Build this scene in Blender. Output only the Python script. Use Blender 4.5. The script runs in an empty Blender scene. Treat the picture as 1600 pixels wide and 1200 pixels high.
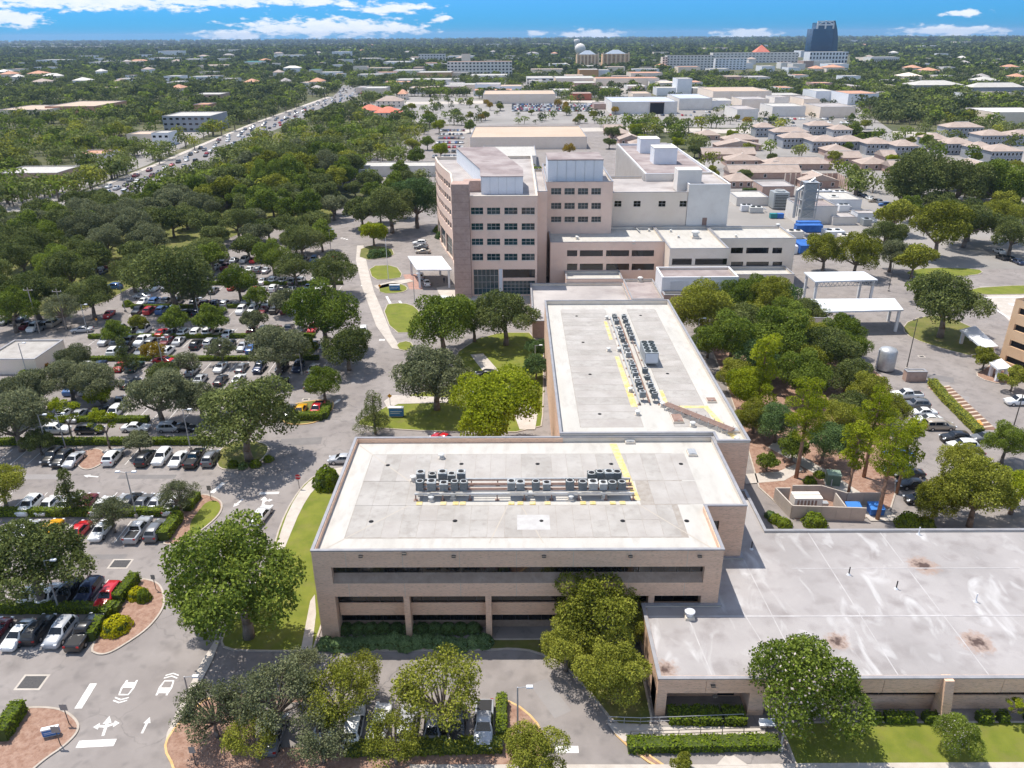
import bpy, bmesh, math, random
import numpy as np
from mathutils import Vector, Matrix
random.seed(11)
rng = np.random.default_rng(5)
S = bpy.context.scene
COL = S.collection
R_ = math.radians
# ---------------------------------------------------------------- camera, sky, sun, exposure
CAMH, FPX = 63.0, 1200.0
cam_d = bpy.data.cameras.new('camera'); cam = bpy.data.objects.new('camera', cam_d); COL.objects.link(cam)
cam_d.sensor_width = 36.0; cam_d.lens = 36.0*FPX/1600.0; cam_d.clip_end = 90000; cam_d.clip_start = 0.5
pitch = math.atan(545.5/FPX)
CM = Matrix.Rotation(R_(0.30), 3, 'Z') @ Matrix.Rotation(math.pi/2-pitch, 3, 'X') @ Matrix.Rotation(R_(-0.36), 3, 'Z')
cam.matrix_world = Matrix.Translation((0, 0, CAMH)) @ CM.to_4x4()
S.camera = cam
SUN_DIR = Vector((-0.300, 0.250, 0.915)).normalized()
sl = bpy.data.lights.new('sun', 'SUN'); sl.energy = 3.7; sl.angle = R_(0.53); sl.color = (1.0, 0.94, 0.85)
so = bpy.data.objects.new('sun', sl); COL.objects.link(so)
so.rotation_euler = (-SUN_DIR).to_track_quat('-Z', 'Y').to_euler(); so.location = (0, 0, 200)
W = bpy.data.worlds.new('World'); S.world = W; W.use_nodes = True
S.view_settings.view_transform = 'Standard'; S.view_settings.look = 'None'
S.view_settings.exposure = 0.6; S.view_settings.gamma = 1.0; S.view_settings.use_curve_mapping = False
S.cycles.use_adaptive_sampling = True; S.cycles.adaptive_threshold = 0.02; S.cycles.max_bounces = 4; S.cycles.diffuse_bounces = 2; S.cycles.glossy_bounces = 2; S.cycles.transmission_bounces = 2
S.cycles.volume_bounces = 0; S.cycles.transparent_max_bounces = 4; S.cycles.use_denoising = True
S.cycles.caustics_reflective = False; S.cycles.caustics_refractive = False

def at(px, py, z=0.0):
    d = CM @ Vector(((px-800)/FPX, -(py-600)/FPX, -1.0)); t = (z-CAMH)/d.z
    return Vector((d.x*t, d.y*t, z))
def ppm(p):                                     # pixels per metre (1600 px wide photo) at a world point
    q = CM.transposed() @ (Vector(p)-Vector((0, 0, CAMH))); return FPX/max(1.0, -q.z)

def world_nodes():
    nt = W.node_tree; nt.nodes.clear(); N = nt.nodes.new; L = nt.links.new
    out = N('ShaderNodeOutputWorld'); bg = N('ShaderNodeBackground'); bg.inputs[1].default_value = 0.13
    sky = N('ShaderNodeTexSky'); sky.sky_type = 'NISHITA'; sky.sun_disc = False
    sky.sun_elevation = math.asin(SUN_DIR.z); sky.sun_rotation = math.atan2(SUN_DIR.x, SUN_DIR.y)
    sky.altitude = 60; sky.air_density = 1.0; sky.dust_density = 0.3; sky.ozone_density = 2.0
    def m(op, a, b=None, c=None):
        n = N('ShaderNodeMath'); n.operation = op
        for i, v in enumerate((a, b, c)):
            if v is None: continue
            if isinstance(v, (int, float)): n.inputs[i].default_value = v
            else: L(v, n.inputs[i])
        return n.outputs[0]
    tc = N('ShaderNodeTexCoord'); sp = N('ShaderNodeSeparateXYZ'); L(tc.outputs['Generated'], sp.inputs[0])
    # the whitish band that the model puts round the whole horizon is a clean blue on this dry day
    hb = N('ShaderNodeMapRange'); hb.interpolation_type = 'SMOOTHSTEP'; L(sp.outputs[2], hb.inputs[0]); hb.inputs[1].default_value = 0.0; hb.inputs[2].default_value = 0.35
    tm = N('ShaderNodeMix'); tm.data_type = 'RGBA'; L(hb.outputs[0], tm.inputs[0]); tm.inputs[6].default_value = TINT_LOW; tm.inputs[7].default_value = TINT_HIGH
    tint = N('ShaderNodeMix'); tint.data_type = 'RGBA'; tint.blend_type = 'MULTIPLY'; tint.inputs[0].default_value = 1.0
    L(sky.outputs[0], tint.inputs[6]); L(tm.outputs[2], tint.inputs[7])
    az = m('ARCTAN2', sp.outputs[0], sp.outputs[1]); el = m('ARCSINE', sp.outputs[2])
    cb = N('ShaderNodeCombineXYZ'); L(az, cb.inputs[0]); L(el, cb.inputs[1])
    mp = N('ShaderNodeVectorMath'); mp.operation = 'MULTIPLY'; L(cb.outputs[0], mp.inputs[0]); mp.inputs[1].default_value = (34, 110, 0)
    nz = N('ShaderNodeTexNoise'); nz.noise_dimensions = '2D'; nz.inputs['Scale'].default_value = 1.6; nz.inputs['Detail'].default_value = 5; nz.inputs['Roughness'].default_value = 0.6
    L(mp.outputs[0], nz.inputs['Vector'])
    # clouds over the horizon: centre, half width, half height in photo pixels; the rest of the sky carries the same scattered cumulus
    tot = None
    for (px, py, w, h) in ((515,43,130,14),(600,45,70,10),(430,44,62,7),(612,13,62,8),(150,2,175,12),(362,54,46,9),(330,3,120,7),(690,28,17,5),(922,55,50,9),(838,52,18,4),(1168,53,46,7),(1482,49,58,8),(1506,21,25,5),(18,28,36,12),(490,3,70,8)):
        d = (CM @ Vector(((px-800)/FPX, -(py-600)/FPX, -1.0))).normalized()
        k = Vector((FPX/w*math.cos(math.atan2(d.x, d.y)), FPX/h, 0)); c = Vector((math.atan2(d.x, d.y), math.asin(d.z), 0))
        v = N('ShaderNodeVectorMath'); v.operation = 'MULTIPLY_ADD'; L(cb.outputs[0], v.inputs[0]); v.inputs[1].default_value = k; v.inputs[2].default_value = (-k.x*c.x, -k.y*c.y, 0)
        ln = N('ShaderNodeVectorMath'); ln.operation = 'LENGTH'; L(v.outputs[0], ln.inputs[0])
        tot = ln.outputs['Value'] if tot is None else m('MINIMUM', tot, ln.outputs['Value'])
    n2 = N('ShaderNodeTexNoise'); n2.inputs['Scale'].default_value = 2.4; n2.inputs['Detail'].default_value = 4; L(tc.outputs['Generated'], n2.inputs['Vector'])
    upper = m('MULTIPLY', m('SUBTRACT', 0.66, n2.outputs[0]), 9.0)
    upper = m('ADD', upper, m('MULTIPLY', m('LESS_THAN', el, 0.07), 9.0))
    tot = m('MINIMUM', tot, m('MAXIMUM', upper, 0.2))
    mask = m('ADD', m('SUBTRACT', 1.0, tot), m('MULTIPLY', m('SUBTRACT', nz.outputs[0], 0.5), 2.2))
    mr = N('ShaderNodeMapRange'); mr.interpolation_type = 'SMOOTHSTEP'; L(mask, mr.inputs[0]); mr.inputs[1].default_value = -0.05; mr.inputs[2].default_value = 0.55
    ck = m('MULTIPLY', mr.outputs[0], m('LESS_THAN', tot, 1.7))
    cl = N('ShaderNodeMix'); cl.data_type = 'RGBA'; L(nz.outputs[0], cl.inputs[0])
    cl.inputs[6].default_value = (4.1, 4.7, 5.5, 1); cl.inputs[7].default_value = (5.9, 5.8, 5.75, 1)
    mx = N('ShaderNodeMix'); mx.data_type = 'RGBA'; L(m('MULTIPLY', ck, 0.92), mx.inputs[0]); L(tint.outputs[2], mx.inputs[6]); L(cl.outputs[2], mx.inputs[7])
    L(mx.outputs[2], bg.inputs[0]); L(bg.outputs[0], out.inputs[0])
    W.cycles.sampling_method = 'MANUAL'; W.cycles.sample_map_resolution = 256
TINT_LOW, TINT_HIGH = (0.055, 0.335, 0.84, 1), (1.12, 1.02, 0.92, 1)
world_nodes()

# ---------------------------------------------------------------- materials
MATS = {}
def lin(r, g, b):
    f = lambda c: (c/255/12.92) if c/255 <= 0.04045 else ((c/255+0.055)/1.055)**2.4
    return (f(r), f(g), f(b))
def mat(name, c1, c2=None, scale=0.3, rough=0.85, bump=0.0, bscale=8.0, metal=0.0, spec=0.3, c3=None, scale3=3.0, amt3=0.5, coat=0.0, stretch=None, contrast=(0.35, 0.65)):
    if name in MATS: return MATS[name]
    m = bpy.data.materials.new(name); m.use_nodes = True; nt = m.node_tree; N = nt.nodes.new; L = nt.links.new
    b = nt.nodes['Principled BSDF']
    b.inputs['Roughness'].default_value = rough; b.inputs['Metallic'].default_value = metal
    b.inputs['Specular IOR Level'].default_value = spec; b.inputs['Coat Weight'].default_value = coat; b.inputs['Coat Roughness'].default_value = 0.08
    b.inputs['Base Color'].default_value = (*c1, 1)
    if c2 or bump:
        geo = N('ShaderNodeNewGeometry'); vec = geo.outputs['Position']
        if stretch:
            mp = N('ShaderNodeMapping'); mp.inputs['Scale'].default_value = stretch; L(vec, mp.inputs[0]); vec = mp.outputs[0]
    col = None
    if c2:
        n = N('ShaderNodeTexNoise'); n.inputs['Scale'].default_value = scale; n.inputs['Detail'].default_value = 6; n.inputs['Roughness'].default_value = 0.6
        L(vec, n.inputs['Vector'])
        r = N('ShaderNodeMapRange'); r.inputs[1].default_value, r.inputs[2].default_value = contrast; L(n.outputs[0], r.inputs[0])
        x = N('ShaderNodeMix'); x.data_type = 'RGBA'; L(r.outputs[0], x.inputs[0]); x.inputs[6].default_value = (*c1, 1); x.inputs[7].default_value = (*c2, 1)
        col = x.outputs[2]
        if c3:
            n3 = N('ShaderNodeTexNoise'); n3.inputs['Scale'].default_value = scale3; n3.inputs['Detail'].default_value = 5; L(vec, n3.inputs['Vector'])
            r3 = N('ShaderNodeMapRange'); r3.inputs[1].default_value = 0.5; r3.inputs[2].default_value = 0.75; r3.inputs[4].default_value = amt3; L(n3.outputs[0], r3.inputs[0])
            x3 = N('ShaderNodeMix'); x3.data_type = 'RGBA'; L(r3.outputs[0], x3.inputs[0]); L(col, x3.inputs[6]); x3.inputs[7].default_value = (*c3, 1); col = x3.outputs[2]
        L(col, b.inputs['Base Color'])
    if bump:
        nb = N('ShaderNodeTexNoise'); nb.inputs['Scale'].default_value = bscale; nb.inputs['Detail'].default_value = 3; L(vec, nb.inputs['Vector'])
        bm = N('ShaderNodeBump'); bm.inputs['Strength'].default_value = bump; bm.inputs['Distance'].default_value = 0.05; L(nb.outputs[0], bm.inputs['Height']); L(bm.outputs[0], b.inputs['Normal'])
    MATS[name] = m
    return m
def leaf_mat(name, c_dark, c_light, trans=0.25):
    if name in MATS: return MATS[name]
    m = bpy.data.materials.new(name); m.use_nodes = True; nt = m.node_tree; nt.nodes.clear(); N = nt.nodes.new; L = nt.links.new
    o = N('ShaderNodeOutputMaterial'); at_ = N('ShaderNodeAttribute'); at_.attribute_name = 'tone'
    oi = N('ShaderNodeObjectInfo')
    ad = N('ShaderNodeMath'); ad.operation = 'MULTIPLY_ADD'; L(oi.outputs['Random'], ad.inputs[0]); ad.inputs[1].default_value = 0.36; L(at_.outputs['Fac'], ad.inputs[2])
    sb = N('ShaderNodeMath'); sb.operation = 'SUBTRACT'; sb.use_clamp = True; L(ad.outputs[0], sb.inputs[0]); sb.inputs[1].default_value = 0.18
    x = N('ShaderNodeMix'); x.data_type = 'RGBA'; L(sb.outputs[0], x.inputs[0]); x.inputs[6].default_value = (*c_dark, 1); x.inputs[7].default_value = (*c_light, 1)
    d = N('ShaderNodeBsdfDiffuse'); t = N('ShaderNodeBsdfTranslucent'); mx = N('ShaderNodeMixShader'); mx.inputs[0].default_value = trans
    L(x.outputs[2], d.inputs[0]); L(x.outputs[2], t.inputs[0]); L(d.outputs[0], mx.inputs[1]); L(t.outputs[0], mx.inputs[2]); L(mx.outputs[0], o.inputs[0])
    MATS[name] = m
    return m

# ---------------------------------------------------------------- mesh builder and object helpers
class MB:
    def __init__(s): s.v = []; s.f = []; s.mi = []; s.cur = 0
    def face(s, pts):
        i = len(s.v); s.v += [tuple(p) for p in pts]; s.f.append(tuple(range(i, i+len(pts)))); s.mi.append(s.cur); return s
    def idx(s, vs, fs):
        i = len(s.v); s.v += [tuple(p) for p in vs]
        for f in fs: s.f.append(tuple(i+k for k in f)); s.mi.append(s.cur)
        return s
    def box(s, x0, x1, y0, y1, z0, z1):
        return s.idx([(x0,y0,z0),(x1,y0,z0),(x1,y1,z0),(x0,y1,z0),(x0,y0,z1),(x1,y0,z1),(x1,y1,z1),(x0,y1,z1)],
                     [(0,3,2,1),(4,5,6,7),(0,1,5,4),(1,2,6,5),(2,3,7,6),(3,0,4,7)])
    def obox(s, c, lx, ly, z0, z1, rot=0.0, taper=0.0):
        co, si = math.cos(rot), math.sin(rot); vs = []
        for z, k in ((z0, 1.0), (z1, 1.0-taper)):
            for (a, b) in ((-1,-1),(1,-1),(1,1),(-1,1)):
                x, y = a*lx/2*k, b*ly/2*k; vs.append((c[0]+x*co-y*si, c[1]+x*si+y*co, z))
        return s.idx(vs, [(0,3,2,1),(4,5,6,7),(0,1,5,4),(1,2,6,5),(2,3,7,6),(3,0,4,7)])
    def prism(s, poly, z0, z1, bottom=False):
        n = len(poly)
        a = sum(poly[i][0]*poly[(i+1) % n][1]-poly[(i+1) % n][0]*poly[i][1] for i in range(n))
        if a < 0: poly = poly[::-1]
        vs = [(p[0], p[1], z0) for p in poly]+[(p[0], p[1], z1) for p in poly]
        fs = [tuple(range(n, 2*n))]+[(i, (i+1) % n, n+(i+1) % n, n+i) for i in range(n)]
        if bottom: fs.append(tuple(range(n-1, -1, -1)))
        return s.idx(vs, fs)
    def tube(s, p0, p1, r0, r1=None, n=8, caps=True):
        r1 = r0 if r1 is None else r1
        p0, p1 = Vector(p0), Vector(p1); d = (p1-p0).normalized()
        a = d.orthogonal().normalized(); b = d.cross(a); vs = []
        for p, r in ((p0, r0), (p1, r1)):
            for k in range(n):
                t = 2*math.pi*k/n; vs.append(p+(a*math.cos(t)+b*math.sin(t))*r)
        fs = [(k, (k+1) % n, n+(k+1) % n, n+k) for k in range(n)]
        if caps: fs += [tuple(range(n, 2*n)), tuple(range(n-1, -1, -1))]
        return s.idx(vs, fs)
    def path(s, pts, r, n=6):
        for a, b in zip(pts, pts[1:]): s.tube(a, b, r, r, n)
        return s
    def lathe(s, c, prof, n=16):
        vs = []
        for (r, z) in prof:
            for k in range(n):
                t = 2*math.pi*k/n; vs.append((c[0]+r*math.cos(t), c[1]+r*math.sin(t), c[2]+z))
        fs = []
        for j in range(len(prof)-1):
            for k in range(n): fs.append((j*n+k, j*n+(k+1) % n, (j+1)*n+(k+1) % n, (j+1)*n+k))
        fs.append(tuple(range((len(prof)-1)*n, len(prof)*n)))
        return s.idx(vs, fs)
    def mesh(s, name, mats, smooth=False):
        me = bpy.data.meshes.new(name); me.from_pydata(s.v, [], s.f)
        if not isinstance(mats, (list, tuple)): mats = [mats]
        for m in mats: me.materials.append(m)
        if len(mats) > 1: me.polygons.foreach_set('material_index', s.mi)
        if smooth: me.polygons.foreach_set('use_smooth', [True]*len(s.f))
        me.update(); return me
    def build(s, name, mats, parent=None, smooth=False, loc=None):
        return obj(name, s.mesh(name, mats, smooth), parent, loc)
def obj(name, me, parent=None, loc=None, rz=0.0, scale=None):
    o = bpy.data.objects.new(name, me); COL.objects.link(o)
    if parent is not None: o.parent = parent
    if loc is not None: o.location = loc
    if rz: o.rotation_euler = (0, 0, rz)
    if scale is not None: o.scale = (scale,)*3 if isinstance(scale, (int, float)) else scale
    return o
def tag(o, label=None, cat=None, group=None, kind=None):
    if label: o['label'] = label
    if cat: o['category'] = cat
    if group: o['group'] = group
    if kind: o['kind'] = kind
    return o
def root(name, label, cat, loc=(0, 0, 0), rz=0.0, group=None, scale=None):
    o = obj(name, None, None, loc, rz, scale); o.empty_display_size = 0.3
    return tag(o, label, cat, group)
ORD = ['zeroth','first','second','third','fourth','fifth','sixth','seventh','eighth','ninth','tenth','eleventh','twelfth','thirteenth','fourteenth','fifteenth','sixteenth','seventeenth','eighteenth','nineteenth','twentieth',
       'twenty-first','twenty-second','twenty-third','twenty-fourth','twenty-fifth','twenty-sixth','twenty-seventh','twenty-eighth','twenty-ninth','thirtieth']
def nth(i):
    if i < len(ORD): return ORD[i]
    w = {30:'thirt',40:'fort',50:'fift',60:'sixt',70:'sevent',80:'eight',90:'ninet'}; t, u = i//10*10, i % 10
    if i >= 100: return f'{i}th' if i % 10 not in (1,2,3) or i % 100 in (11,12,13) else f'{i}'+{1:'st',2:'nd',3:'rd'}[i % 10]
    return w[t]+('ieth' if u == 0 else 'y-'+ORD[u])
def px_of(p):
    q = CM.transposed() @ (Vector(p)-Vector((0, 0, CAMH))); return 800+FPX*q.x/-q.z
def number(objs, base):                          # labels that count a set from the left as the photo shows it
    for i, o in enumerate(sorted(objs, key=lambda o: px_of(o.location))): o['label'] = f'{base}, {nth(i+1)} from the left'
def G(*pts):                                     # photo points on the ground -> world xy
    return [tuple(at(*p)[:2]) if p[0] != 'w' else (p[1], p[2]) for p in pts]
def smooth_poly(pts, n=2):
    for _ in range(n):
        q = []
        for i in range(len(pts)):
            a, b = pts[i], pts[(i+1) % len(pts)]
            q += [(a[0]*.75+b[0]*.25, a[1]*.75+b[1]*.25), (a[0]*.25+b[0]*.75, a[1]*.25+b[1]*.75)]
        pts = q
    return pts
# ---------------------------------------------------------------- palette
A_ASPH = mat('asphalt', (0.236,0.210,0.198), (0.292,0.263,0.248), 0.12, 0.9, 0.15, 6, c3=(0.158,0.141,0.133), scale3=0.35, amt3=0.6)
A_ASPH2 = mat('asphalt_road', (0.216,0.200,0.196), (0.264,0.248,0.240), 0.09, 0.9, 0.1, 6, c3=(0.176,0.164,0.160), scale3=0.7)
A_LOT = mat('lot_concrete', (0.248,0.232,0.216), (0.336,0.312,0.296), 0.03, 0.9, c3=(0.240,0.224,0.208), scale3=0.12)
A_CONC = mat('concrete', (0.451,0.402,0.353), (0.533,0.484,0.435), 0.5, 0.85, 0.1, 9, c3=(0.344,0.303,0.262), scale3=1.7, amt3=0.35)
A_KERB = mat('kerb_concrete', (0.400,0.344,0.288), (0.480,0.424,0.368), 1.2, 0.85)
A_KERBY = mat('kerb_ochre', (0.58,0.36,0.15), (0.66,0.45,0.22), 1.2, 0.8)
A_PAINT = mat('road_paint', (0.72,0.70,0.68), (0.45,0.42,0.40), 2.2, 0.7, contrast=(.5,.8))
A_GRASS = mat('lawn_grass', (0.125,0.155,0.018), (0.19,0.205,0.03), 0.35, 0.95, 0.5, 12, c3=(0.20,0.17,0.06), scale3=0.55, amt3=0.5)
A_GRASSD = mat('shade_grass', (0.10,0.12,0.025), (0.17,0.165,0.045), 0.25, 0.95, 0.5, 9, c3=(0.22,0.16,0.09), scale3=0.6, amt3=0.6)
A_MULCH = mat('pine_mulch', (0.27,0.155,0.11), (0.38,0.25,0.19), 1.5, 0.95, 0.8, 14, c3=(0.18,0.10,0.07), scale3=5, amt3=0.6)
A_SAND = mat('pale_soil', (0.46,0.38,0.29), (0.36,0.28,0.20), 0.3, 0.95, c3=(0.20,0.20,0.07), scale3=0.5)
A_LAND = mat('land_cover', (0.06,0.07,0.028), (0.11,0.11,0.05), 0.012, 0.95, c3=(0.26,0.22,0.15), scale3=0.03, amt3=0.6)
A_BRICKP = mat('brick_paving', (0.34,0.19,0.15), (0.42,0.26,0.21), 0.9, 0.85)
def add_cracks(m, scale=.16, amt=.45):
    nt = m.node_tree; N = nt.nodes.new; L = nt.links.new; b = nt.nodes['Principled BSDF']; col = b.inputs['Base Color'].links[0].from_socket
    g = N('ShaderNodeNewGeometry'); nz = N('ShaderNodeTexNoise'); nz.inputs['Scale'].default_value = .6; nz.inputs['Detail'].default_value = 4; L(g.outputs['Position'], nz.inputs['Vector'])
    ad = N('ShaderNodeVectorMath'); ad.operation = 'MULTIPLY_ADD'; L(nz.outputs['Color'], ad.inputs[0]); ad.inputs[1].default_value = (2.5,2.5,0); L(g.outputs['Position'], ad.inputs[2])
    v = N('ShaderNodeTexVoronoi'); v.voronoi_dimensions = '2D'; v.feature = 'DISTANCE_TO_EDGE'; v.inputs['Scale'].default_value = scale; L(ad.outputs[0], v.inputs['Vector'])
    r = N('ShaderNodeMapRange'); r.inputs[1].default_value = .016; r.inputs[2].default_value = .004; r.inputs[4].default_value = amt; L(v.outputs['Distance'], r.inputs[0])
    n2 = N('ShaderNodeTexNoise'); n2.inputs['Scale'].default_value = .09; L(g.outputs['Position'], n2.inputs['Vector']); r2 = N('ShaderNodeMapRange'); r2.inputs[1].default_value = .45; r2.inputs[2].default_value = .6; L(n2.outputs[0], r2.inputs[0])
    mu = N('ShaderNodeMath'); mu.operation = 'MULTIPLY'; L(r.outputs[0], mu.inputs[0]); L(r2.outputs[0], mu.inputs[1])
    x = N('ShaderNodeMix'); x.data_type = 'RGBA'; L(mu.outputs[0], x.inputs[0]); L(col, x.inputs[6]); x.inputs[7].default_value = (.09,.085,.085,1)
    # oil spots
    v2 = N('ShaderNodeTexVoronoi'); v2.voronoi_dimensions = '2D'; v2.inputs['Scale'].default_value = .42; L(ad.outputs[0], v2.inputs['Vector']); r3 = N('ShaderNodeMapRange'); r3.inputs[1].default_value = .24; r3.inputs[2].default_value = .05; r3.inputs[4].default_value = .30; L(v2.outputs['Distance'], r3.inputs[0])
    x2 = N('ShaderNodeMix'); x2.data_type = 'RGBA'; L(r3.outputs[0], x2.inputs[0]); L(x.outputs[2], x2.inputs[6]); x2.inputs[7].default_value = (.12,.112,.11,1); L(x2.outputs[2], b.inputs['Base Color'])
add_cracks(A_ASPH)
# ---------------------------------------------------------------- ground, lots and roads
def sheet(name, poly, m, z, label=None, parent=None):
    o = MB().face([(p[0], p[1], z) for p in ccw(poly)]).build(name, m, parent)
    if parent is None: tag(o, kind='structure')
    if label: o['label'] = label
    return o
def ccw(p):
    a = sum(p[i][0]*p[(i+1) % len(p)][1]-p[(i+1) % len(p)][0]*p[i][1] for i in range(len(p)))
    return p if a > 0 else p[::-1]
gb = MB(); Rg = 15000
gb.face([(-Rg,-400,-.06),(Rg,-400,-.06),(Rg,Rg,-.06),(-Rg,Rg,-.06)])
tag(gb.build('ground', A_LAND), 'flat green and brown land reaching to the horizon', kind='structure')
sheet('campus_pavement', [(-150,30),(150,30),(150,262),(60,320),(-72,320),(-150,300)], A_ASPH, 0.0, 'pale sun-bleached asphalt of the hospital campus')
BL_L = [(40,345),(150,296),(250,257),(330,222),(400,193),(470,168),(520,151),(530,141),(524,131)]
BL_R = [(592,143),(560,150),(530,162),(480,182),(420,207),(380,225),(310,262),(240,300),(140,352)]
sheet('boulevard', G(*BL_L, *BL_R), A_ASPH2, 0.0, 'wide multi-lane boulevard full of traffic running to the distance')
sheet('boulevard_sidewalk', G((28,345),(140,296),(240,257),(322,222),(393,193),(463,168),(512,151),(520,151),(470,168),(400,193),(330,222),(250,257),(150,296),(40,345)), A_CONC, 0.1, 'pale concrete sidewalk along the boulevard')
for nm, pts, m in (('rear_lot', [(690,300),(700,196),(940,192),(985,215),(1010,300)], A_ASPH),
                   ('medical_lot', [(505,292),(735,288),(742,200),(690,196),(600,232),(540,262)], A_ASPH),
                   ('mall_lot', [(560,168),(640,150),(900,163),(1010,150),(1330,160),(1395,205),(1330,222),(1160,200),(960,197),(740,196),(640,192)], A_LOT),
                   ('garden_lot', [(1095,318),(1100,215),(1370,205),(1700,232),(1800,335),(1450,322)], A_LOT),
                   ('clinic_lot', [(-60,330),(0,300),(190,232),(330,190),(345,200),(230,258),(120,300),(20,345)], A_LOT),
                   ('service_lot', [(1130,352),(1140,300),(1330,285),(1600,330),(1660,420),(1380,420)], A_LOT),
                   ('far_plaza', [(600,150),(690,128),(1010,128),(1000,150),(800,156)], A_LOT)):
    sheet(nm, G(*pts), m, {'service_lot':.02,'rear_lot':.016}.get(nm,.012), 'pale paved lot')
for nm, pts in (('mall_street', [(700,203),(960,199),(1180,202),(1400,224),(1400,230),(1170,209),(960,205),(700,209)]),('back_street', [(560,160),(900,156),(1340,170),(1340,174),(900,160),(560,164)]),('side_street', [(560,141),(800,139),(1000,138),(1000,141),(800,142),(560,145)]),('estate_street', [(1395,205),(1640,214),(1640,219),(1395,211)]),('far_street', [(0,150),(200,139),(330,134),(330,136),(200,142),(0,154)])):
    sheet(nm, G(*pts), A_CONC, .03, 'pale street crossing the middle distance')
def inset(poly, d):
    poly = ccw(poly); n = len(poly); out = []
    for i in range(n):
        a, b, c = Vector(poly[i-1]), Vector(poly[i]), Vector(poly[(i+1) % n])
        e1 = (b-a).normalized(); e2 = (c-b).normalized()
        n1 = Vector((-e1.y, e1.x)); n2 = Vector((-e2.y, e2.x)); k = n1+n2
        k = k/max(0.35, k.length_squared)*2 if k.length > .3 else n1
        q = b+k*d
        out.append((q.x, q.y))
    return out
def island(name, poly, m, label, kerb=A_KERB, z=0.13, smooth=2, kw=0.22):
    poly = ccw(smooth_poly(poly, smooth) if smooth else poly)
    inn = inset(poly, kw)
    o = sheet(name, inn, m, z-0.02, label)
    k = MB(); n = len(poly)
    for i in range(n):
        j = (i+1) % n; a, b, c, d = poly[i], poly[j], inn[j], inn[i]
        k.face([(a[0],a[1],z),(b[0],b[1],z),(c[0],c[1],z),(d[0],d[1],z)])
        k.face([(a[0],a[1],-.01),(b[0],b[1],-.01),(b[0],b[1],z),(a[0],a[1],z)])
        k.face([(c[0],c[1],z-.03),(d[0],d[1],z-.03),(d[0],d[1],z),(c[0],c[1],z)])
    k.build('kerb', kerb, o)
    return o
island('front_lawn', G((545,729),(510,735),(480,750),(455,783),(437,820),(425,862),(402,905),(368,958),(343,1000),(350,1016),(400,1019),(488,1019))+[(-22.8,66),(-22.8,80),(-22.8,92.0)], A_GRASS, 'green lawn strip along the left side of the office block', smooth=1)
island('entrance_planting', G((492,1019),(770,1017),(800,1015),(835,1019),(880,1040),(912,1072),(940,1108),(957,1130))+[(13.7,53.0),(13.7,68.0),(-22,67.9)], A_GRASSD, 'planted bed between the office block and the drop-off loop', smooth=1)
sheet('mulch_under_office', [(-21.5,66.15),(-3.0,66.3),(-3.0,67.85),(-21.5,67.85)], A_MULCH, 0.125)
island('corner_bed', G((-40,1205),(-20,1150),(15,1112),(45,1104),(95,1106),(120,1122),(127,1140),(105,1165),(70,1188),(40,1215)), A_MULCH, 'mulch bed in the lower left corner with signs', A_KERB, smooth=2)
island('hedge_bed', G((137,1016),(153,1025),(172,1022),(196,1008),(229,986),(251,961),(260,940),(253,914),(236,906),(217,904),(178,955)), A_MULCH, 'mulch bed with round yellow shrubs at the end of the parking rows')
island('lot_end_bed', G((251,849),(262,853),(284,849),(313,832),(343,807),(350,790),(342,779),(314,770),(296,785)), A_MULCH, 'mulch bed with grass edge at the end of the middle parking rows')
sheet('grass_patch', smooth_poly(G((298,838),(318,826),(341,805),(346,791),(338,782),(322,785),(310,800),(296,818)), 2), A_GRASS, 0.118)
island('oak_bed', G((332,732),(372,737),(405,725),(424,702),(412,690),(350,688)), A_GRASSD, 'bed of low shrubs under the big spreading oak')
island('small_lot_bed', G((122,732),(140,736),(166,722),(164,703),(140,700),(118,715)), A_MULCH, 'small mulch bed between parked cars')
island('drive_bed', G((440,664),(488,664),(512,650),(524,634),(518,624),(470,628),(436,640)), A_GRASSD, 'bed with a low hedge beside the campus drive', A_KERBY)
island('loop_bed', G((270,1200),(255,1172),(262,1150),(290,1118),(330,1085),(420,1085),(560,1100),(700,1108),(770,1090),(805,1098),(838,1125),(850,1150),(845,1180),(850,1200),(860,1212),(270,1215)), A_MULCH, 'mulch bed round the short parking row in front', A_KERBY, smooth=1)
sheet('short_parking_row', G((405,1100),(775,1092),(788,1166),(395,1170)), A_ASPH, 0.135)
island('ramp_bed', G((957,1140),(962,1150),(985,1172),(1012,1192),(1035,1205))+[(60,44.5),(60,51.0),(14.2,51.0)], A_MULCH, 'mulch bed below the entrance ramp', A_KERBY, smooth=0)
island('building_lawn', [(26.2,46.4),(60,46.4),(60,56.2),(26.2,56.2)], A_GRASS, 'sunny lawn before the low building', smooth=0, z=0.16)
sheet('ramp_walk', G((948,1131),(1195,1140),(1198,1152),(1180,1160),(975,1160),(958,1145)), A_CONC, 0.16, 'concrete ramp leading to the entrance')
sheet('street_walk', G((640,1196),(985,1196),(1150,1196),(1260,1194),(1700,1192),(1700,1215),(640,1220)), A_CONC, 0.15, 'concrete sidewalk at the bottom edge')
sheet('bed_path', G((1118,1198),(1133,1182),(1140,1184),(1146,1182),(1170,1198)), A_CONC, 0.165)
sheet('curved_walk', smooth_poly(G((333,1000),(262,1140),(258,1165),(268,1165),(276,1140),(347,1004)), 1), A_CONC, 0.1, 'narrow concrete walk beside the entry road')
sheet('lawn_walk', smooth_poly(G((548,728),(505,738),(474,760),(452,795),(436,840),(425,880),(436,880),(452,840),(470,797),(490,765),(515,748),(548,740)), 1), A_CONC, 0.135, 'concrete walk curving round the lawn')
sheet('side_walk', G((470,1018),(485,940),(492,930),(494,960),(487,1018)), A_CONC, 0.13)
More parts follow.
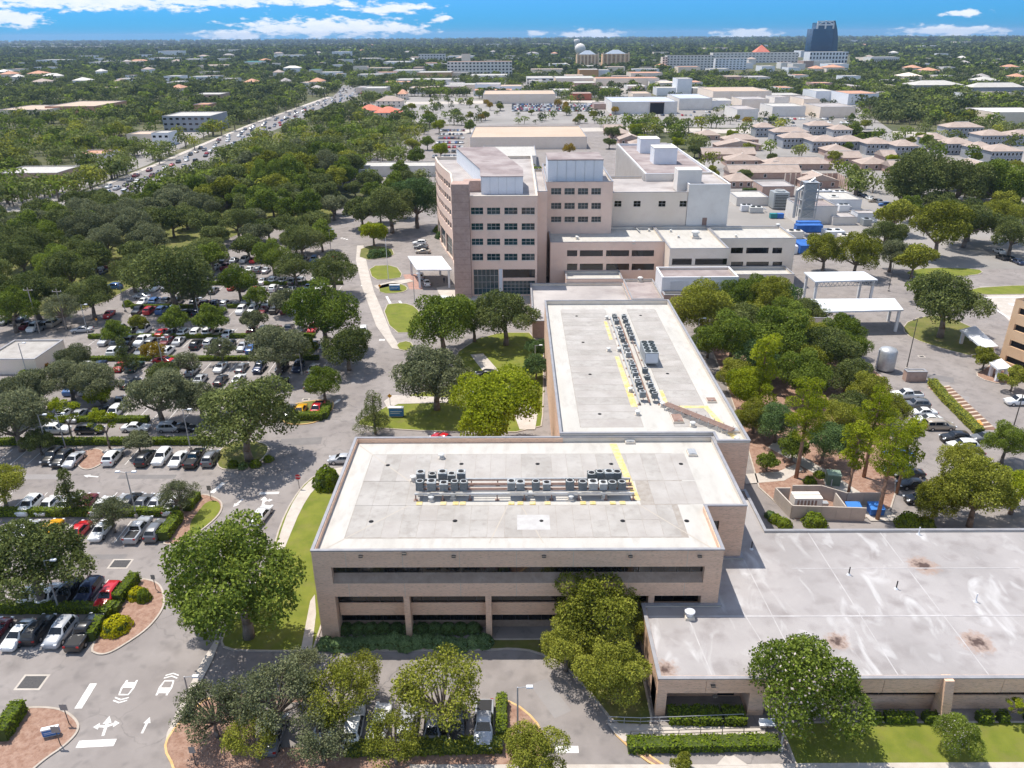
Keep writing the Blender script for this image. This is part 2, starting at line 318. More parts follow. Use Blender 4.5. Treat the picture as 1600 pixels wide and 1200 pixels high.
# drive side and hospital forecourt
for nm, pts, m, lb in (('drive_lawn', [(560,408),(564,384),(612,386),(618,402)], A_GRASSD, 'shrubby lawn island by the hospital forecourt'),
                       ('flagpole_lawn', [(575,416),(618,414),(632,433),(610,437),(582,438)], A_GRASS, 'small lawn island with the flagpole'),
                       ('sign_lawn', [(590,447),(612,442),(632,445),(639,452),(628,458),(594,460)], A_GRASS, 'oval lawn island with the blue hospital sign'),
                       ('forecourt_lawn', [(596,477),(630,473),(652,480),(660,500),(650,520),(612,521)], A_GRASS, 'bright fan-shaped lawn by the campus drive'),
                       ('drive_corner_lawn', [(617,537),(640,532),(650,545),(625,550)], A_GRASS, 'small lawn corner by the drive'),
                       ('courtyard_lawn', [(560,668),(560,655),(598,640),(618,622),(720,600),(700,560),(760,520),(850,520),(850,640),(845,676),(690,676)], A_GRASS, 'shaded courtyard lawn behind the office block'),
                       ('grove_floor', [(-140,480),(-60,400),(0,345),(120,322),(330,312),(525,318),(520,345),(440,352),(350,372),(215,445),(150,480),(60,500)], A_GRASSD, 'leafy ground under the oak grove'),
                       ('pine_bed', [(1150,640),(1100,520),(1200,510),(1320,545),(1395,600),(1385,640),(1400,720),(1400,790),(1370,812),(1200,815)], A_MULCH, 'pine-straw bed under the pines right of the office wing'),
                       ('helipad_lawn', [(1495,458),(1540,447),(1700,445),(1700,456),(1560,462)], A_GRASS, 'grass strip by the helipad'),
                       ('round_lawn', [(1410,425),(1450,418),(1530,420),(1538,428),(1500,433),(1430,434)], A_GRASS, 'lawn island in the service road'),
                       ('garage_bed', [(1600,588),(1560,560),(1540,575),(1520,585),(1545,598),(1590,603)], A_MULCH, 'mulch bed before the parking garage'),
                       ('road_oak_bed', [(1408,515),(1425,530),(1470,545),(1530,560),(1560,530),(1470,490),(1420,500)], A_GRASSD, 'bed under the big road-side oak')):
    island(nm, G(*pts), m, lb, smooth=1)
sheet('forecourt_walk', G((556,407),(566,450),(588,510),(613,545),(628,547),(612,522),(594,478),(584,455),(574,415),(568,384),(558,384)), A_CONC, 0.1, 'concrete walk along the campus drive')
sheet('forecourt_cross_walk', G((584,447),(612,440),(640,436),(646,440),(628,444),(590,452)), A_CONC, 0.11)
sheet('courtyard_walk', G((735,555),(755,553),(840,648),(836,672),(812,672),(800,640)), A_CONC, 0.14, 'concrete walk through the shaded courtyard')
sheet('courtyard_walk', G((600,628),(613,618),(700,622),(700,630),(622,632),(606,640)), A_CONC, 0.142)
sheet('brick_crossing', G((630,429),(650,428),(662,452),(640,452)), A_BRICKP, 0.006, 'brick-paved crossing before the hospital canopy')
sheet('entrance_terrace', G((682,450),(716,444),(836,462),(836,478),(770,470),(690,470)), A_CONC, 0.10, 'pale terrace at the hospital entrance')
sheet('pine_walk', G((1160,742),(1215,738),(1245,725),(1255,735),(1225,752),(1165,757)), A_CONC, 0.13, 'curved concrete walk under the pines')
sheet('pine_walk', G((1210,690),(1290,735),(1390,800),(1410,815),(1360,815),(1340,795),(1280,745),(1200,700)), A_CONC, 0.134)
sheet('helipad', G((1530,448),(1700,446),(1760,520),(1600,520),(1575,500)), A_CONC, 0.01, 'concrete helipad with white border lines')
def strip(name, a, b, w, z=0.006, m=A_PAINT, parent=None):
    a, b = Vector(a[:2]), Vector(b[:2]); d = (b-a).normalized(); n = Vector((-d.y, d.x))*w/2
    return sheet(name, [a+n, b+n, b-n, a-n], m, z, parent=parent)
for a, b in (((1528,465),(1700,464)),((1524,463),(1600,512))): strip('helipad_line', at(*a), at(*b), 0.6, 0.016)
strip('helipad_mark', at(1578,476), at(1625,474), 1.7, 0.016); strip('helipad_mark', at(1590,470), at(1608,486), 1.7, 0.02)
# hatched loading bay with amber arrows
hb = G((1448,604),(1484,603),(1558,672),(1528,672))
sheet('loading_bay', hb, mat('bay_brown', (0.16,0.09,0.06), (0.22,0.13,0.09), 0.8), 0.008, 'brown loading bay hatched with pale diagonal stripes')
for i in range(13):
    t = (i+0.5)/13; a = Vector(hb[0])*(1-t)+Vector(hb[3])*t; t2 = max(0, t-0.05); b = Vector(hb[1])*(1-t2)+Vector(hb[2])*t2
    strip('bay_stripe', a, b, 0.42, 0.013, mat('bay_stripe', (0.62,0.52,0.42), (0.5,0.4,0.3), 2))
A_AMBER = mat('amber_paint', (0.75,0.33,0.08), (0.62,0.27,0.08), 2)
def arrow(name, p, ang, L=3.0, w=0.35, m=A_PAINT, z=0.008, heads=(0,)):
    c, s = math.cos(ang), math.sin(ang); zk = [z]
    def T(x, y): return (p[0]+x*c-y*s, p[1]+x*s+y*c, zk[0])
    b = MB(); b.face([T(-w/2,-L/2), T(w/2,-L/2), T(w/2,L*.12), T(-w/2,L*.12)]); b.face([T(-w*1.5,L*.12), T(w*1.5,L*.12), T(0,L/2)])
    for h in heads:
        zk[0] += .003
        if h: b.face([T(0,-L*.1), T(h*L*.3,-L*.02), T(h*L*.3,L*.1), T(0,L*.02)]); zk[0] += .002; b.face([T(h*L*.28,-L*.14), T(h*L*.28,L*.2), T(h*L*.5,L*.03)])
    return tag(b.build(name, m), kind='structure')
arrow('bay_arrow', at(1490,632), R_(200), 5, .8, A_AMBER, .018); arrow('bay_arrow', at(1518,655), R_(200), 5, .8, A_AMBER, .018)
# painted marks of the entry road
for a, b, w in (((122,1107),(146,1068),0.75),((121,1163),(180,1160),0.85),((405,771),(436,770),0.6),((331,770),(350,754),0.7),((868,1171),(904,1171),0.8),((520,632),(531,624),0.6),((600,1196),(640,1196),.4),((587,495),(593,500),.5),((604,463),(610,474),.6),((624,470),(630,478),.6)):
    strip('stop_line', at(*a), at(*b), w)
arrow('road_arrow', at(166,1134), R_(12), 2.5, .28, heads=(0,1,-1)); arrow('road_arrow', at(228,1133), R_(2), 2.0, .24)
arrow('road_arrow', at(412,783), R_(10), 2.6, .35, heads=(0,1)); arrow('road_arrow', at(372,786), R_(160), 2.2, .3); arrow('road_arrow', at(142,744), R_(80), 2.6, .3)
def car_sign(p, ang):
    c, s = math.cos(ang), math.sin(ang); T = lambda x, y: (p[0]+(x*c-y*s)*.85, p[1]+(x*s+y*c)*.85, .007)
    b = MB()
    def poly(*q): b.face([T(*k) for k in q])
    poly((-.75,-1.35),(.75,-1.35),(.85,-.45),(-.85,-.45)); poly((-.85,-.45),(-.62,-.45),(-.5,.55),(-.68,.55)); poly((.62,-.45),(.85,-.45),(.68,.55),(.5,.55)); poly((-.68,.55),(.68,.55),(.6,.75),(-.6,.75))
    poly((-.75,-1.35),(-.75,-1.7),(-.5,-1.7),(-.5,-1.35)); poly((.5,-1.35),(.5,-1.7),(.75,-1.7),(.75,-1.35))
    for k in (1.0, 1.45): poly((-.85,k),(0,k+.35),(.85,k),(.85,k+.2),(0,k+.55),(-.85,k+.2))
    tag(b.build('car_road_mark', A_PAINT), 'white painted car pictogram with chevrons on the entry road', kind='structure')
car_sign(at(197,1079), math.pi+.0); car_sign(at(261,1070), 0.0)
for (x, y) in ((566,446),(569,446),(573,447),(534,372),(538,373),(542,374),(595,531),(599,531)):
    q = at(x, y); tag(MB().obox(q, .7, 1.1, .003, .006).build('crossing_mark', A_PAINT), kind='structure')
A_IRON = mat('cast_iron', (0.05,0.05,0.055), (0.09,0.085,0.085), 6, 0.6)
for (x, y, w, d) in ((188,881,2.2,1.5),(50,1066,2.3,1.7),(568,468,1.0,.6),(478,624,.9,.5),(1440,557,.9,.6)):
    q = at(x, y); f = MB(); f.obox(q, w+.5, d+.5, .0, .012); f.build('drain_apron', A_CONC).__setitem__('kind', 'structure')
    g = MB()
    for i in range(9): g.obox((q.x-w/2+w*(i+.5)/9, q.y), w/9*.62, d, .012, .035)
    g.obox((q.x, q.y), w, d, .012, .018)
    tag(g.build('storm_drain', A_IRON), {188:'iron storm drain grate nearer the parked cars',50:'iron storm drain grate beside the entry road markings',568:'iron drain grate in the campus drive',478:'small drain grate behind the yellow car',1440:'drain grate in the service road'}[x], 'drain')
# parking stall lines
def stalls(y, x0, x1, n, L=5.2):
    for i in range(n+1):
        x = x0+(x1-x0)*i/n; strip('stall_line', (x, y-L/2), (x, y+L/2), .1, .004)
for y, x0, x1, n in ((69.3,-74,-47,10),(76.2,-74,-46.6,10),(89.2,-98,-47,19),(96.8,-98,-50,18),(110.2,-98,-50,18),(126,-100,-60,14),(147.5,-92,-40,19),(161.5,-96,-44,19),(168.4,-96,-44,19),(182.7,-96,-46,18),(189.8,-98,-46,19),(202.2,-100,-48,19),(210.4,-100,-50,18)): stalls(y, x0, x1, n)

# seal-coat patches and worn wheel tracks in the asphalt
A_PATCH = mat('asphalt_patch', (0.18,0.168,0.164), (0.215,0.20,0.195), .5, .9); A_TRACK = mat('asphalt_worn', (0.26,0.24,0.235), (0.30,0.28,0.27), .4, .9, c3=(0.21,0.195,0.19), scale3=.8)
for i, (px, py, w, d, rz) in enumerate(((60,1010,5,2.4,.1),(330,850,3,6,.4),(470,690,7,2.5,.1),(560,585,2.2,9,.1),(380,960,2,5,-.3),(700,1060,6,2,0),(860,1090,2,5,.5),(300,900,2.6,3,0),(1460,590,7,3,-.4),(1500,630,3,8,-.5),(520,500,2,12,.05),(230,745,9,1.2,0),(60,745,7,1.5,0),(150,870,8,1.0,0))):
    q = at(px, py); tag(MB().face([(q.x+a*w/2*math.cos(rz)-b*d/2*math.sin(rz), q.y+a*w/2*math.sin(rz)+b*d/2*math.cos(rz), .0025+.0002*i) for a, b in ((-1,-1),(1,-1),(1,1),(-1,1))]).build('asphalt_patch', A_PATCH if i % 3 else A_TRACK), kind='structure')
# ---------------------------------------------------------------- building materials
B_BRICK = mat('tan_brick', (0.76,0.50,0.35), (0.83,0.565,0.405), 0.35, 0.9, 0.35, 7, c3=(0.40,0.275,0.195), scale3=2.2, amt3=0.8, stretch=(1,1,6))
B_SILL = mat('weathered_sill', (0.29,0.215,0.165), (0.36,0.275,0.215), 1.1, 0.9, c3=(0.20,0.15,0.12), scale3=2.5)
B_JOINT = mat('joint_sealant', (0.62,0.50,0.40))
B_GLASS = mat('dark_glass', (0.012,0.012,0.013), rough=0.04, spec=0.6)
B_GLASSB = mat('blue_glass', (0.012,0.035,0.042), (0.03,0.075,0.085), 0.25, 0.06, spec=0.7)
B_FRAME = mat('window_metal', (0.45,0.42,0.40), rough=0.5)
B_FRAMED = mat('dark_window_metal', (0.05,0.045,0.04), rough=0.5)
B_COPE = mat('coping_metal', (0.29,0.285,0.30), (0.36,0.355,0.37), 0.8, 0.45, metal=0.15)
B_WROOF = mat('white_membrane', (0.467,0.447,0.410), (0.521,0.500,0.467), 0.25, 0.8, c3=(0.369,0.340,0.307), scale3=0.9, amt3=0.6, stretch=(1,.35,1))
B_GROOF = mat('grey_membrane', (0.336,0.312,0.287), (0.426,0.402,0.377), 0.3, 0.85, c3=(0.262,0.234,0.213), scale3=1.1, amt3=0.55)
B_GROOF2 = mat('grey_membrane_worn', (0.361,0.332,0.307), (0.451,0.426,0.402), 0.4, 0.85, c3=(0.279,0.246,0.226), scale3=0.8, amt3=0.5)
B_PAR = mat('parapet_membrane', (0.66,0.58,0.48), (0.72,0.65,0.56), 0.5, 0.85)
B_PINK = mat('pink_stucco', (0.84,0.60,0.475), (0.88,0.655,0.53), 0.12, 0.9, 0.1, 5, c3=(0.64,0.47,0.37), scale3=0.4, amt3=0.4)
B_PINKL = mat('pale_stucco', (0.78,0.66,0.54), (0.83,0.71,0.60), 0.12, 0.9, c3=(0.68,0.55,0.45), scale3=0.4, amt3=0.35)
B_TERRA = mat('stone_pier', (0.43,0.295,0.245), (0.49,0.35,0.295), 0.5, 0.85, c3=(0.28,0.19,0.17), scale3=1.5)
B_WHITE = mat('white_panel', (0.72,0.73,0.76), (0.78,0.79,0.81), 0.3, 0.6)
B_OFFW = mat('offwhite_stucco', (0.70,0.66,0.61), (0.76,0.72,0.67), 0.2, 0.85, c3=(0.58,0.52,0.47), scale3=0.5, amt3=0.35)
B_TAR = mat('weathered_roof', (0.340,0.310,0.302), (0.476,0.442,0.425), 0.09, 0.9, c3=(0.221,0.187,0.178), scale3=0.16, amt3=0.7)
B_TARD = mat('brown_roof', (0.25,0.20,0.195), (0.38,0.33,0.32), 0.12, 0.9, c3=(0.16,0.12,0.12), scale3=0.25, amt3=0.6)
B_TANR = mat('tan_flat_roof', (0.493,0.374,0.281), (0.544,0.433,0.340), 0.05, 0.9, c3=(0.408,0.306,0.230), scale3=0.1)
B_SHING = mat('brown_shingle', (0.37,0.29,0.245), (0.45,0.365,0.315), 0.3, 0.9, c3=(0.28,0.22,0.185), scale3=1.3)
B_RIDGE = mat('pale_ridge', (0.62,0.58,0.53), (0.7,0.66,0.61), 0.3)
B_GREYW = mat('grey_siding', (0.27,0.285,0.31), (0.33,0.345,0.37), 0.2, 0.8)
B_REDR = mat('red_tile_roof', (0.62,0.16,0.10), (0.70,0.24,0.16), 0.3, 0.8)
B_TERRAR = mat('terracotta_roof', (0.50,0.25,0.16), (0.58,0.33,0.22), 0.3, 0.85)
B_STEEL = mat('galvanised_steel', (0.42,0.43,0.44), (0.52,0.53,0.54), 2.0, 0.45, metal=0.4)
B_CANOPY = mat('canopy_deck', (0.60,0.62,0.65), (0.68,0.70,0.73), 0.3, 0.5)
B_DARK = mat('dark_void', (0.02,0.02,0.022), rough=0.8)
B_YEL = mat('yellow_walkway', (0.60,0.44,0.13), (0.62,0.54,0.36), 1.3, 0.8)
B_RUST = mat('rusty_steel', (0.24,0.15,0.12), (0.32,0.22,0.18), 1.5, 0.7)

def wall_face(mb, o, u, n, Wd, z0, z1, ops=(), d=0.25):
    P3 = lambda s, z, k=0.0: (o[0]+u[0]*s-n[0]*k, o[1]+u[1]*s-n[1]*k, z)
    xs = sorted({0.0, Wd} | {q for op in ops for q in op[:2]}); zs = sorted({z0, z1} | {q for op in ops for q in op[2:4]})
    for i in range(len(xs)-1):
        for j in range(len(zs)-1):
            cx, cz = (xs[i]+xs[i+1])/2, (zs[j]+zs[j+1])/2
            if any(op[0] < cx < op[1] and op[2] < cz < op[3] for op in ops): continue
            mb.face([P3(xs[i],zs[j]), P3(xs[i+1],zs[j]), P3(xs[i+1],zs[j+1]), P3(xs[i],zs[j+1])])
    for (a, b, c, e) in [op[:4] for op in ops]:
        mb.face([P3(a,c), P3(b,c), P3(b,c,d), P3(a,c,d)]); mb.face([P3(a,e), P3(b,e), P3(b,e,d), P3(a,e,d)])
        mb.face([P3(a,c), P3(a,e), P3(a,e,d), P3(a,c,d)]); mb.face([P3(b,c), P3(b,e), P3(b,e,d), P3(b,c,d)])
def add_windows(rt, o, u, n, ops, d=0.22, glass=None, frame=None, cols=3, rows=2, bar=0.07, sill=True):
    glass = glass or B_GLASS; frame = frame or B_FRAME
    for op in ops:
        a, b, c, e = op[:4]; P3 = lambda s, z, k=d: (o[0]+u[0]*s-n[0]*k, o[1]+u[1]*s-n[1]*k, z)
        w = MB().face([P3(a,c), P3(b,c), P3(b,e), P3(a,e)]).build('window', glass, rt)
        if cols*rows == 0: continue
        f = MB()
        def bx(s0, s1, za, zb):
            f.face([P3(s0,za,d-.05), P3(s1,za,d-.05), P3(s1,zb,d-.05), P3(s0,zb,d-.05)])
            f.face([P3(s0,zb,d-.05), P3(s1,zb,d-.05), P3(s1,zb,d), P3(s0,zb,d)]); f.face([P3(s0,za,d-.05), P3(s0,zb,d-.05), P3(s0,zb,d), P3(s0,za,d)])
        for i in range(cols+1):
            s = a+(b-a)*i/cols; bx(max(a, s-bar/2), min(b, s+bar/2), c, e)
        for j in range(rows+1):
            z = c+(e-c)*j/rows; bx(a, b, max(c, z-bar/2), min(e, z+bar/2))
        f.build('window_frame', frame, w)
        if sill:
            g = MB(); q = [P3(a-.1,c-.12,-.06), P3(b+.1,c-.12,-.06), P3(b+.1,c,-.06), P3(a-.1,c,-.06)]; g.face(q)
            g.face([P3(a-.1,c,-.06), P3(b+.1,c,-.06), P3(b+.1,c+.01,d-.02), P3(a-.1,c+.01,d-.02)]); g.build('window_sill', B_PINKL, w)
def grid(s0, s1, n, gap, rows):
    w = (s1-s0-gap*(n-1))/n
    return [(s0+i*(w+gap), s0+i*(w+gap)+w, a, b) for (a, b) in rows for i in range(n)]
FACES = lambda x0,x1,y0,y1: {'f': ((x0,y0),(1,0),(0,-1),x1-x0), 'r': ((x1,y0),(0,1),(1,0),y1-y0), 'l': ((x0,y1),(0,-1),(-1,0),y1-y0), 'b': ((x1,y1),(-1,0),(0,1),x1-x0)}
def ring(mb, poly, w, z0, z1, zi=None):
    poly = ccw(poly); inn = inset(poly, w); n = len(poly); zi = z0 if zi is None else zi
    for i in range(n):
        j = (i+1) % n; a, b, c, d = poly[i], poly[j], inn[j], inn[i]
        mb.face([(*a,z1),(*b,z1),(*c,z1),(*d,z1)]); mb.face([(*a,z0),(*b,z0),(*b,z1),(*a,z1)]); mb.face([(*c,zi),(*d,zi),(*d,z1),(*c,z1)])
def building(name, label, cat, x0, x1, y0, y1, z0, z1, wm, rm, ops=None, par=0.7, cope=None, glass=None, frame=None, cols=3, rows=2, rt=None, group=None, depth=0.25, sill=True, parm=None):
    rt = rt or root(name, label, cat, ((x0+x1)/2, (y0+y1)/2, 0), group=group)
    inv = Vector(rt.location)
    kids0 = set(rt.children)
    mb = MB(); ops = ops or {}
    for k, (o, u, n, Wd) in FACES(x0,x1,y0,y1).items(): wall_face(mb, o, u, n, Wd, z0, z1-.12, ops.get(k, ()), depth)
    mb.build('wall', wm, rt)
    poly = [(x0,y0),(x1,y0),(x1,y1),(x0,y1)]
    r = MB().face([(*p, z1-par) for p in inset(poly, .3)]).build('roof', rm, rt)
    c = MB(); ring(c, inset(poly, -.05), .42, z1-.12, z1); c.build('coping', cope or B_COPE, r)
    c = MB(); ring(c, inset(poly, .02), .30, z1-par-.05, z1-.121); c.build('parapet', parm or B_PAR, r)
    for k, lst in ops.items():
        o, u, n, Wd = FACES(x0,x1,y0,y1)[k]; add_windows(rt, o, u, n, lst, depth-.03, glass, frame, cols, rows, sill=sill)
    for ch in rt.children:
        if ch not in kids0: ch.location = ch.location-inv
    return rt
def shift(rt):                                   # parts were built in world space: keep them there under a root that stands elsewhere
    for ch in rt.children: ch.location = -Vector(rt.location)

# ---------------------------------------------------------------- the office building in front
OB = root('office_building', 'tan brick office building with white flat roofs and a long rear wing', 'building', (0, 82, 0))
X0, X1, Y0 = -22.3, 22.5, 68.2
ZT, ZD = 12.3, 11.5
def panels(name, y, z0, z1, xs, th=0.4, m=B_BRICK):
    for a, b in zip(xs, xs[1:]):
        MB().box(a+.02, b-.02, y, y+th, z0, z1).build(name, m, OB)
        if b < xs[-1]-.1: MB().box(b-.035, b+.035, y-.004, y+th-.1, z0+.02, z1-.02).build('joint_strip', B_JOINT, OB)
xs_f = [X0, -18.6, -12.4, -6.2, 0.0, 6.2, 12.4, 18.6, X1]
panels('fascia_panel', Y0, 10.0, ZT-.14, xs_f)
panels('spandrel_panel', Y0, 6.0, 7.8, xs_f)
colx = [at(635,930,6).x, at(763,930,6).x, at(890,930,6).x, at(1018,930,6).x]
xs_s = [X0+2.1]+[v for c in colx for v in (c,)]+[X1-1.9]
panels('spandrel_panel', Y0+1.0, 2.5, 4.25, xs_s, .14)
for a, e in ((X0, X0+2.0), (X1-1.9, X1)):
    for z0, z1 in ((0,6.0),(7.8,10.0)): MB().box(a, e, Y0+.002, Y0+2.2, z0, z1).build('corner_pier', B_BRICK, OB)
for c in colx: MB().box(c-.33, c+.33, Y0+.05, Y0+1.6, 0, 5.995).build('column', B_BRICK, OB)
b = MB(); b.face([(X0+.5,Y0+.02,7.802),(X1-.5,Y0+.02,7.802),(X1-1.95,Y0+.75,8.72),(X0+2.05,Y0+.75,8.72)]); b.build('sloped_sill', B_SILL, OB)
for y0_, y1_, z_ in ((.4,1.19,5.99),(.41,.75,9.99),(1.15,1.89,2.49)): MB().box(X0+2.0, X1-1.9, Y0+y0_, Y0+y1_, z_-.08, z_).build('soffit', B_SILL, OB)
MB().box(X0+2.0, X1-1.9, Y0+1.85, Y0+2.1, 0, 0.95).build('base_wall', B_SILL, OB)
for z0, z1, yy in ((8.6,10.0,.76),(4.15,6.0,1.2),(0.9,2.5,1.9)):
    xs = [X0+2.0]+(colx if z0 < 8 else [-13.4,-4.5,4.5,13.5])+[X1-1.9]
    for a, e in zip(xs, xs[1:]):
        n = max(1, round((e-a)/1.5))
        w = MB().face([(a,Y0+yy,z0),(e,Y0+yy,z0),(e,Y0+yy,z1),(a,Y0+yy,z1)]).build('ribbon_window', B_GLASS, OB)
        f = MB()
        for i in range(n+1): f.box(a+(e-a)*i/n-.03, a+(e-a)*i/n+.03, Y0+yy-.04, Y0+yy-.002, z0, z1)
        f.build('mullion', B_FRAMED, w)
# side and rear walls, wing walls
b = MB()
b.box(X0, X0+.4, Y0+2.2, 94, 0, ZT-.14); b.box(X1-.4, X1, Y0+2.2, 76.7, 0, ZT-.14); b.box(X0+.4, 6.5, 93.6, 94, 0, ZT-.14); b.box(X0+.4,X1-.4,Y0+2.15,Y0+2.35,0,ZD-.1)
b.box(X0+.001, X0+.4, Y0+.41, Y0+2.2, 6.0, ZT-.14); b.box(X1-.4, X1-.001, Y0+.41, Y0+2.2, 6.0, ZT-.14)
b.build('wall', B_BRICK, OB)
b = MB(); wall_face(b, (X1,76.7), (1,0), (0,-1), 4.8, 0, ZT-.14, [(1.05,1.75,6.6,10.1)], .3); wall_face(b, (27.3,76.7), (0,1), (1,0), 15.0, 0, ZT-.14); wall_face(b, (27.3,91.7), (1,0), (0,-1), 4.5, 0, ZT+.1)
wall_face(b, (31.8,91.7), (0,1), (1,0), 60.8, 0, ZT+.36); wall_face(b, (6.1,152.5), (0,-1), (-1,0), 58.5, 0, ZT+.36); wall_face(b, (31.8,152.5), (-1,0), (0,1), 25.7, 0, ZT+.36)
b.build('wing_wall', B_BRICK, OB)
add_windows(OB, (X1,76.7), (1,0), (0,-1), [(1.05,1.75,6.6,10.1)], .28, B_GLASS, B_FRAMED, 1, 2)
FB = [(X0,Y0),(X1,Y0),(X1,76.7),(27.3,76.7),(27.3,91.7),(27.3,94.0),(X0,94.0)]
WB = [(6.1,94.02),(27.31,94.02),(27.31,91.7),(31.8,91.7),(31.8,152.5),(6.1,152.5)]
for poly, zt, zd, nm in ((FB, ZT, ZD, 'roof'), (WB, ZT+.5, ZD+.35, 'wing_roof')):
    r = MB().face([(*p, zd) for p in ccw(inset(poly, .2))]).build(nm, B_WROOF, OB)
    c = MB(); ring(c, inset(poly, -.05), .36, zt-.14, zt); c.build('coping', B_COPE, r)
    c = MB(); ring(c, inset(poly, .03), .24, zt-.9, zt-.141, zd-.05); c.build('parapet', B_PAR, r)
    for x0_, x1_, y0_, y1_ in (((-19.4,19.4,71.4,78.1),(-19.4,21,83.5,90.5),(-19.4,-13.2,78.0,83.6),(15,21,78.1,83.5)) if nm == 'roof' else ((9.2,18.3,97.4,148.6),(22.7,28.5,97.4,148.6))): MB().face([(x0_,y0_,zd+.004),(x1_,y0_,zd+.004),(x1_,y1_,zd+.004),(x0_,y1_,zd+.004)]).build('seam_base', mat('seam_base', (0.30,0.265,0.23), (0.38,0.345,0.31), 1.5), r)
    # welded grey sheets of the field, each its own piece
    if nm == 'roof':
        k = 0; x = -19.3
        while x < 21:
            w = 2.0; cuts = [(71.6,74.9),(74.93,78.0)] if k % 3 else [(71.6,78.0)]
            for (a, e) in cuts+[(83.6,90.4)]:
                if x > 18.2 and e < 79: continue
                MB().box(x, x+w-.05, a+random.uniform(-.05,.05), e, zd+.006, zd+.014).build('membrane_sheet', (B_GROOF, B_GROOF2)[random.random() < .5], r)
            if x > 15: MB().box(x, x+w-.05, 78.2, 83.4, zd+.006, zd+.014).build('membrane_sheet', B_GROOF2, r)
            elif -19.4 < x < -13: MB().box(x, x+w-.05, 78.05, 83.55, zd+.006, zd+.014).build('membrane_sheet', B_GROOF, r)
            x += w; k += 1
    else:
        y = 97.5; k = 0
        while y < 148:
            for a, e in ((9.3,18.2),(22.8,28.4)):
                MB().box(a, e, y, y+2.4, zd+.006, zd+.014).build('membrane_sheet', (B_GROOF, B_GROOF2)[(k+int(a)) % 2], r)
            y += 2.46; k += 1
    RF = r if nm == 'roof' else None
# seams, walkway paint, pipes on deck
rf = [o for o in OB.children if o.name.startswith('roof')][0]; wf = [o for o in OB.children if o.name.startswith('wing_roof')][0]
M_SEAM = mat('seam_dirt', (0.45,0.40,0.34))
for a, e in (((-21.6,69),(-13,78)),((-21.6,93),(-13,83)),((21.8,69),(14.5,78.4)),((-3,70.5),(-1,78)),((3,70.5),(0.6,78)),((13.6,92),(13.9,79))):
    a, e = Vector(a), Vector(e); d = (e-a).normalized(); n = Vector((-d.y, d.x))*.06
    MB().face([(*(a+n),ZD+.016),(*(e+n),ZD+.016),(*(e-n),ZD+.016),(*(a-n),ZD+.016)]).build('seam', M_SEAM, rf)
b = MB()
for pts in ([(12.9,93.2),(13.9,93.2),(15.1,79.0),(14.3,79.0)],): b.face([(*p, ZD+.02) for p in pts])
b.build('walkway_paint', B_YEL, rf)
zw = ZD+.35
b = MB()
for pts in ([(17.3,124),(18.0,124),(18.4,104),(17.4,104)],[(22.6,110),(23.2,110),(23.2,104.3),(22.6,104.3)],[(23.2,104.3),(29,104.3),(29,103.5),(23.2,103.5)],[(28.2,103.5),(29,103.5),(30.9,94),(30.0,94)],[(17.3,142),(17.9,142),(17.9,132),(17.3,132)]):
    b.face([(*p, zw+.02) for p in pts])
b.build('walkway_paint', B_YEL, wf)
shift(OB)
# rooftop machines -------------------------------------------------
M_ACG = mat('condenser_grey', (0.33,0.36,0.37), (0.42,0.44,0.45), 3, 0.5, metal=.3)
M_ACD = mat('condenser_dark', (0.06,0.075,0.08), (0.10,0.115,0.12), 3, 0.5, metal=.3)
M_ACL = mat('condenser_pale', (0.58,0.58,0.56), (0.66,0.66,0.64), 3, 0.5)
def make_ac(m):
    s = MB(); s.obox((0,0), .86, .86, .05, .95); s.cur = 1
    for i in range(8):                          # louvre grooves on the four sides
        z = .14+i*.1; s.obox((0,0), .9, .9, z, z+.045)
    cs = s.mesh('casing', [M_ACD if m is not M_ACD else M_ACG, m])
    t = MB(); t.obox((0,0), .94, .94, .95, 1.02); tp = t.mesh('top_cap', m)
    f = MB(); f.lathe((0,0,1.02), [(.42,0),(.42,.05),(.36,.06),(.36,.0),(.34,.0)], 18); fg = f.mesh('fan_guard', M_ACL)
    g = MB(); g.lathe((0,0,1.025), [(.33,0),(.10,.012)], 14); g.lathe((0,0,1.03), [(.1,0),(.09,.05)], 8); fan = g.mesh('fan', B_DARK)
    return cs, tp, fg, fan
AC = {'grey': make_ac(M_ACG), 'dark': make_ac(M_ACD), 'pale': make_ac(M_ACL)}
def ac_unit(x, y, z, kind, label, sc=1.0, tall=1.0, group=None):
    r = root('condenser_unit', label, 'air conditioner', (x, y, z), group=group, scale=(sc, sc, sc*tall))
    cs, tp, fg, fan = AC[kind]
    obj('casing', cs, r); t = obj('top_cap', tp, r); obj('fan_guard', fg, t); obj('fan', fan, t)
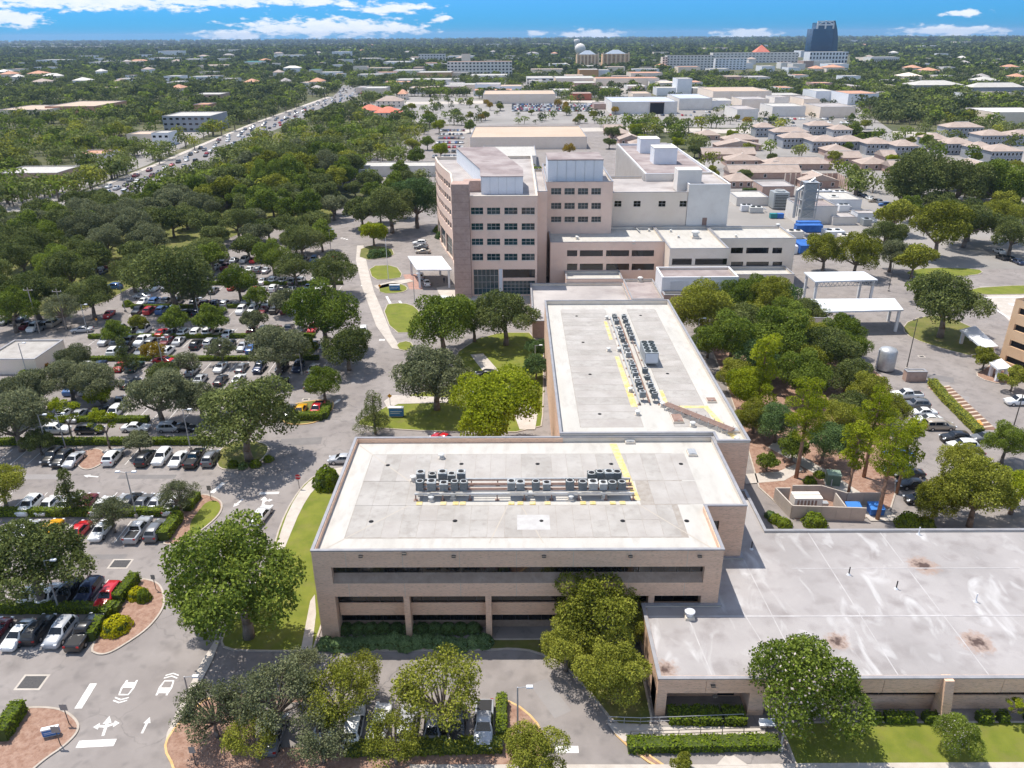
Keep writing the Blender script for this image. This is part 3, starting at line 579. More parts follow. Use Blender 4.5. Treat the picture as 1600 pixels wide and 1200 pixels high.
def rack(name, label, x0, x1, y0, y1, z, zt, along='x'):
    r = root(name, label, 'equipment rack', ((x0+x1)/2, (y0+y1)/2, z))
    def P_(b, nm): b.build(nm, B_RUST if 'rail' not in nm else B_STEEL, r)
    n = 4 if along == 'x' else 3
    for i in range(n):
        b = MB()
        if along == 'x': y = y0+(y1-y0)*i/(n-1); b.box(x0, x1, y-.11, y+.11, zt-.22, zt)
        else: x = x0+(x1-x0)*i/(n-1); b.box(x-.11, x+.11, y0, y1, zt-.22, zt)
        P_(b, 'rail' if i in (0, n-1) else 'beam')
    m = int(((x1-x0) if along == 'x' else (y1-y0))/3.3)
    for i in range(m+1):
        for s in (0, 1):
            b = MB()
            if along == 'x': x = x0+.1+(x1-x0-.2)*i/m; y = (y0, y1)[s]; 
            else: y = y0+.1+(y1-y0-.2)*i/m; x = (x0, x1)[s]
            b.box(x-.07, x+.07, y-.07, y+.07, z+.0, zt-.22); b.box(x-.25, x+.25, y-.25, y+.25, z+.013, z+.06); P_(b, 'post')
    for i in range(3):
        b = MB()
        if along == 'x':
            y = y0+.6+(y1-y0-1.2)*i/2; b.tube((x0+.5,y,zt+.08),(x1-.4,y,zt+.08),.06,n=6)
        else:
            x = x0+.7+(x1-x0-1.4)*i/2; b.tube((x,y0+.4,zt+.08),(x,y1-.4,zt+.08),.06,n=6)
        P_(b, 'pipe')
    shift(r); return r
zr = ZD+1.0
rack('front_roof_rack', 'long steel rack carrying condenser units across the front roof', -12.3, 14.3, 79.2, 82.6, ZD+.012, zr)
up = [(658,'grey'),(676,'dark'),(692,'grey'),(706,'grey'),(721,'grey')]; lo = [(657,'dark'),(675,'grey'),(694,'grey'),(711,'dark'),(725,'dark'),(799,'grey'),(813,'grey'),(837,'dark'),(854,'grey'),(890,'dark'),(910,'dark'),(926,'pale'),(942,'pale'),(956,'dark'),(971,'dark')]
up2 = [(924,'dark'),(937,'dark'),(951,'grey'),(964,'dark')]
for nm, lst, py, y in (('upper left cluster', up, 744, 82.1), ('lower line', lo, 757, 80.0), ('upper right cluster', up2, 745, 82.1)):
    for i, (px, kd) in enumerate(lst):
        ac_unit(at(px, py, zr+.5).x, y, zr, kd, f'{kd} condenser unit, {ORD[i+1]} from the left in the {nm} of the front rack', random.uniform(1.02,1.18), random.uniform(.9,1.15), 'condenser units on the front roof')
zrw = zw+.6
rack('wing_roof_rack', 'long steel rack carrying condenser units down the wing roof', 18.7, 21.8, 104.6, 143, zw+.012, zrw, 'y')
ys = [142.3,140.8,138.6,135.0,133.2,131.2,129.4,125.9,124.0,122.2,118.6,117.0,115.4,113.8,111.6,110.0,108.2,106.2]
for i, y in enumerate(ys): ac_unit(19.35, y, zrw, ('dark','grey','dark','pale','grey')[i*7 % 5] if i not in (10,11,12) else 'grey', f'condenser unit, {ORD[i+1]} from the far end in the left line of the wing rack', random.uniform(.85,1.0), random.uniform(.8,1.0), 'condenser units on the wing roof')
ys = [141.6,139.2,136.6,135.1,133.6,132.1,130.6,115.2,112.6,109.6,107.6,105.8]
for i, y in enumerate(ys): ac_unit(21.15, y, zrw, ('grey','dark','dark')[i*5 % 3], f'condenser unit, {ORD[i+1]} from the far end in the right line of the wing rack', random.uniform(.85,1.0), random.uniform(.8,1.0), 'condenser units on the wing roof')
ch = root('rooftop_chiller', 'large grey rooftop chiller with a double row of fans on the wing', 'chiller', (22.9, 122.2, zw))
b = MB(); b.obox((0,0), 2.3, 5.6, .5, 2.5); b.build('casing', M_ACG, ch)
b = MB(); [b.obox((a,c), .16, .16, 0, .5) for a in (-1,1) for c in (-2.6,0,2.6)]; b.build('skid', B_STEEL, ch)
for a in (-.58,.58):
    for k in range(4):
        f = MB(); f.lathe((a,-2.05+k*1.37,2.5), [(.5,0),(.5,.14),(.44,.14),(.44,.02),(.1,.03)], 16); f.build('fan', M_ACD, ch)
b = MB(); b.box(-1.05,1.05,-2.83,-2.8,.7,2.3); b.build('end_panel', B_CANOPY, ch)
# pipe tray, hatches, vents and drains
tray = root('pipe_tray', 'raised brown pipe tray running diagonally to the corner of the wing roof', 'pipe tray', (0,0,zw))
A, Bq = Vector((22.4,103.6)), Vector((30.3,95.0)); dd = (Bq-A).normalized(); nn = Vector((-dd.y, dd.x))
for i in range(5):
    o = nn*(i-2)*.27; MB().tube((*(A+o),.75),(*(Bq+o),.75),.1,n=6).build('pipe', B_RUST, tray)
for i in range(8):
    c = A+(Bq-A)*(i+.3)/7.6; b = MB(); b.tube((*(c+nn*.75),.62),(*(c-nn*.75),.62),.06,n=4)
    for s in (-.75,.75): b.tube((*(c+nn*s),.0),(*(c+nn*s),1.0),.045,n=5)
    b.build('bracket', B_STEEL, tray)
def hatch(x, y, z, lx, ly, label, m=B_STEEL):
    r = root('roof_hatch', label, 'roof hatch', (x, y, z))
    MB().obox((0,0), lx+.14, ly+.14, 0, .3).build('kerb_frame', B_PAR, r); b = MB(); b.obox((0,0), lx, ly, .3, .38); b.obox((0,0), lx*.8, ly*.8, .38, .42); b.build('lid', m, r); MB().obox((0,-ly*.45), .3, .06, .42, .5).build('handle', B_STEEL, r)
hatch(*at(1081,709,ZD)[:2], ZD, 1.1, 1.5, 'grey roof hatch near the stepped right corner of the front roof')
hatch(*at(984,691,ZD)[:2], ZD, 1.2, 1.0, 'boxy roof curb beside the yellow walkway on the front roof')
hatch(*at(1058,656,zw)[:2], zw, 1.4, 2.3, 'brown roof hatch near the front edge of the wing roof', B_RUST)
hatch(*at(1140,674,zw)[:2], zw, 2.4, 1.0, 'grey cabinet where the pipe tray ends on the wing', B_STEEL)
hatch(*at(1111,627,zw)[:2], zw, 1.3, 1.2, 'rust-coloured curb by the yellow paint on the wing roof', B_RUST)
def vent(x, y, z, label, k=1.0, m=None):
    r = root('roof_vent', label, 'roof vent', (x, y, z), scale=k)
    MB().obox((0,0), .9, .9, 0, .25, taper=.1).build('curb', B_PAR, r); MB().lathe((0,0,.25), [(.3,0),(.3,.35),(.46,.36),(.48,.5),(.3,.62),(.0,.66)], 14).build('hood', m or M_ACL, r)
VENTS = [(690,716,ZD,'exhaust vent behind the left condenser cluster'),(674,782,ZD,'exhaust vent in front of the left condenser cluster'),(646,751,ZD,'small vent at the left end of the front rack'),(708,778,ZD,'small vent in front of the front rack left bay'),
         (829,775,ZD,'small vent below the middle of the front rack'),(892,781,ZD,'double vent below the middle right of the front rack'),(944,778,ZD,'vent below the right bay of the front rack'),
         (951,549,zw,'pale vent left of the wing rack'),(948,499,zw,'vent at the far left of the wing rack'),(967,549,zw,'vent close to the middle of the wing rack'),(985,612,zw,'vent left of the near end of the wing rack'),(1035,635,zw,'vent beside the pipe tray'),(1082,666,zw,'twin vent near the front edge of the wing'),(996,648,zw,'pipe vent in front of the wing rack'),(1151,690,ZD,'small pale vent at the right corner of the front roof')]
for (px, py, z, lb) in VENTS: q = at(px, py, z); vent(q.x, q.y, z, lb, .85)
DR = [(606,727,ZD),(580,815,ZD),(711,814,ZD),(721,725,ZD),(840,725,ZD),(955,725,ZD),(1064,725,ZD),(846,814,ZD),(973,814,ZD),(1073,814,ZD),(901,494,zw),(1001,493,zw),(911,535,zw),(1020,534,zw),(922,585,zw),(1043,584,zw),(937,647,zw),(1072,647,zw)]
dm = MB(); dm.lathe((0,0,0), [(.30,.016),(.19,.02),(.15,.1),(.0,.12)], 12); dmesh = dm.mesh('roof_drain', B_DARK)
for i, (px, py, z) in enumerate(DR):
    q = at(px, py, z); o = obj('roof_drain', dmesh, None, (q.x, q.y, z+.002))
    tag(o, f'small dark roof drain, {ORD[i+1]} counted from the left front of the {"front" if z == ZD else "wing"} roof' if z == ZD else f'small dark roof drain, {ORD[i-9]} counted from the far left of the wing roof', 'roof drain', 'roof drains of the office building')
tag(MB().box(-3.0+3.1, 3.9, 73.0, 76.0, ZD+.014, ZD+.02).build('roof_patch', mat('white_patch', (0.50,0.49,0.48), (0.44,0.42,0.41), 1.2)), 'white square patch round a drain on the front roof', 'roof patch')
pm = MB(); pm.box(-.35,.35,-.35,.35,0,.05); padm = pm.mesh('foot_pad', B_YEL)
for i, px in enumerate((657,694,713,724,799,813,832,855,910,925,956,971)):
    o = obj('foot_pad', padm, None, (at(px,779,ZD).x, 78.45, ZD+.02)); tag(o, f'yellow roof pad, {ORD[i+1]} from the left below the front rack', 'roof pad', 'yellow pads below the front rack')

# ---------------------------------------------------------------- the low building at right front
LB = root('low_building', 'low tan brick building with a stained grey flat roof', 'building', (40, 68, 0))
LP = [(14.0,57.1),(78,57.1),(78,82.2),(32.1,82.2),(32.1,91.68),(27.32,91.68),(27.32,76.68),(22.52,76.68),(22.52,68.18),(14.0,68.18)]
def low_roof_mat():
    m = mat('stained_roof', (0.31,0.29,0.285), (0.39,0.365,0.36), 0.11, 0.8, c3=(0.23,0.205,0.20), scale3=0.4, amt3=0.75)
    nt = m.node_tree; N = nt.nodes.new; L = nt.links.new; b = nt.nodes['Principled BSDF']; col = b.inputs['Base Color'].links[0].from_socket
    g = N('ShaderNodeNewGeometry')
    def layer(col, fac, c):
        x = N('ShaderNodeMix'); x.data_type = 'RGBA'; L(fac, x.inputs[0]); L(col, x.inputs[6]); x.inputs[7].default_value = (*c, 1); return x.outputs[2]
    mp = N('ShaderNodeMapping'); mp.inputs['Scale'].default_value = (1, .45, 1); mp.inputs['Rotation'].default_value = (0, 0, .25); L(g.outputs['Position'], mp.inputs[0])
    n = N('ShaderNodeTexNoise'); n.inputs['Scale'].default_value = .32; n.inputs['Detail'].default_value = 9; n.inputs['Distortion'].default_value = 1.4; L(mp.outputs[0], n.inputs['Vector'])
    r = N('ShaderNodeMapRange'); r.inputs[1].default_value = .55; r.inputs[2].default_value = .74; r.inputs[4].default_value = .8; L(n.outputs[0], r.inputs[0]); col = layer(col, r.outputs[0], (0.56,0.55,0.55))
    nn_ = N('ShaderNodeTexNoise'); nn_.inputs['Scale'].default_value = 2.2; nn_.inputs['Detail'].default_value = 6; L(g.outputs['Position'], nn_.inputs['Vector'])
    for (px, py, rad) in ((1442,883,1.7),(1527,1004,1.7),(1308,1002,1.3),(1040,1045,1.2)):
        q = at(px, py, 4.7)
        ds = N('ShaderNodeVectorMath'); ds.operation = 'DISTANCE'; L(g.outputs['Position'], ds.inputs[0]); ds.inputs[1].default_value = (q.x, q.y, 4.7)
        ad = N('ShaderNodeMath'); ad.operation = 'MULTIPLY_ADD'; L(nn_.outputs[0], ad.inputs[0]); ad.inputs[1].default_value = 2.2; L(ds.outputs['Value'], ad.inputs[2])
        for k, c, a in ((1.0, (0.34,0.24,0.19), .75), (.5, (0.06,0.035,0.03), .9)):
            r = N('ShaderNodeMapRange'); r.inputs[1].default_value = rad*k+1.1+.25; r.inputs[2].default_value = rad*k+1.1-.45; r.inputs[4].default_value = a; L(ad.outputs[0], r.inputs[0]); col = layer(col, r.outputs[0], c)
    L(col, b.inputs['Base Color']); return m
M_SEAML = mat('low_roof_seam', (0.5,0.48,0.48), (0.38,0.36,0.36), .7)
rl = MB().face([(*p, 4.7) for p in ccw(inset(LP, .2))]).build('roof', low_roof_mat(), LB)
c = MB(); ring(c, inset(LP, -.05), .4, 4.88, 5.0); c.build('coping', B_COPE, rl)
c = MB(); ring(c, inset(LP, .02), .28, 4.6, 4.879); c.build('parapet', B_PAR, rl)
for a, e in (((19.5,57.4),(18.7,67.8)),((26.6,57.4),(24.8,68.5)),((28.5,57.4),(27.4,82)),((38,57.4),(37.4,82)),((47,57.4),(46.6,82)),((14.3,66.2),(60,66.3)),((33,74.5),(60,74.5))):
    a, e = Vector(a), Vector(e); d = (e-a).normalized(); n = Vector((-d.y, d.x))*.06
    MB().box(min(a.x,e.x)-.0, max(a.x,e.x)+.14, min(a.y,e.y), max(a.y,e.y)+.14, 4.702, 4.722).build('roof_seam', M_SEAML, rl) if abs(a.x-e.x) > 20 else MB().face([(*(a+n),4.715),(*(e+n),4.715),(*(e-n),4.715),(*(a-n),4.715)]).build('roof_seam', M_SEAML, rl)
for a, e in zip([14.0,18.8,24.6,30.5,36.4,42.3,48.2,54,60], [18.8,24.6,30.5,36.4,42.3,48.2,54,60,66]):
    MB().box(a+.02, e-.02, 57.1, 57.6, 3.05, 4.878).build('fascia_panel', B_BRICK, LB)
b = MB(); b.box(14.0,15.0,57.1,59.9,0,3.04); b.box(23.3,24.9,57.1,59.9,0,3.04); b.box(14.0,14.4,57.61,68.1,0,4.87); b.box(15.0,23.3,59.6,60.0,0,4.6); b.box(24.9,66,57.9,58.3,0,1.85); b.build('wall', B_BRICK, LB)
b = MB(); b.box(32.0,32.1,82.2,91.6,0,4.87); b.box(32.1,78,82.1,82.2,0,4.87); b.box(14.4,78,60.0,60.2,0,4.6); b.build('rear_wall', B_BRICK, LB)
MB().box(15.0,23.3,57.6,59.6,2.98,3.04).build('soffit', B_SILL, LB)
MB().box(20.9,22.6,59.5,59.59,.2,2.6).build('door', B_DARK, LB)
xs = [24.9,30.7,36.7,42.6,48.5,54.4]
for a, e in zip(xs, xs[1:]):
    w = MB().box(a+.1,e-.1,58.05,58.1,1.85,3.04).build('ribbon_window', B_GLASS, LB); f = MB()
    for i in range(5): f.box(a+.1+(e-a-.2)*i/4-.03,a+.1+(e-a-.2)*i/4+.03,58.0,58.049,1.85,3.04)
    f.build('mullion', B_FRAMED, w)
for k, px in enumerate((1481,)):
    x = at(px,1058,5).x; b = MB()
    vs = [(x-.45,56.7,4.95),(x+.45,56.7,4.95),(x+.45,57.6,4.95),(x-.45,57.6,4.95),(x-.45,55.6,0),(x+.45,55.6,0),(x+.45,57.6,0),(x-.45,57.6,0)]
    b.idx(vs, [(0,1,2,3),(4,5,1,0),(5,6,2,1),(6,7,3,2),(7,4,0,3)]); b.build('buttress', B_BRICK, LB)
shift(LB)
q = at(1077,965,4.7); vent(q.x, q.y, 4.72, 'white mushroom vent with a wet patch on the low roof', 1.2, B_WHITE)
for px, py, lb in ((1326,898,'thin vent pipe in the middle of the low roof'),(1174,858,'pair of vent pipes in the shaded corner of the low roof'),(1400,920,'short pipe right of the middle of the low roof'),(1524,940,'small pale vent near the right edge of the low roof'),(1435,835,'white gooseneck vent at the rear edge of the low roof')):
    q = at(px, py, 4.7); r = root('vent_pipe', lb, 'vent pipe', (q.x, q.y, 4.7)); MB().tube((0,0,0),(0,0,1.1),.07).build('stack', B_DARK if px < 1420 else B_WHITE, r); MB().lathe((0,0,0), [(.25,.0),(.09,.2)], 10).build('flashing', B_CANOPY, r)
# ---------------------------------------------------------------- the hospital
def fy(px, py, Y):
    d = CM @ Vector(((px-800)/FPX, -(py-600)/FPX, -1.0)); t = Y/d.y
    return d.x*t, CAMH+d.z*t
def pxops(cols, rows, Y, x0):
    out = []
    for (a, b) in rows:
        for (c, e) in cols:
            m = (c+e)/2; out.append((fy(c,(a+b)/2,Y)[0]-x0, fy(e,(a+b)/2,Y)[0]-x0, fy(m,b,Y)[1], fy(m,a,Y)[1]))
    return out
# tower with the curved side
HT = root('hospital_tower', 'pink five-storey hospital tower with a curved window side and a brown stone pier', 'building', (-5, 220, 0))
YT = 194.8; TX0, TX1 = -11.4, 5.7; ZH = 26.3
front = pxops([(734.5,755),(761,781.5),(788,808.5),(815,835.5)], [(324.5,335),(349,359.5),(373,383),(396.5,407)], YT, TX0)
front = [(max(.25,a),min(b,16.9),c,e) for a,b,c,e in front]
gl1 = [(.5,7.0,.4,7.3)]; gl2 = [(8.2,16.6,.4,4.2)]; gl3 = [(8.2,16.6,5.0,7.3)]
mb = MB(); wall_face(mb, (TX0,YT), (1,0), (0,-1), TX1-TX0, 0, ZH-.12, front+gl1+gl2+gl3, .35)
crv = [tuple(at(px,py,ZH)[:2]) for px,py in ((713,279),(703,271),(692,262),(683.5,253.5),(679.5,245))]
crv = [(-15.6,198.0)]+crv[1:]
west = []
fl = [(fy(735,335,YT)[1],fy(735,324.5,YT)[1]),(fy(735,359.5,YT)[1],fy(735,349,YT)[1]),(fy(735,383,YT)[1],fy(735,373,YT)[1]),(fy(735,407,YT)[1],fy(735,396.5,YT)[1])]
for a, b in zip(crv[1:][::-1]+[crv[0]], crv[1:][::-1][1:]+[crv[0]]):
    a, b = Vector(a), Vector(b); L_ = (b-a).length
    if L_ < .5: continue
    u = (b-a)/L_; n = Vector((u.y, -u.x)); n = n if n.x < 0 else -n
    k = max(1, round(L_/3.2)); ops = grid(.5, L_-.5, k, .55, fl)+[(.6, L_-.6, .6, 6.6)]
    wall_face(mb, a, u, n, L_, 0, ZH-.12, ops, .35); west.append((a, u, n, ops))
wall_face(mb, (TX1,YT), (0,1), (1,0), 70, 0, ZH-.12); wall_face(mb, (TX1,264.8), (-1,0), (0,1), 32.4, 0, ZH-.12)
mb.build('wall', B_PINK, HT)
add_windows(HT, (TX0,YT), (1,0), (0,-1), front, .3, B_GLASSB, B_FRAME, 3, 2, .09)
add_windows(HT, (TX0,YT), (1,0), (0,-1), gl1, .3, B_GLASSB, B_FRAME, 6, 4, .09, False); add_windows(HT, (TX0,YT), (1,0), (0,-1), gl2, .3, B_GLASSB, B_FRAME, 8, 4, .09, False); add_windows(HT, (TX0,YT), (1,0), (0,-1), gl3, .3, B_GLASS, B_FRAME, 0, 0)
for a, u, n, ops in west: add_windows(HT, a, u, n, ops, .3, B_GLASSB, B_FRAME, 2, 2, .1, False)
for x in (3.75, 13.3): pass
MB().box(TX0+7.15,TX0+8.05,YT-.25,YT-.02,0,7.4).build('entrance_column', B_WHITE, HT)
b = MB(); b.box(-15.8,-11.45,193.3,198.2,0,29.4); b.build('pier', B_TERRA, HT)
b = MB()
for i in range(14): b.box(-15.83,-11.42,193.27,198.22,2.0*i+1.0,2.0*i+1.05)
b.build('pier_joint', mat('pier_joint', (0.24,0.16,0.145)), HT)
tp = [(TX0,YT),(TX1,YT),(TX1,264.8)]+[c for c in crv[::-1]]+[(-15.6,198.1)]
r = MB().face([(*p, ZH-.9) for p in ccw(inset(tp, .2))]).build('roof', B_TAR, HT)
c = MB(); ring(c, inset(tp, -.04), .5, ZH-.12, ZH); c.build('coping', B_PAR, r); c = MB(); ring(c, inset(tp, .02), .34, ZH-.95, ZH-.121); c.build('parapet', B_PAR, r)
ph = [(-8.7,201.5),(2.1,201.5),(-6.5,258.5),(-18.5,257)]
pp = [(-8.7,201.5),(2.1,201.5),(2.1,214),(-6.5,258.5),(-18.9,257.5),(-9.4,214)]
n6 = len(pp); zz0, zz1 = ZH-.9, 30.0; pen = MB().prism(pp, zz0, zz1-.2).build('penthouse', B_WHITE, HT)
c = MB(); c.prism(inset(pp, -.12), zz1-.2, zz1); c.build('penthouse_roof', B_TARD, pen)
for i in range(5): MB().box(-8.6+i*2.16,-8.6+i*2.16+.06,201.44,201.5,zz0,zz1-.2).build('panel_joint', B_STEEL, pen)
MB().box(-13.5,-8.9,205,208,ZH-.9,ZH+2.0).build('roof_plant_box', B_TERRA, HT)
shift(HT)
building('hospital_link', 'narrow brown link wall beside the hospital tower', 'building', 5.72, 8.48, 203.5, 240, 0, 25.8, B_PINK, B_TAR)
b = building('hospital_centre', 'pink hospital block with three window rows and a white penthouse', 'building', 8.5, 26.8, 213, 245, 0, 26.6, B_PINK, B_TAR,
         {'f': pxops([(861,877),(882,898),(903,919),(924,939)], [(294,304),(317,326.5),(338.5,347)], 213, 8.5)}, glass=B_GLASSB)
o = MB().box(9.0,24.0,214.2,228,25.9,32.0).build('penthouse', B_WHITE, b, loc=-b.location); MB().box(8.9,24.1,214.1,228.1,32.0,32.25).build('penthouse_roof', B_TARD, o)
for i in range(1,6): MB().box(9+i*2.5,9+i*2.5+.07,214.13,214.2,26,32).build('panel_joint', B_STEEL, o)
building('hospital_connector', 'pale pink connector with four small windows above the lower roofs', 'building', 27.0, 48.8, 219.5, 246, 0, 22.5, B_PINKL, B_TAR,
         {'f': pxops([(960,971),(990,1001),(1029,1040),(1062,1073)], [(314,323)], 219.5, 27.0)}, cols=2)
rb = building('ribbed_wing', 'long white hospital wing with vertical ribs and rooftop boxes', 'building', 40.0, 61.0, 240.5, 311, 0, 24.2, B_OFFW, B_TARD, cope=B_WHITE, parm=B_WHITE)
fm = MB(); fm.box(-.55,0,-.25,.25,0,24.0); fm = fm.mesh('rib', B_OFFW)
for i in range(30): obj('rib', fm, rb, Vector((40.0, 241.5+i*2.35, 0))-Vector(rb.location)); obj('rib', fm, rb, Vector((61.55, 241.5+i*2.35, 0))-Vector(rb.location))
for x0,x1,y0,y1,h in ((45.5,52.5,289,297,5.0),(46.2,53.8,263,271,5.2)):
    q = MB().box(x0,x1,y0,y1,23.4,23.4+h).build('lift_housing', B_WHITE, rb, loc=-rb.location); MB().box(x0-.1,x1+.1,y0-.1,y1+.1,23.4+h,23.6+h).build('lift_housing_roof', B_OFFW, q)
wb = building('white_block', 'blank off-white hospital block with a stair tower', 'building', 48.9, 60.6, 219.3, 240.4, 0, 24.6, B_OFFW, B_TAR, cope=B_WHITE)
MB().box(46.2,53.0,222.5,228,22,28.0).build('stair_tower', B_OFFW, wb, loc=-wb.location)
MB().box(53.5,54.8,219.24,219.3,13.0,15.2).build('door', B_RUST, wb, loc=-wb.location)
R2 = [(391,400.5),(412,422)]
building('clinic_left', 'two-storey pink hospital block with dark ribbon windows behind the wing', 'building', 9.4, 39.68, 200.8, 218.5, 0, 13.0, B_PINK, B_WROOF,
         {'f': pxops([(886,902),(906,942),(947,983),(987,1022)], R2, 200.8, 9.4)}, cols=0)
building('clinic_bay', 'projecting two-storey hospital bay with a ribbon window', 'building', 39.7, 54.8, 193.5, 218.8, 0, 13.0, B_PINKL, B_WROOF, {'f': pxops([(1050,1081),(1086,1136)], [(404,414)], 193.5, 39.7)}, cols=0)
building('clinic_right', 'two-storey pale hospital block with ribbon windows at the right end', 'building', 54.82, 75.5, 203.9, 218.3, 0, 13.0, B_PINKL, B_WROOF,
         {'f': pxops([(1142,1161),(1166,1201),(1207,1222)], [(387,396),(409,418)], 203.9, 54.82)}, cols=0)
building('porch_block', 'single-storey pink block below the left clinic windows', 'building', 13.3, 28.0, 193.0, 200.6, 0, 5.2, B_PINK, B_WROOF, {'f': pxops([(888,904),(909,946),(950,970)], [(449,459)], 193, 13.3)}, cols=0)
building('grey_roof_block', 'low block with a dark weathered roof and vents between the clinics', 'building', 28.02, 35.8, 176.8, 193.4, 0, 5.0, B_PINK, B_TARD)
mx = building('plant_house', 'white-panelled plant house with louvres above the low roofs', 'building', 35.9, 54.5, 181.4, 190.5, 0, 9.0, B_WHITE, B_TARD, cope=B_WHITE)
for (a, e, z0, z1) in ((38,42.5,5.6,8.0),(44,46.5,5.6,8.0),(48,51,5.2,8.0),(52,53.4,6.2,7.8)):
    l = MB(); [l.box(a,e,181.34,181.39,z0+i*.3,z0+i*.3+.2) for i in range(int((z1-z0)/.3))]; l.build('louvre', B_CANOPY, mx, loc=-mx.location)
building('porch_right', 'single-storey pale block below the right clinic windows', 'building', 55.0, 73.4, 195.7, 203.8, 0, 5.4, B_PINKL, B_WROOF, {'f': pxops([(1156,1171),(1175,1212),(1217,1234)], [(446,455)], 195.7, 55)}, cols=0)
building('brown_block', 'blank brown block behind the tree at the end of the office wing', 'building', 36.0, 58.6, 178.0, 181.3, 0, 5.6, B_TERRA, B_TAR)
building('service_block', 'low service block with a grey weathered roof at the loading canopy', 'building', 54.4, 71.0, 163.8, 177.9, 0, 4.6, B_PINKL, B_TAR)
building('passage_block', 'low grey-roofed passage block left of the far end of the wing', 'building', 3.9, 28.0, 163.8, 192.8, 0, 4.2, B_TERRA, B_TAR)
for i, (px, py, z, lb) in enumerate(((799,508,4,'white round vent on the passage roof'),)):
    pass
for (px, py, z, lb, k) in ((990,381,12.3,'vent on the roof of the left clinic',1),(902,374,12.3,'vent near the left edge of the clinic roof',1),(1086,372,12.3,'boxy roof unit on the projecting bay',2.4),(1000,440,4.3,'tall vent on the dark weathered roof',1.5),(998,425,4.5,'black-hooded vent on the porch roof',1.2),(842,496,3.5,'white twin vent on the passage roof',1.4),(1243,480,3.9,'pale vent on the service block roof',1.2),(1225,492,3.9,'pipe vent on the service block roof',1.0),(1215,356,12.3,'small unit at the rear corner of the right clinic',1.4)):
    q = at(px, py, z); vent(q.x, q.y, z, lb, k)
b = MB(); 
for pts in (((985,350),(1063,350)),((988,355),(1060,353)),((982,345),(1000,362))):
    p0, p1 = at(*pts[0],12.8), at(*pts[1],12.8); b.tube(p0, p1, .16, n=6)
tag(b.build('roof_pipes', B_STEEL), 'pipe runs on the white clinic roof', 'pipes')
for i, (px, py) in enumerate(((901,372),(1048,362),(1014,361),(1060,371),(1150,370),(1022,350),(1090,352),(1110,354))):
    q = at(px, py, 12.4); vent(q.x, q.y, 12.35, f'small clinic roof vent, {ORD[i+1]} from a scattered set of eight', .8)
# canopies
def canopy(name, label, pts, z, cols, th=.35, m=B_CANOPY, truss=False):
    poly = [tuple(at(*p, z)[:2]) for p in pts]; c = Vector(poly[0]); rt = root(name, label, 'canopy', (c.x, c.y, 0))
    MB().prism(poly, z-th, z, True).build('roof', m, rt)
    for p in inset(poly, .7): MB().box(p[0]-.28, p[0]+.28, p[1]-.28, p[1]+.28, 0, z-th).build('column', B_WHITE, rt)
    if truss:
        t = MB(); a, e = Vector(poly[0]), Vector(poly[1]); n = 14
        for i in range(n):
            p, q = a+(e-a)*i/n, a+(e-a)*(i+1)/n; m_ = (p+q)/2
            t.tube((*p,z-th),(*m_,z-th-1.0),.07,n=4); t.tube((*m_,z-th-1.0),(*q,z-th),.07,n=4)
        t.tube((*a,z-th-1.0),(*e,z-th-1.0),.08,n=4); t.build('truss', B_STEEL, rt)
    shift(rt)
canopy('entrance_canopy', 'white drop-off canopy at the hospital entrance', [(651,421),(706,421),(690,400),(637,400)], 5.4, [(662,444),(676,441),(684,446),(672,450)], m=B_WHITE)
canopy('truss_canopy', 'steel loading canopy on an open truss', [(1274,440),(1372,437),(1350,424),(1256,425)], 7.0, [(1277,466),(1360,463),(1265,450)], truss=True)
canopy('ambulance_canopy', 'wide grey canopy over the ambulance bay', [(1288,487),(1412,484),(1398,466),(1266,467)], 5.5, [(1292,505),(1408,513),(1300,490),(1400,495)])
canopy('walkway_canopy', 'pale walkway canopy leading to the garage', [(1535,543),(1560,541),(1524,509),(1500,515)], 3.2, [(1538,557),(1558,552),(1503,530),(1510,525)])
canopy('garage_canopy', 'small pale canopy before the garage door', [(1560,577),(1582,575),(1565,560),(1545,565)], 3.0, [(1562,590),(1547,578)])
GA = root('parking_garage', 'tan parking garage with dark slot openings at the right edge', 'building', (110, 150, 0))
g0, g1 = Vector(at(1553,575)[:2]), Vector(at(1605,592)[:2]); gd = Vector((0.35,-0.94)).normalized()
gu = gd; gn = Vector((-0.94,-0.35)); o0 = Vector(at(1558,572)[:2])
mb = MB(); ops = [(a, a+5.6, 1.6+3.4*k, 2.9+3.4*k) for k in range(4) for a in (1.2, 8.0, 14.8)]
wall_face(mb, o0, gu, gn, 22, 0, 14.6, ops, .6); gb_ = Vector((0.94,0.35)); wall_face(mb, o0, gb_, gu*-1, 30, 0, 14.6); wall_face(mb, o0+gu*22, gb_, gu, 30, 0, 14.6)
mb.build('wall', mat('garage_tan', (0.72,0.46,0.27), (0.78,0.53,0.33), .3, .9), GA); add_windows(GA, o0, gu, gn, ops, .55, B_DARK, B_FRAMED, 0, 0)
qd = [o0, o0+gu*22, o0+gu*22+gb_*30, o0+gb_*30]; MB().face([(*p,13.9) for p in qd]).build('roof', B_TAR, GA); MB().prism([tuple(p) for p in (o0+gb_*4+gu*2, o0+gb_*12+gu*2, o0+gb_*12+gu*6, o0+gb_*4+gu*6)], 13.9, 15.6).build('stair_roof', B_WHITE, GA)
shift(GA)
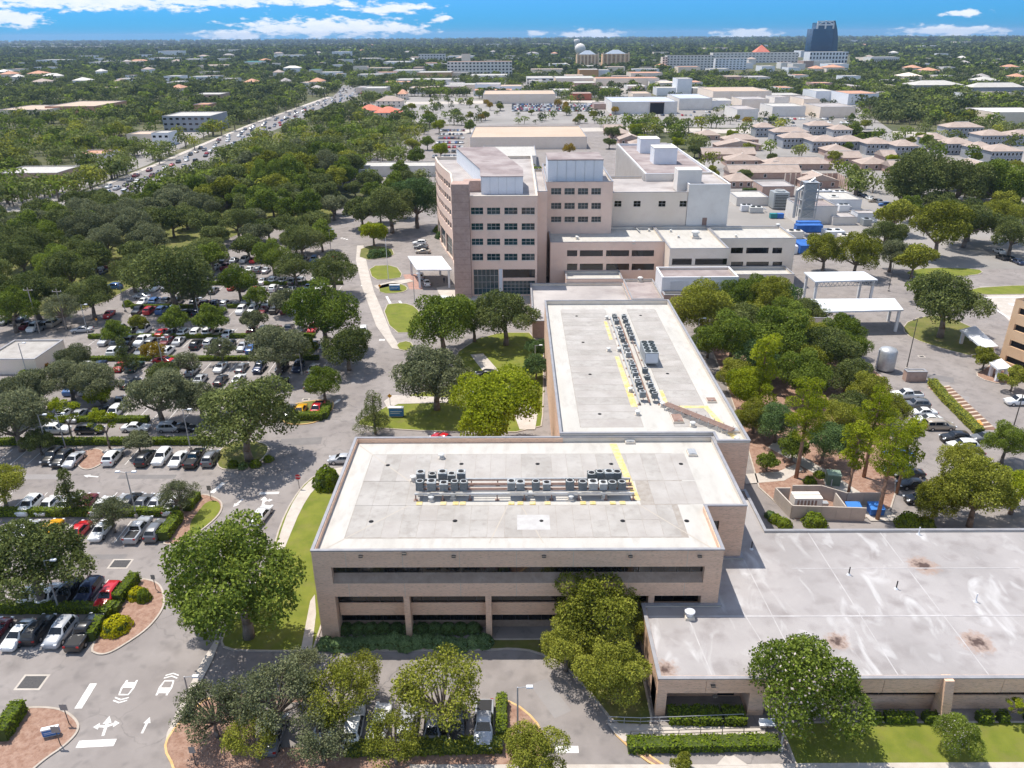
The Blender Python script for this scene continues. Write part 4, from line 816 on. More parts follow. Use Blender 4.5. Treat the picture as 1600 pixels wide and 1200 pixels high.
# plant yard behind the clinics
building('boiler_house', 'tan boiler house with a steel flue tower on its roof', 'building', *[at(1245,350).x, at(1305,350).x], at(1275,350).y, at(1275,350).y+14, 0, 6.5, B_OFFW, B_TARD)
q = at(1268,345,6); ft = root('flue_tower', 'steel lattice flue tower above the boiler house', 'tower', (q.x, q.y+6, 5.8))
b = MB()
for sx in (-2.4,2.4):
    for sy in (-2,2): b.box(sx-.15,sx+.15,sy-.15,sy+.15,0,12)
for k in range(4):
    z = 3*k; b.tube((-2.4,-2,z),(2.4,-2,z+3),.1,n=4); b.tube((2.4,-2,z),(-2.4,-2,z+3),.1,n=4); b.box(-2.5,2.5,-2.1,2.1,z+2.9,z+3.0)
b.build('lattice', B_STEEL, ft); MB().box(-2,2,-1.6,1.6,.2,11.6).build('cooling_cell', M_ACG, ft); MB().tube((-4,0,0),(-4,0,9),.5).build('flue', B_STEEL, ft); MB().tube((-4,0,9),(1.5,0,13),.5).build('duct', B_STEEL, ft)
q = at(1215,325); b = root('cooling_unit', 'dark louvred cooling unit in the plant yard', 'cooling tower', (q.x, q.y, 0)); MB().box(-3,3,-3,3,.4,6.5).build('casing', M_ACG, b); l = MB(); [l.box(-2.4,2.4,-3.05,-3.0,1+.6*i,1.35+.6*i) for i in range(8)]; l.build('louvre', M_ACD, b); MB().lathe((0,0,6.5), [(2,0),(2,.6),(1.8,.6),(1.8,.1)], 16).build('fan_ring', M_ACL, b)
for nm, lb, x0, x1, y, h, dp, wm, rm in (('yard_shed','pale flat shed beside the plant yard',1150,1200,322,3.5,14,B_OFFW,B_WROOF),('workshop','brown-roofed workshop above the plant yard',1190,1240,308,4.5,14,B_TERRA,B_TAR),('pipe_hall','white pipe hall behind the boiler house',1290,1345,328,4,16,B_WHITE,B_WROOF),
    ('tank_house','small white tank house right of the boiler house',1338,1370,348,3.5,6,B_WHITE,B_TAR),('yard_store','pale store in the plant yard with a grey roof',1300,1338,352,3,8,B_OFFW,B_TAR),('brick_clinic','tan clinic with a stepped flat roof at the right edge',1510,1600,352,5,22,B_PINKL,B_TANR),('left_clinic','small gabled clinic with a pale roof at the left edge',-20,60,585,3.4,11,B_PINKL,B_GROOF)):
    a = at(x0,y); e = at(x1,y); building(nm, lb, 'building', a.x, e.x, a.y, a.y+dp, 0, h, wm, rm, par=.3)
M_BLUE = mat('blue_tarp', (0.03,0.12,0.42), (0.05,0.18,0.52), .6, .5); M_TEAL = mat('teal_plastic', (0.03,0.22,0.24), rough=.5)
for i, (px, py, lx, ly, h, m, lb) in enumerate(((1262,362,9,3,2.4,M_BLUE,'long blue waste container in the plant yard'),(1262,356,8,3,2.2,M_BLUE,'blue container behind the long blue one'),(1208,341,2.6,2,1.7,M_TEAL,'teal dumpster under the plant yard canopy'),(1218,341,2.4,2,1.7,M_BLUE,'blue dumpster next to the teal one'),(1255,392,5,8,2.6,M_BLUE,'blue covered trailer behind the right clinic'))):
    q = at(px, py); r = root('waste_container', lb, 'container', (q.x, q.y, 0)); MB().obox((0,0), lx, ly, .15, h).build('bin', m, r); MB().obox((0,0), lx+.1, ly+.1, h, h+.12).build('lid', m, r); b = MB(); [b.obox((sx*lx*.4,0), .3, ly*.9, 0, .15) for sx in (-1,1)]; b.build('skid', B_DARK, r)
q = at(1360,350); ys_ = root('yard_screen', 'brown slatted screen on pale posts around the plant yard', 'fence', (0,0,0))
sp = [at(1225,290),at(1306,288),at(1326,300)]
for a, e in zip(sp, sp[1:]):
    n = max(2, int((e-a).length/2.4))
    for i in range(n):
        p = a+(e-a)*i/n; pe = a+(e-a)*(i+1)/n; MB().box(p.x-.2,p.x+.2,p.y-.2,p.y+.2,0,5.4).build('post', B_PINKL, ys_)
        MB().face([(p.x,p.y+.1,.3),(pe.x,pe.y+.1,.3),(pe.x,pe.y+.1,5.0),(p.x,p.y+.1,5.0)]).build('panel', B_TERRA, ys_)
for i, (px, py, lx, ly, h, m) in enumerate(((1290,318,5,4,3,B_WHITE),(1300,322,3,3,4,M_ACL),(1312,318,6,3,2.5,B_WHITE),(1322,324,4,4,2.2,M_ACG),(1310,310,5,3,3,B_WHITE),(1298,308,3,3,2,M_ACG),(1285,306,6,3,2.5,B_WHITE),(1330,316,3,5,2,M_ACL),(1316,330,4,3,2.6,B_WHITE),(1347,342,5,4,3,B_WHITE),(1352,352,3,3,2.4,M_ACG),(1180,332,5,3,2.2,M_ACL),(1165,330,4,3,2.5,B_WHITE),(1240,372,5,3,2.6,B_OFFW),(1300,372,6,5,2.8,B_CANOPY),(1322,378,5,4,2.4,B_OFFW),(1200,318,4,4,2.2,M_ACG),(1280,396,6,3,2.4,B_WHITE),(1305,400,4,3,2.2,M_BLUE),(1235,395,3,4,2.6,B_WHITE))):
    q = at(px, py); r = root('plant_unit', 'x', 'plant unit', (q.x, q.y, 0), random.uniform(-.05,.05), 'plant units in the service yard'); MB().obox((0,0), lx, ly, .2, h).build('casing', m, r); MB().obox((0,0), lx*.96, ly*.96, 0, .2).build('plinth', A_CONC, r)
    for k in range(2 if lx > 3 else 1): MB().lathe(((k-.5)*lx*.45 if lx > 3 else 0,0,h), [(.8,0),(.8,.3),(.7,.3),(.7,.05),(.1,.06)], 12).build('fan', M_ACD, r)
    b = MB(); b.path([(lx/2,0,h*.6),(lx/2+1.5,0,h*.6),(lx/2+1.5,2.5,h*.6)], .16); b.build('pipe', B_STEEL, r)
number([o for o in bpy.data.objects if o.name.startswith('plant_unit')], 'boxy plant unit with fans in the service yard')
# generator yard beside the low building
GY = root('generator_yard_wall', 'pale block wall around the generator and waste bins', 'wall', (0,0,0))
M_BLK = mat('grey_block', (0.42,0.37,0.33), (0.50,0.44,0.39), .6, .9)
gp = [(1209,768),(1232,768),(1236,800)]
def wseg(a, e, h=2.2, t=.2):
    a, e = Vector(a[:2]), Vector(e[:2]); n = max(1, round((e-a).length/2.2)); d = (e-a)/n
    for i in range(n):
        p, q = a+d*i, a+d*(i+1); u = d.normalized(); w = Vector((-u.y,u.x))*t/2; q = q-u*.03
        MB().prism([tuple(p+w),tuple(q+w),tuple(q-w),tuple(p-w)], 0, h).build('wall_panel', M_BLK, GY)
K = [at(1209,782),at(1235,810),at(1350,814),at(1385,800),at(1372,790),at(1320,790),at(1280,778),at(1235,778)]
wseg(K[0],K[1]); wseg(K[1],K[2]); wseg(K[4],K[5]); wseg(K[5],K[6]); wseg(K[6],K[7]); wseg(at(1302,790),at(1318,812)); wseg(K[0],at(1232,782))
q = at(1259,800); r = root('generator', 'white standby generator in a louvred enclosure', 'generator', (q.x, q.y+.6, 0))
MB().obox((0,0), 4.0, 1.9, .5, 2.5).build('enclosure', B_OFFW, r); b = MB(); [b.obox((x,0), .12, 1.8, 0, .5) for x in (-1.8,-.6,.6,1.8)]; b.build('skid', B_STEEL, r); b = MB(); b.box(-2.0,2.0,-.05,.05,2.5,2.54); [b.box(-1.6+.5*i,-1.3+.5*i,-.96,-.951,1.0,2.2) for i in range(6)]; b.build('louvre', B_RUST, r); MB().obox((2.7,0), 1.0, .8, .2, 1.3).build('tank', B_STEEL, r)
for px, lb in ((1333,'blue waste cart, left of the pair in the block-walled yard'),(1368,'blue waste cart, right of the pair in the block-walled yard')):
    q = at(px, 805); r = root('waste_cart', lb, 'waste bin', (q.x, q.y+.3, 0))
    b = MB(); b.idx([(-.95,-.7,.2),(.95,-.7,.2),(.95,.7,.2),(-.95,.7,.2),(-1,-.75,1.25),(1,-.75,1.25),(1,.75,1.6),(-1,.75,1.6)],[(0,1,5,4),(1,2,6,5),(2,3,7,6),(3,0,4,7)]); b.build('bin', M_BLUE, r)
    b = MB(); b.face([(-1.05,-.8,1.26),(1.05,-.8,1.26),(1.05,.8,1.63),(-1.05,.8,1.63)]); b.face([(-1.05,-.8,1.2),(1.05,-.8,1.2),(1.05,-.8,1.26),(-1.05,-.8,1.26)]); b.build('lid', mat('blue_lid', (0.06,0.22,0.6), rough=.4), r)
    b = MB(); [b.tube((x,y,.1),(x+.08,y,.1),.1,n=8) for x in (-.8,.7) for y in (-.5,.5)]; b.build('caster', B_DARK, r)
q = at(1300,756); r = root('transformer_box', 'green pad-mounted transformer among the pines', 'transformer', (q.x, q.y, 0), rz=-.2)
M_GRN = mat('transformer_green', (0.13,0.19,0.14), (0.17,0.23,0.17), 2, .6); MB().obox((0,0), 1.9, 1.7, .15, 1.9).build('cabinet', M_GRN, r); MB().obox((0,0), 2.0, 1.8, 1.9, 2.0).build('lid', mat('transformer_lid', (0.28,0.36,0.28), rough=.6), r); MB().obox((0,0), 2.3, 2.1, 0, .15).build('pad', A_CONC, r); MB().tube((-.3,-.9,.2),(-.3,-.9,1.3),.07).build('conduit', B_CANOPY, r)
for px, lb in ((1380,'silver liquid gas tank beside the service road'),):
    q = at(1382,578); r = root('gas_tank', lb, 'tank', (q.x, q.y, 0)); MB().lathe((0,0,0), [(1.7,.3),(1.8,.6),(1.8,4.2),(1.5,4.7),(.2,5.0)], 20).build('vessel', B_STEEL, r, smooth=True); MB().tube((-1.9,0,.2),(-1.9,0,4.6),.12).build('pipe', B_WHITE, r); building('tank_wall', 'low tan wall beside the gas tank', 'wall', q.x+1.5, q.x+5.5, q.y-6, q.y-4.5, 0, 2.2, B_TERRA, B_WROOF, par=.2)
# blue trailer by the ambulance bay
q = at(1324,513); r = root('box_trailer', 'light blue box trailer parked by the ambulance bay', 'trailer', (q.x, q.y, 0), rz=-.35)
M_LB = mat('light_blue_paint', (0.16,0.42,0.62), rough=.4); MB().obox((0,0), 2.3, 5.0, .5, 2.5).build('body', M_LB, r); MB().obox((0,0), 2.32, 5.02, 2.5, 2.58).build('roof', B_WHITE, r); b = MB(); b.obox((0,.6), .6, 1.6, 2.58, 2.75); b.build('roof_vent', B_DARK, r)
for x in (-1.1,1.1): MB().tube((x-.1,-.3,.35),(x+.1,-.3,.35),.35,n=12).build('wheel', B_DARK, r)
# ---------------------------------------------------------------- buildings of the middle and far distance
def far_box(name, label, px0, px1, py, h, dp, wm, rm, ops=None, par=.5, glass=None, group=None, cols=0):
    a = at(px0, py); e = at(px1, py)
    return building(name, label, 'building', a.x, e.x, (a.y+e.y)/2, (a.y+e.y)/2+dp, 0, h, wm, rm, ops, par=par, glass=glass, cols=cols, group=group, sill=False)
def auto_ops(px0, px1, py, h, floors, n, zb=1.0, zh=1.4):
    w = at(px1,py).x-at(px0,py).x; st = h/floors
    return {'f': grid(.6, w-.6, n, w/n*.5, [(st*k+zb, st*k+zb+zh) for k in range(floors)])}
far_box('store_hall', 'large tan-roofed flat hall behind the hospital', 735, 917, 233, 7, 62, B_PINKL, B_TANR)
far_box('white_roof_hall', 'white-roofed hall between the tan hall and the tower', 752, 838, 262, 6, 40, B_OFFW, B_WROOF)
far_box('medical_office', 'long low white-roofed medical office left of the tower', 516, 680, 276, 5, 15, B_OFFW, B_WROOF)
for i, x in enumerate((540,556,572,531,568)):
    q = at(x, 262+6*(i > 2), 5.2); r = root('roof_unit', f'grey roof unit, {ORD[i+1]} of five on the long medical office', 'roof unit', (q.x, q.y, 4.6)); MB().obox((0,0),4,2.2,0,1.5).build('casing', M_ACG, r); MB().obox((0,0),4.2,2.4,1.5,1.6).build('cap', M_ACD, r)
MALL = [('mall_anchor_hall','white mall hall with blue-grey roof and a dark entrance',955,1058,178,10,60,B_OFFW,mat('blue_grey_roof',(0.42,0.46,0.54),(0.5,0.54,0.62),.05)),('mall_side_hall','blue-grey roofed mall hall right of the dark entrance',1060,1112,172,10,60,B_OFFW,MATS['blue_grey_roof']),
 ('mall_cube','tall white cube on the mall roof',1057,1080,150,18,30,B_WHITE,B_WROOF),('tan_store','tan-roofed store right of the mall',1112,1205,161,11,70,B_PINKL,B_TANR),('white_store','small white store with a stepped front by the mall',1082,1122,170,7,30,B_WHITE,B_WROOF),
 ('mall_west_hall','tan mall hall at the left of the mall lot',755,868,162,9,60,B_PINKL,B_TANR),('deck_garage','pale parking deck with dark slots at the mall',823,865,137,12,50,B_OFFW,B_WROOF),('mall_north_hall','pale mall hall beside the parking deck',868,930,136,11,60,B_PINKL,B_WROOF),
 ('orange_store','orange-fronted store behind the mall',905,935,124,14,40,mat('orange_stucco',(.62,.33,.16)),B_WROOF),('mall_back_hall','long low tan hall behind the mall',985,1035,128,12,50,B_PINKL,B_TERRAR),('terra_row','terracotta-roofed row behind the mall roof',930,1030,138,12,40,B_PINKL,B_TERRAR),
 ('red_brick_shop','red-brown brick restaurant before the mall',892,924,157,7,22,mat('red_brick',(.33,.10,.06),(.4,.14,.09),.3),B_TERRA),('white_strip','white shopping strip left of the mall',615,660,120,10,50,B_OFFW,B_WROOF),('orange_strip','orange-walled shopping strip beside the white strip',652,705,125,11,50,mat('orange_wall',(.6,.38,.2)),B_WROOF),
 ('strip_front','pale strip of shops near the overpass',620,715,134,8,40,B_OFFW,B_WROOF),('lane_store','white flat store right of the strip',735,792,128,9,50,B_OFFW,B_WROOF),('blue_shop','small dark shop before the mall hall',928,955,171,5,20,B_TERRA,B_TARD),
 ('tan_annex','tan flat annex at the far left boulevard side',0,75,187,8,50,B_PINKL,B_TANR),('terra_annex','long tan building with terracotta front at the left',75,150,183,9,60,B_TERRAR,B_TANR),('mansard_office','dark mansard office by the boulevard',258,332,206,11,35,B_GREYW,B_WROOF),
 ('white_clinic','white two-storey clinic by the boulevard',240,266,228,8,14,B_WHITE,B_WROOF),('tan_shop','pale shop left of the white clinic',200,238,222,5,20,B_PINKL,B_TANR),('corner_shop','flat shop with red trim at the left edge',0,92,287,5,22,B_TERRA,B_WROOF),('gable_shop','pale shop with red-brown roof near the boulevard',120,165,258,6,16,B_OFFW,B_TERRAR),
 ('grove_shop','pale roof half hidden among the left trees',140,175,146,6,30,B_OFFW,B_TANR),('office_pair','white office in the left trees, nearer the left',258,282,130,10,30,B_WHITE,B_WROOF),('office_pair','white office in the left trees, right of its neighbour',298,330,131,10,30,B_WHITE,B_WROOF),('low_office','low office with pale roof before the boulevard trees',305,345,160,8,30,B_TERRA,B_WROOF),('rust_office','rust-walled block beside the boulevard',305,328,180,9,20,B_TERRAR,B_TERRAR),
 ('right_hall','tan-walled hall at the right edge behind the townhouses',1548,1640,195,9,40,B_PINKL,B_OFFW),('teal_roof_shop','shop with a teal roof left of the overpass',382,408,107,14,40,B_OFFW,mat('teal_roof',(.08,.42,.40))),('teal_canopy','teal-roofed station by the overpass',484,500,117,9,20,B_OFFW,MATS['teal_roof']),('teal_sign_shop','small teal-roofed shop beyond the overpass',538,550,103,14,20,B_OFFW,MATS['teal_roof'])]
for (nm, lb, x0, x1, y, h, dp, wm, rm) in MALL:
    far_box(nm, lb, x0, x1, y, h, dp, wm, rm, auto_ops(x0,x1,y,h,max(1,round(h/4)),max(3,int((x1-x0)/9))) if nm in ('mansard_office','white_clinic','office_pair','deck_garage','low_office') else None)
b = at(1015,178); r = root('mall_entrance', 'dark recessed entrance in the white mall hall', 'entrance', (b.x, b.y, 0)); MB().box(0, 12, -.6, -.1, 0, 9).build('portal', B_DARK, r); MB().box(-.4, 12.4, -.8, -.61, 9, 9.6).build('lintel', B_TERRA, r)
for i, (x0, x1, y, h, rm_) in enumerate(((640,690,147,7,B_TANR),(700,750,143,8,B_WROOF),(765,815,146,8,B_TANR),(560,600,126,9,B_WROOF),(575,612,115,10,B_TANR),(740,800,150,6,B_TERRAR),(980,1010,146,8,B_WROOF),(1030,1056,143,10,B_PINKL),(860,890,150,6,B_WROOF),(600,640,137,7,B_TERRAR),(1082,1110,150,8,B_WROOF),(500,530,122,9,B_WROOF),(690,720,108,10,B_WROOF),(830,880,118,10,B_TANR),(990,1030,118,10,B_WROOF))):
    far_box('plaza_store', 'x', x0, x1, y, h, 34, (B_OFFW,B_PINKL,B_WHITE)[i % 3], rm_, group='flat stores around the mall')
number([o for o in bpy.data.objects if o.name.startswith('plaza_store')], 'plain flat-roofed store around the mall')
WAREH = [(60,100,100),(140,160,104),(190,215,103),(235,270,97),(285,310,99),(310,350,110),(430,470,92),(560,590,98),(640,670,96),(700,740,94),(20,60,76),(100,150,76),(250,280,86),(330,370,84),(1100,1140,82),(1440,1470,78),(1320,1360,66),(1490,1520,70),(1180,1200,76),(760,790,73),(830,860,72),(520,545,88),(600,640,104),(1350,1400,98),(1250,1262,88)]
for i, (x0, x1, y) in enumerate(WAREH):
    far_box('distant_hall', 'small pale flat-roofed hall among the far trees', x0, x1, y+1.5, (16 if y < 90 else 12)+(100-y)*.1, 60, (B_WHITE,B_OFFW,B_PINKL)[i % 3], (B_WROOF,B_WROOF,B_TANR)[i % 3], group='pale halls among the far trees')
number([o for o in bpy.data.objects if o.name.startswith('distant_hall')], 'small pale flat-roofed hall among the far trees')
far_box('hotel_block', 'long white six-storey hotel with dark balconies', 1040, 1115, 110, 26, 25, B_OFFW, B_TARD, auto_ops(1040,1115,110,26,6,14,1.2,1.7), glass=B_DARK)
far_box('hotel_wing', 'white and blue hotel wing right of the long hotel', 1116, 1166, 109, 20, 25, B_WHITE, B_TAR, auto_ops(1116,1166,109,20,5,9,1.0,1.7), glass=MATS['blue_glass'])
far_box('hotel_end_wing', 'pale front wing of the hotel at its left end', 1034, 1042, 111, 24, 20, B_PINKL, B_TARD, auto_ops(1034,1042,111,24,6,2,1.2,2.0), glass=B_DARK)
far_box('long_white_row', 'long white building with a red peaked roof centre', 1110, 1250, 98, 22, 30, B_OFFW, B_WROOF, auto_ops(1110,1250,98,22,4,24,1.6,1.8), glass=B_DARK)
q = at(1190,97); b = MB(); b.idx([(-18,0,22),(18,0,22),(18,30,22),(-18,30,22),(0,15,38)], [(0,1,4),(1,2,4),(2,3,4),(3,0,4)]); tag(b.build('peaked_roof', B_REDR, loc=(q.x,q.y,0)), 'red pyramid roof on the long white building', 'roof')
far_box('tower_podium', 'white podium with columns below the glass tower', 1262, 1325, 99, 24, 40, B_WHITE, B_WROOF, auto_ops(1262,1325,99,24,3,12,1.5,4.5), glass=B_DARK)
far_box('round_office', 'pale office with dark vertical windows right of the tower', 1358, 1405, 103, 17, 40, B_OFFW, B_WROOF, auto_ops(1358,1405,103,17,1,14,2,11), glass=B_DARK)
far_box('mansion_hotel', 'white and pink hotel with terracotta gables', 700, 800, 121, 24, 30, B_OFFW, B_TERRAR, auto_ops(700,800,121,24,5,18,1.2,2.2), glass=B_DARK)
far_box('mansion_tower', 'square tower on the pink-gabled hotel', 722, 735, 118, 34, 15, B_PINKL, B_TERRAR)
far_box('far_hotel', 'white hotel block left of the pink-gabled hotel', 655, 695, 100, 22, 30, B_OFFW, B_TAR, auto_ops(655,695,100,22,4,9,1.2,2.2), glass=B_DARK)
# condominium towers
def condo(px0, px1, py, ptop, label):
    a, e = at(px0,py), at(px1,py); h = fy((px0+px1)/2, ptop, a.y)[1]; w = e.x-a.x; fl_ = 12; st = h/fl_
    bays = 6; ops = grid(w*.03, w*.97, bays, w*.07, [(st*k+.8, st*k+st*.85) for k in range(fl_)])
    r = building('condominium_tower', label, 'building', a.x, e.x, a.y, a.y+28, 0, h, mat('peach_stucco',(0.74,0.47,0.26),(0.80,0.55,0.34),.05), B_TAR, {'f': ops}, cols=0, sill=False, glass=mat('condo_shadow',(0.13,0.10,0.09),(0.2,0.16,0.14),.3), par=1)
    for i in range(bays+1): x = a.x+w*(.03+.94*i/bays)-w*.01; MB().box(x-1.2,x+1.2,a.y-1.6,a.y-.05,0,h+ (3 if i in (0,bays) else 0)).build('bay', mat('peach_bay',(0.80,0.62,0.42)), r, loc=-r.location)
    c = MB(); m = (a.x+e.x)/2; c.idx([(m-w*.36,a.y+2,h),(m+w*.36,a.y+2,h),(m+w*.36,a.y+26,h),(m-w*.36,a.y+26,h),(m-w*.1,a.y+12,h+7),(m+w*.1,a.y+12,h+7),(m+w*.1,a.y+16,h+7),(m-w*.1,a.y+16,h+7)], [(0,1,5,4),(1,2,6,5),(2,3,7,6),(3,0,4,7),(4,5,6,7)])
    c.build('roof_crown', mat('slate_crown',(0.33,0.38,0.45)), r, loc=-r.location)
condo(901, 936, 109, 85, 'peach condominium tower in front of the water tower'); condo(941, 984, 108, 84, 'peach condominium tower right of its neighbour')
q = at(919, 100); wt = root('water_tower', 'white spheroid water tower rising behind the condominiums', 'water tower', (q.x, q.y+250, 0))
hh = fy(919, 67, q.y+250)[1]; rs = 8.6/ppm((q.x, q.y+250, 40))
MB().lathe((0,0,0), [(rs*.8,0),(rs*.35,8),(rs*.28,hh-2.3*rs),(rs*.45,hh-1.9*rs)], 16).build('stem', B_OFFW, wt, True); MB().lathe((0,0,hh-rs), [(rs*.45,-.9*rs),(rs*.8,-.55*rs),(rs,-.05*rs),(rs*.92,.4*rs),(rs*.6,.78*rs),(.1,.98*rs)], 24).build('tank', B_OFFW, wt, True)
q = at(901,78); wt2 = root('water_tower', 'slim pale water tower on the horizon above the condominiums', 'water tower', (q.x, q.y, 0)); hh = fy(901,61,q.y)[1]; MB().lathe((0,0,0), [(9,0),(7,hh*.6),(13,hh*.7),(13,hh*.95),(2,hh)], 14).build('tank', B_OFFW, wt2, True); [MB().tube((x,y,0),(x,y,hh*.6),1.2).build('leg', B_OFFW, wt2) for x in (-8,8) for y in (-8,8)]
# glass tower
a, e = at(1266,92), at(1309,92); Yg = a.y; GT = root('glass_tower', 'dark blue glass office tower with a curved fin and white roof frame', 'building', ((a.x+e.x)/2, Yg, 0))
hz = lambda py: fy(1290, py, Yg)[1]; gx = lambda px, py: fy(px, py, Yg)[0]
M_GT = mat('tower_glass', (0.015,0.045,0.11), (0.035,0.09,0.18), .008, .08, spec=.8, c3=(.10,.2,.32), scale3=.02)
w0, w1, w2 = gx(1266,80), gx(1300,80), gx(1309,80); ztop = hz(45)
MB().box(w0, w1, Yg, Yg+45, 0, ztop).build('glass_slab', M_GT, GT)
f = MB()
for k in range(22): f.box(w0-.3, w1, Yg-.3, Yg+.01, ztop*k/22, ztop*k/22+.6)
f.build('floor_band', mat('tower_band',(0.02,0.04,0.07)), GT)
cp = [(w1,0),(w2,0)]+[(gx(px,py), hz(py)) for px, py in ((1309,60),(1308,46),(1306,38),(1303,33))]+[(w1-4,hz(32))]; n = len(cp)
f = MB(); f.idx([(x,Yg-2,z) for x,z in cp]+[(x,Yg+47,z) for x,z in cp], [tuple(range(n)),tuple(range(2*n-1,n-1,-1))]+[(i,(i+1)%n,n+(i+1)%n,n+i) for i in range(n)]); f.build('curved_fin', mat('fin_glass',(0.03,0.07,0.12),rough=.2,spec=.6), GT)
xa, xb, z0, z1 = gx(1278,40), gx(1303,40), ztop, hz(32.5); f = MB()
for x in (xa, (xa+xb)/2, xb): f.box(x-1.6,x+1.6,Yg,Yg+3,z0,z1)
f.box(xa,xb,Yg,Yg+3,z1-3,z1); f.box(xa,xb,Yg+.1,Yg+2.9,z0+8,z0+11); f.tube((xa,Yg+1.5,z0+10),((xa+xb)/2,Yg+1.5,z1),1.6,n=4); f.tube((xb,Yg+1.5,z0+10),((xa+xb)/2,Yg+1.5,z1),1.6,n=4); f.build('roof_frame', B_WHITE, GT)
MB().box(xa-1, xb, Yg+6, Yg+40, ztop, z1-4).build('roof_plant', M_GT, GT); shift(GT)
# townhouses and villas
def house(name, label, px0, px1, py, dp, h, rh, wm, rm, hip=True, ridge='x', nwin=0, floors=2, group=None, turn=0.0):
    a, e = at(px0,py), at(px1,py); w = max(4.0, e.x-a.x); c = ((a.x+e.x)/2, (a.y+e.y)/2+dp/2)
    r = root(name, label, 'house', (c[0], c[1], 0), rz=turn, group=group)
    MB().box(-w/2,w/2,-dp/2,dp/2,0,h).build('wall', wm, r)
    o = .6; X, Y = w/2+o, dp/2+o; b = MB()
    if ridge == 'x': k = min(X-1, Y) if hip else 0; rv = [(-X+k,0,h+rh),(X-k,0,h+rh)]; fs = [(0,1,5,4),(1,2,5),(2,3,4,5),(3,0,4)]
    else: k = min(Y-1, X) if hip else 0; rv = [(0,-Y+k,h+rh),(0,Y-k,h+rh)]; fs = [(0,1,4),(1,2,5,4),(2,3,5),(3,0,4,5)]
    b.idx([(-X,-Y,h-.1),(X,-Y,h-.1),(X,Y,h-.1),(-X,Y,h-.1)]+rv, fs); ro = b.build('roof', rm, r); MB().tube(rv[0],rv[1],.3,n=4).build('ridge_cap', B_RIDGE, ro)
    if nwin:
        wmh = MB().box(-.55,.55,-.04,.0,-.7,.7).mesh('window', B_GLASS); pm_ = MB().box(-.7,.7,-.03,.0,-.85,.85).mesh('window_trim', B_WHITE)
        for f_ in range(floors):
            for i in range(nwin): o = obj('window', wmh, r, (-w/2+w*(i+.5)/nwin, -dp/2-.04, 1.6+f_*2.9)); obj('window_trim', pm_, o, (0,.03,0))
    return r
TH = [(1268,1318,232,16),(1306,1352,232,14),(1352,1392,236,14),(1398,1432,240,14),(1448,1480,228,14),(1478,1520,236,14),(1520,1552,244,14),(1545,1595,249,16),(1208,1262,216,12),(1222,1276,226,12),(1262,1302,205,12),(1300,1330,212,12),(1478,1535,208,14),(1530,1575,222,14),(1575,1640,222,14),(1180,1210,208,12)]
for i, (x0,x1,y,dp) in enumerate(TH):
    house('townhouse', f'grey two-storey townhouse with brown shingle roof, {ORD[i+1]} in the estate behind the right clinics', x0, x1, y+6, dp, 6.2, 2.6, B_GREYW, B_SHING, True, 'x', max(4, int((x1-x0)/6)), 2, 'grey townhouses')
VL = [(953,985,212),(968,1003,222),(985,1020,230),(1002,1042,238),(1022,1062,246),(945,972,205),(1132,1185,222),(1120,1190,232),(1090,1125,215),(1098,1180,246),(1135,1190,256),(1140,1250,276),(1192,1240,270),(1252,1310,290),(1200,1300,262),(1300,1345,252),(1345,1392,262),(1392,1450,268),(1450,1500,264),(1500,1560,268),(1555,1600,274),(1440,1480,276),(1290,1330,240),(1380,1400,250),(1140,1175,290)]
for i, (x0,x1,y) in enumerate(VL):
    house('villa', f'single-storey villa with pale-edged brown roof, {ORD[i+1]} in the estate right of the hospital', x0, x1, y+4, 12, 3.2, 2.6, B_TERRA, B_SHING, i % 2 == 0, 'xy'[i % 3 == 1], 3, 1, 'brown-roofed villas')
for (x0,x1,y,lb,m) in ((558,594,184,'restaurant with a bright red hipped roof, left half',B_REDR),(585,625,188,'restaurant with a bright red hipped roof, right half',B_REDR),(588,628,168,'brown pavilion with a dark hipped roof',B_SHING),(484,502,139,'house with an orange roof by the boulevard',B_TERRAR),(622,635,156,'small orange-roofed kiosk beyond the pavilion',B_TERRAR),(45,66,124,'house with orange roof among the left trees',B_TERRAR),(2,18,125,'orange-roofed house at the far left',B_TERRAR),(200,230,102,'orange-roofed house near the far left halls',B_TERRAR),(1270,1287,116,'red-roofed house below the glass tower',B_TERRAR),(1290,1320,114,'pink-roofed villa below the glass tower',B_TERRAR),(1420,1440,115,'red-roofed house right of the round office',B_TERRAR),(1442,1468,120,'long red-roofed house at the right',B_TERRAR),(1410,1440,130,'pale villa among the right trees',B_PINKL),(1425,1505,146,'long pale apartment block among the right trees',B_WROOF),(1515,1600,150,'grey apartment block at the right edge',B_WROOF),(1530,1560,138,'pale apartment roof behind the grey block',B_WROOF)):
    house('house', lb, x0, x1, y, 30 if y < 150 else 18, 6 if y > 150 else 9, 4, B_GREYW if 'apartment' in lb else B_PINKL, m, True, 'x', max(3,int((x1-x0)/7)), 2)

SM = []
for _ in range(700):
    px, py = random.uniform(-20,1620), random.choice((random.uniform(74,112),random.uniform(95,150),random.uniform(120,205)))
    if len(SM) >= 130 or (540 < px < 1340 and py > 112) or (150 < px < 620 and py > 150) or (px > 1100 and py > 165): continue
    if any(abs(px-a) < 26 and abs(py-b) < 4 for a, b in SM): continue
    SM.append((px, py)); w = random.uniform(9,26)*(1 if py > 100 else .8); h = 6+(150-min(py,150))*.10
    if random.random() < .4: house('suburb_house', 'x', px, px+w, py, random.uniform(14,26), h, 3.5, random.choice((B_OFFW,B_PINKL,B_WHITE)), random.choice((B_SHING,B_TERRAR,B_RIDGE,B_TAR)), True, 'x', 0, 1, 'scattered suburb houses')
    else: far_box('suburb_store', 'x', px, px+w*1.3, py, h, random.uniform(20,40), random.choice((B_OFFW,B_PINKL,B_WHITE)), random.choice((B_WROOF,B_WROOF,B_TANR,B_TAR)), group='scattered suburb stores')
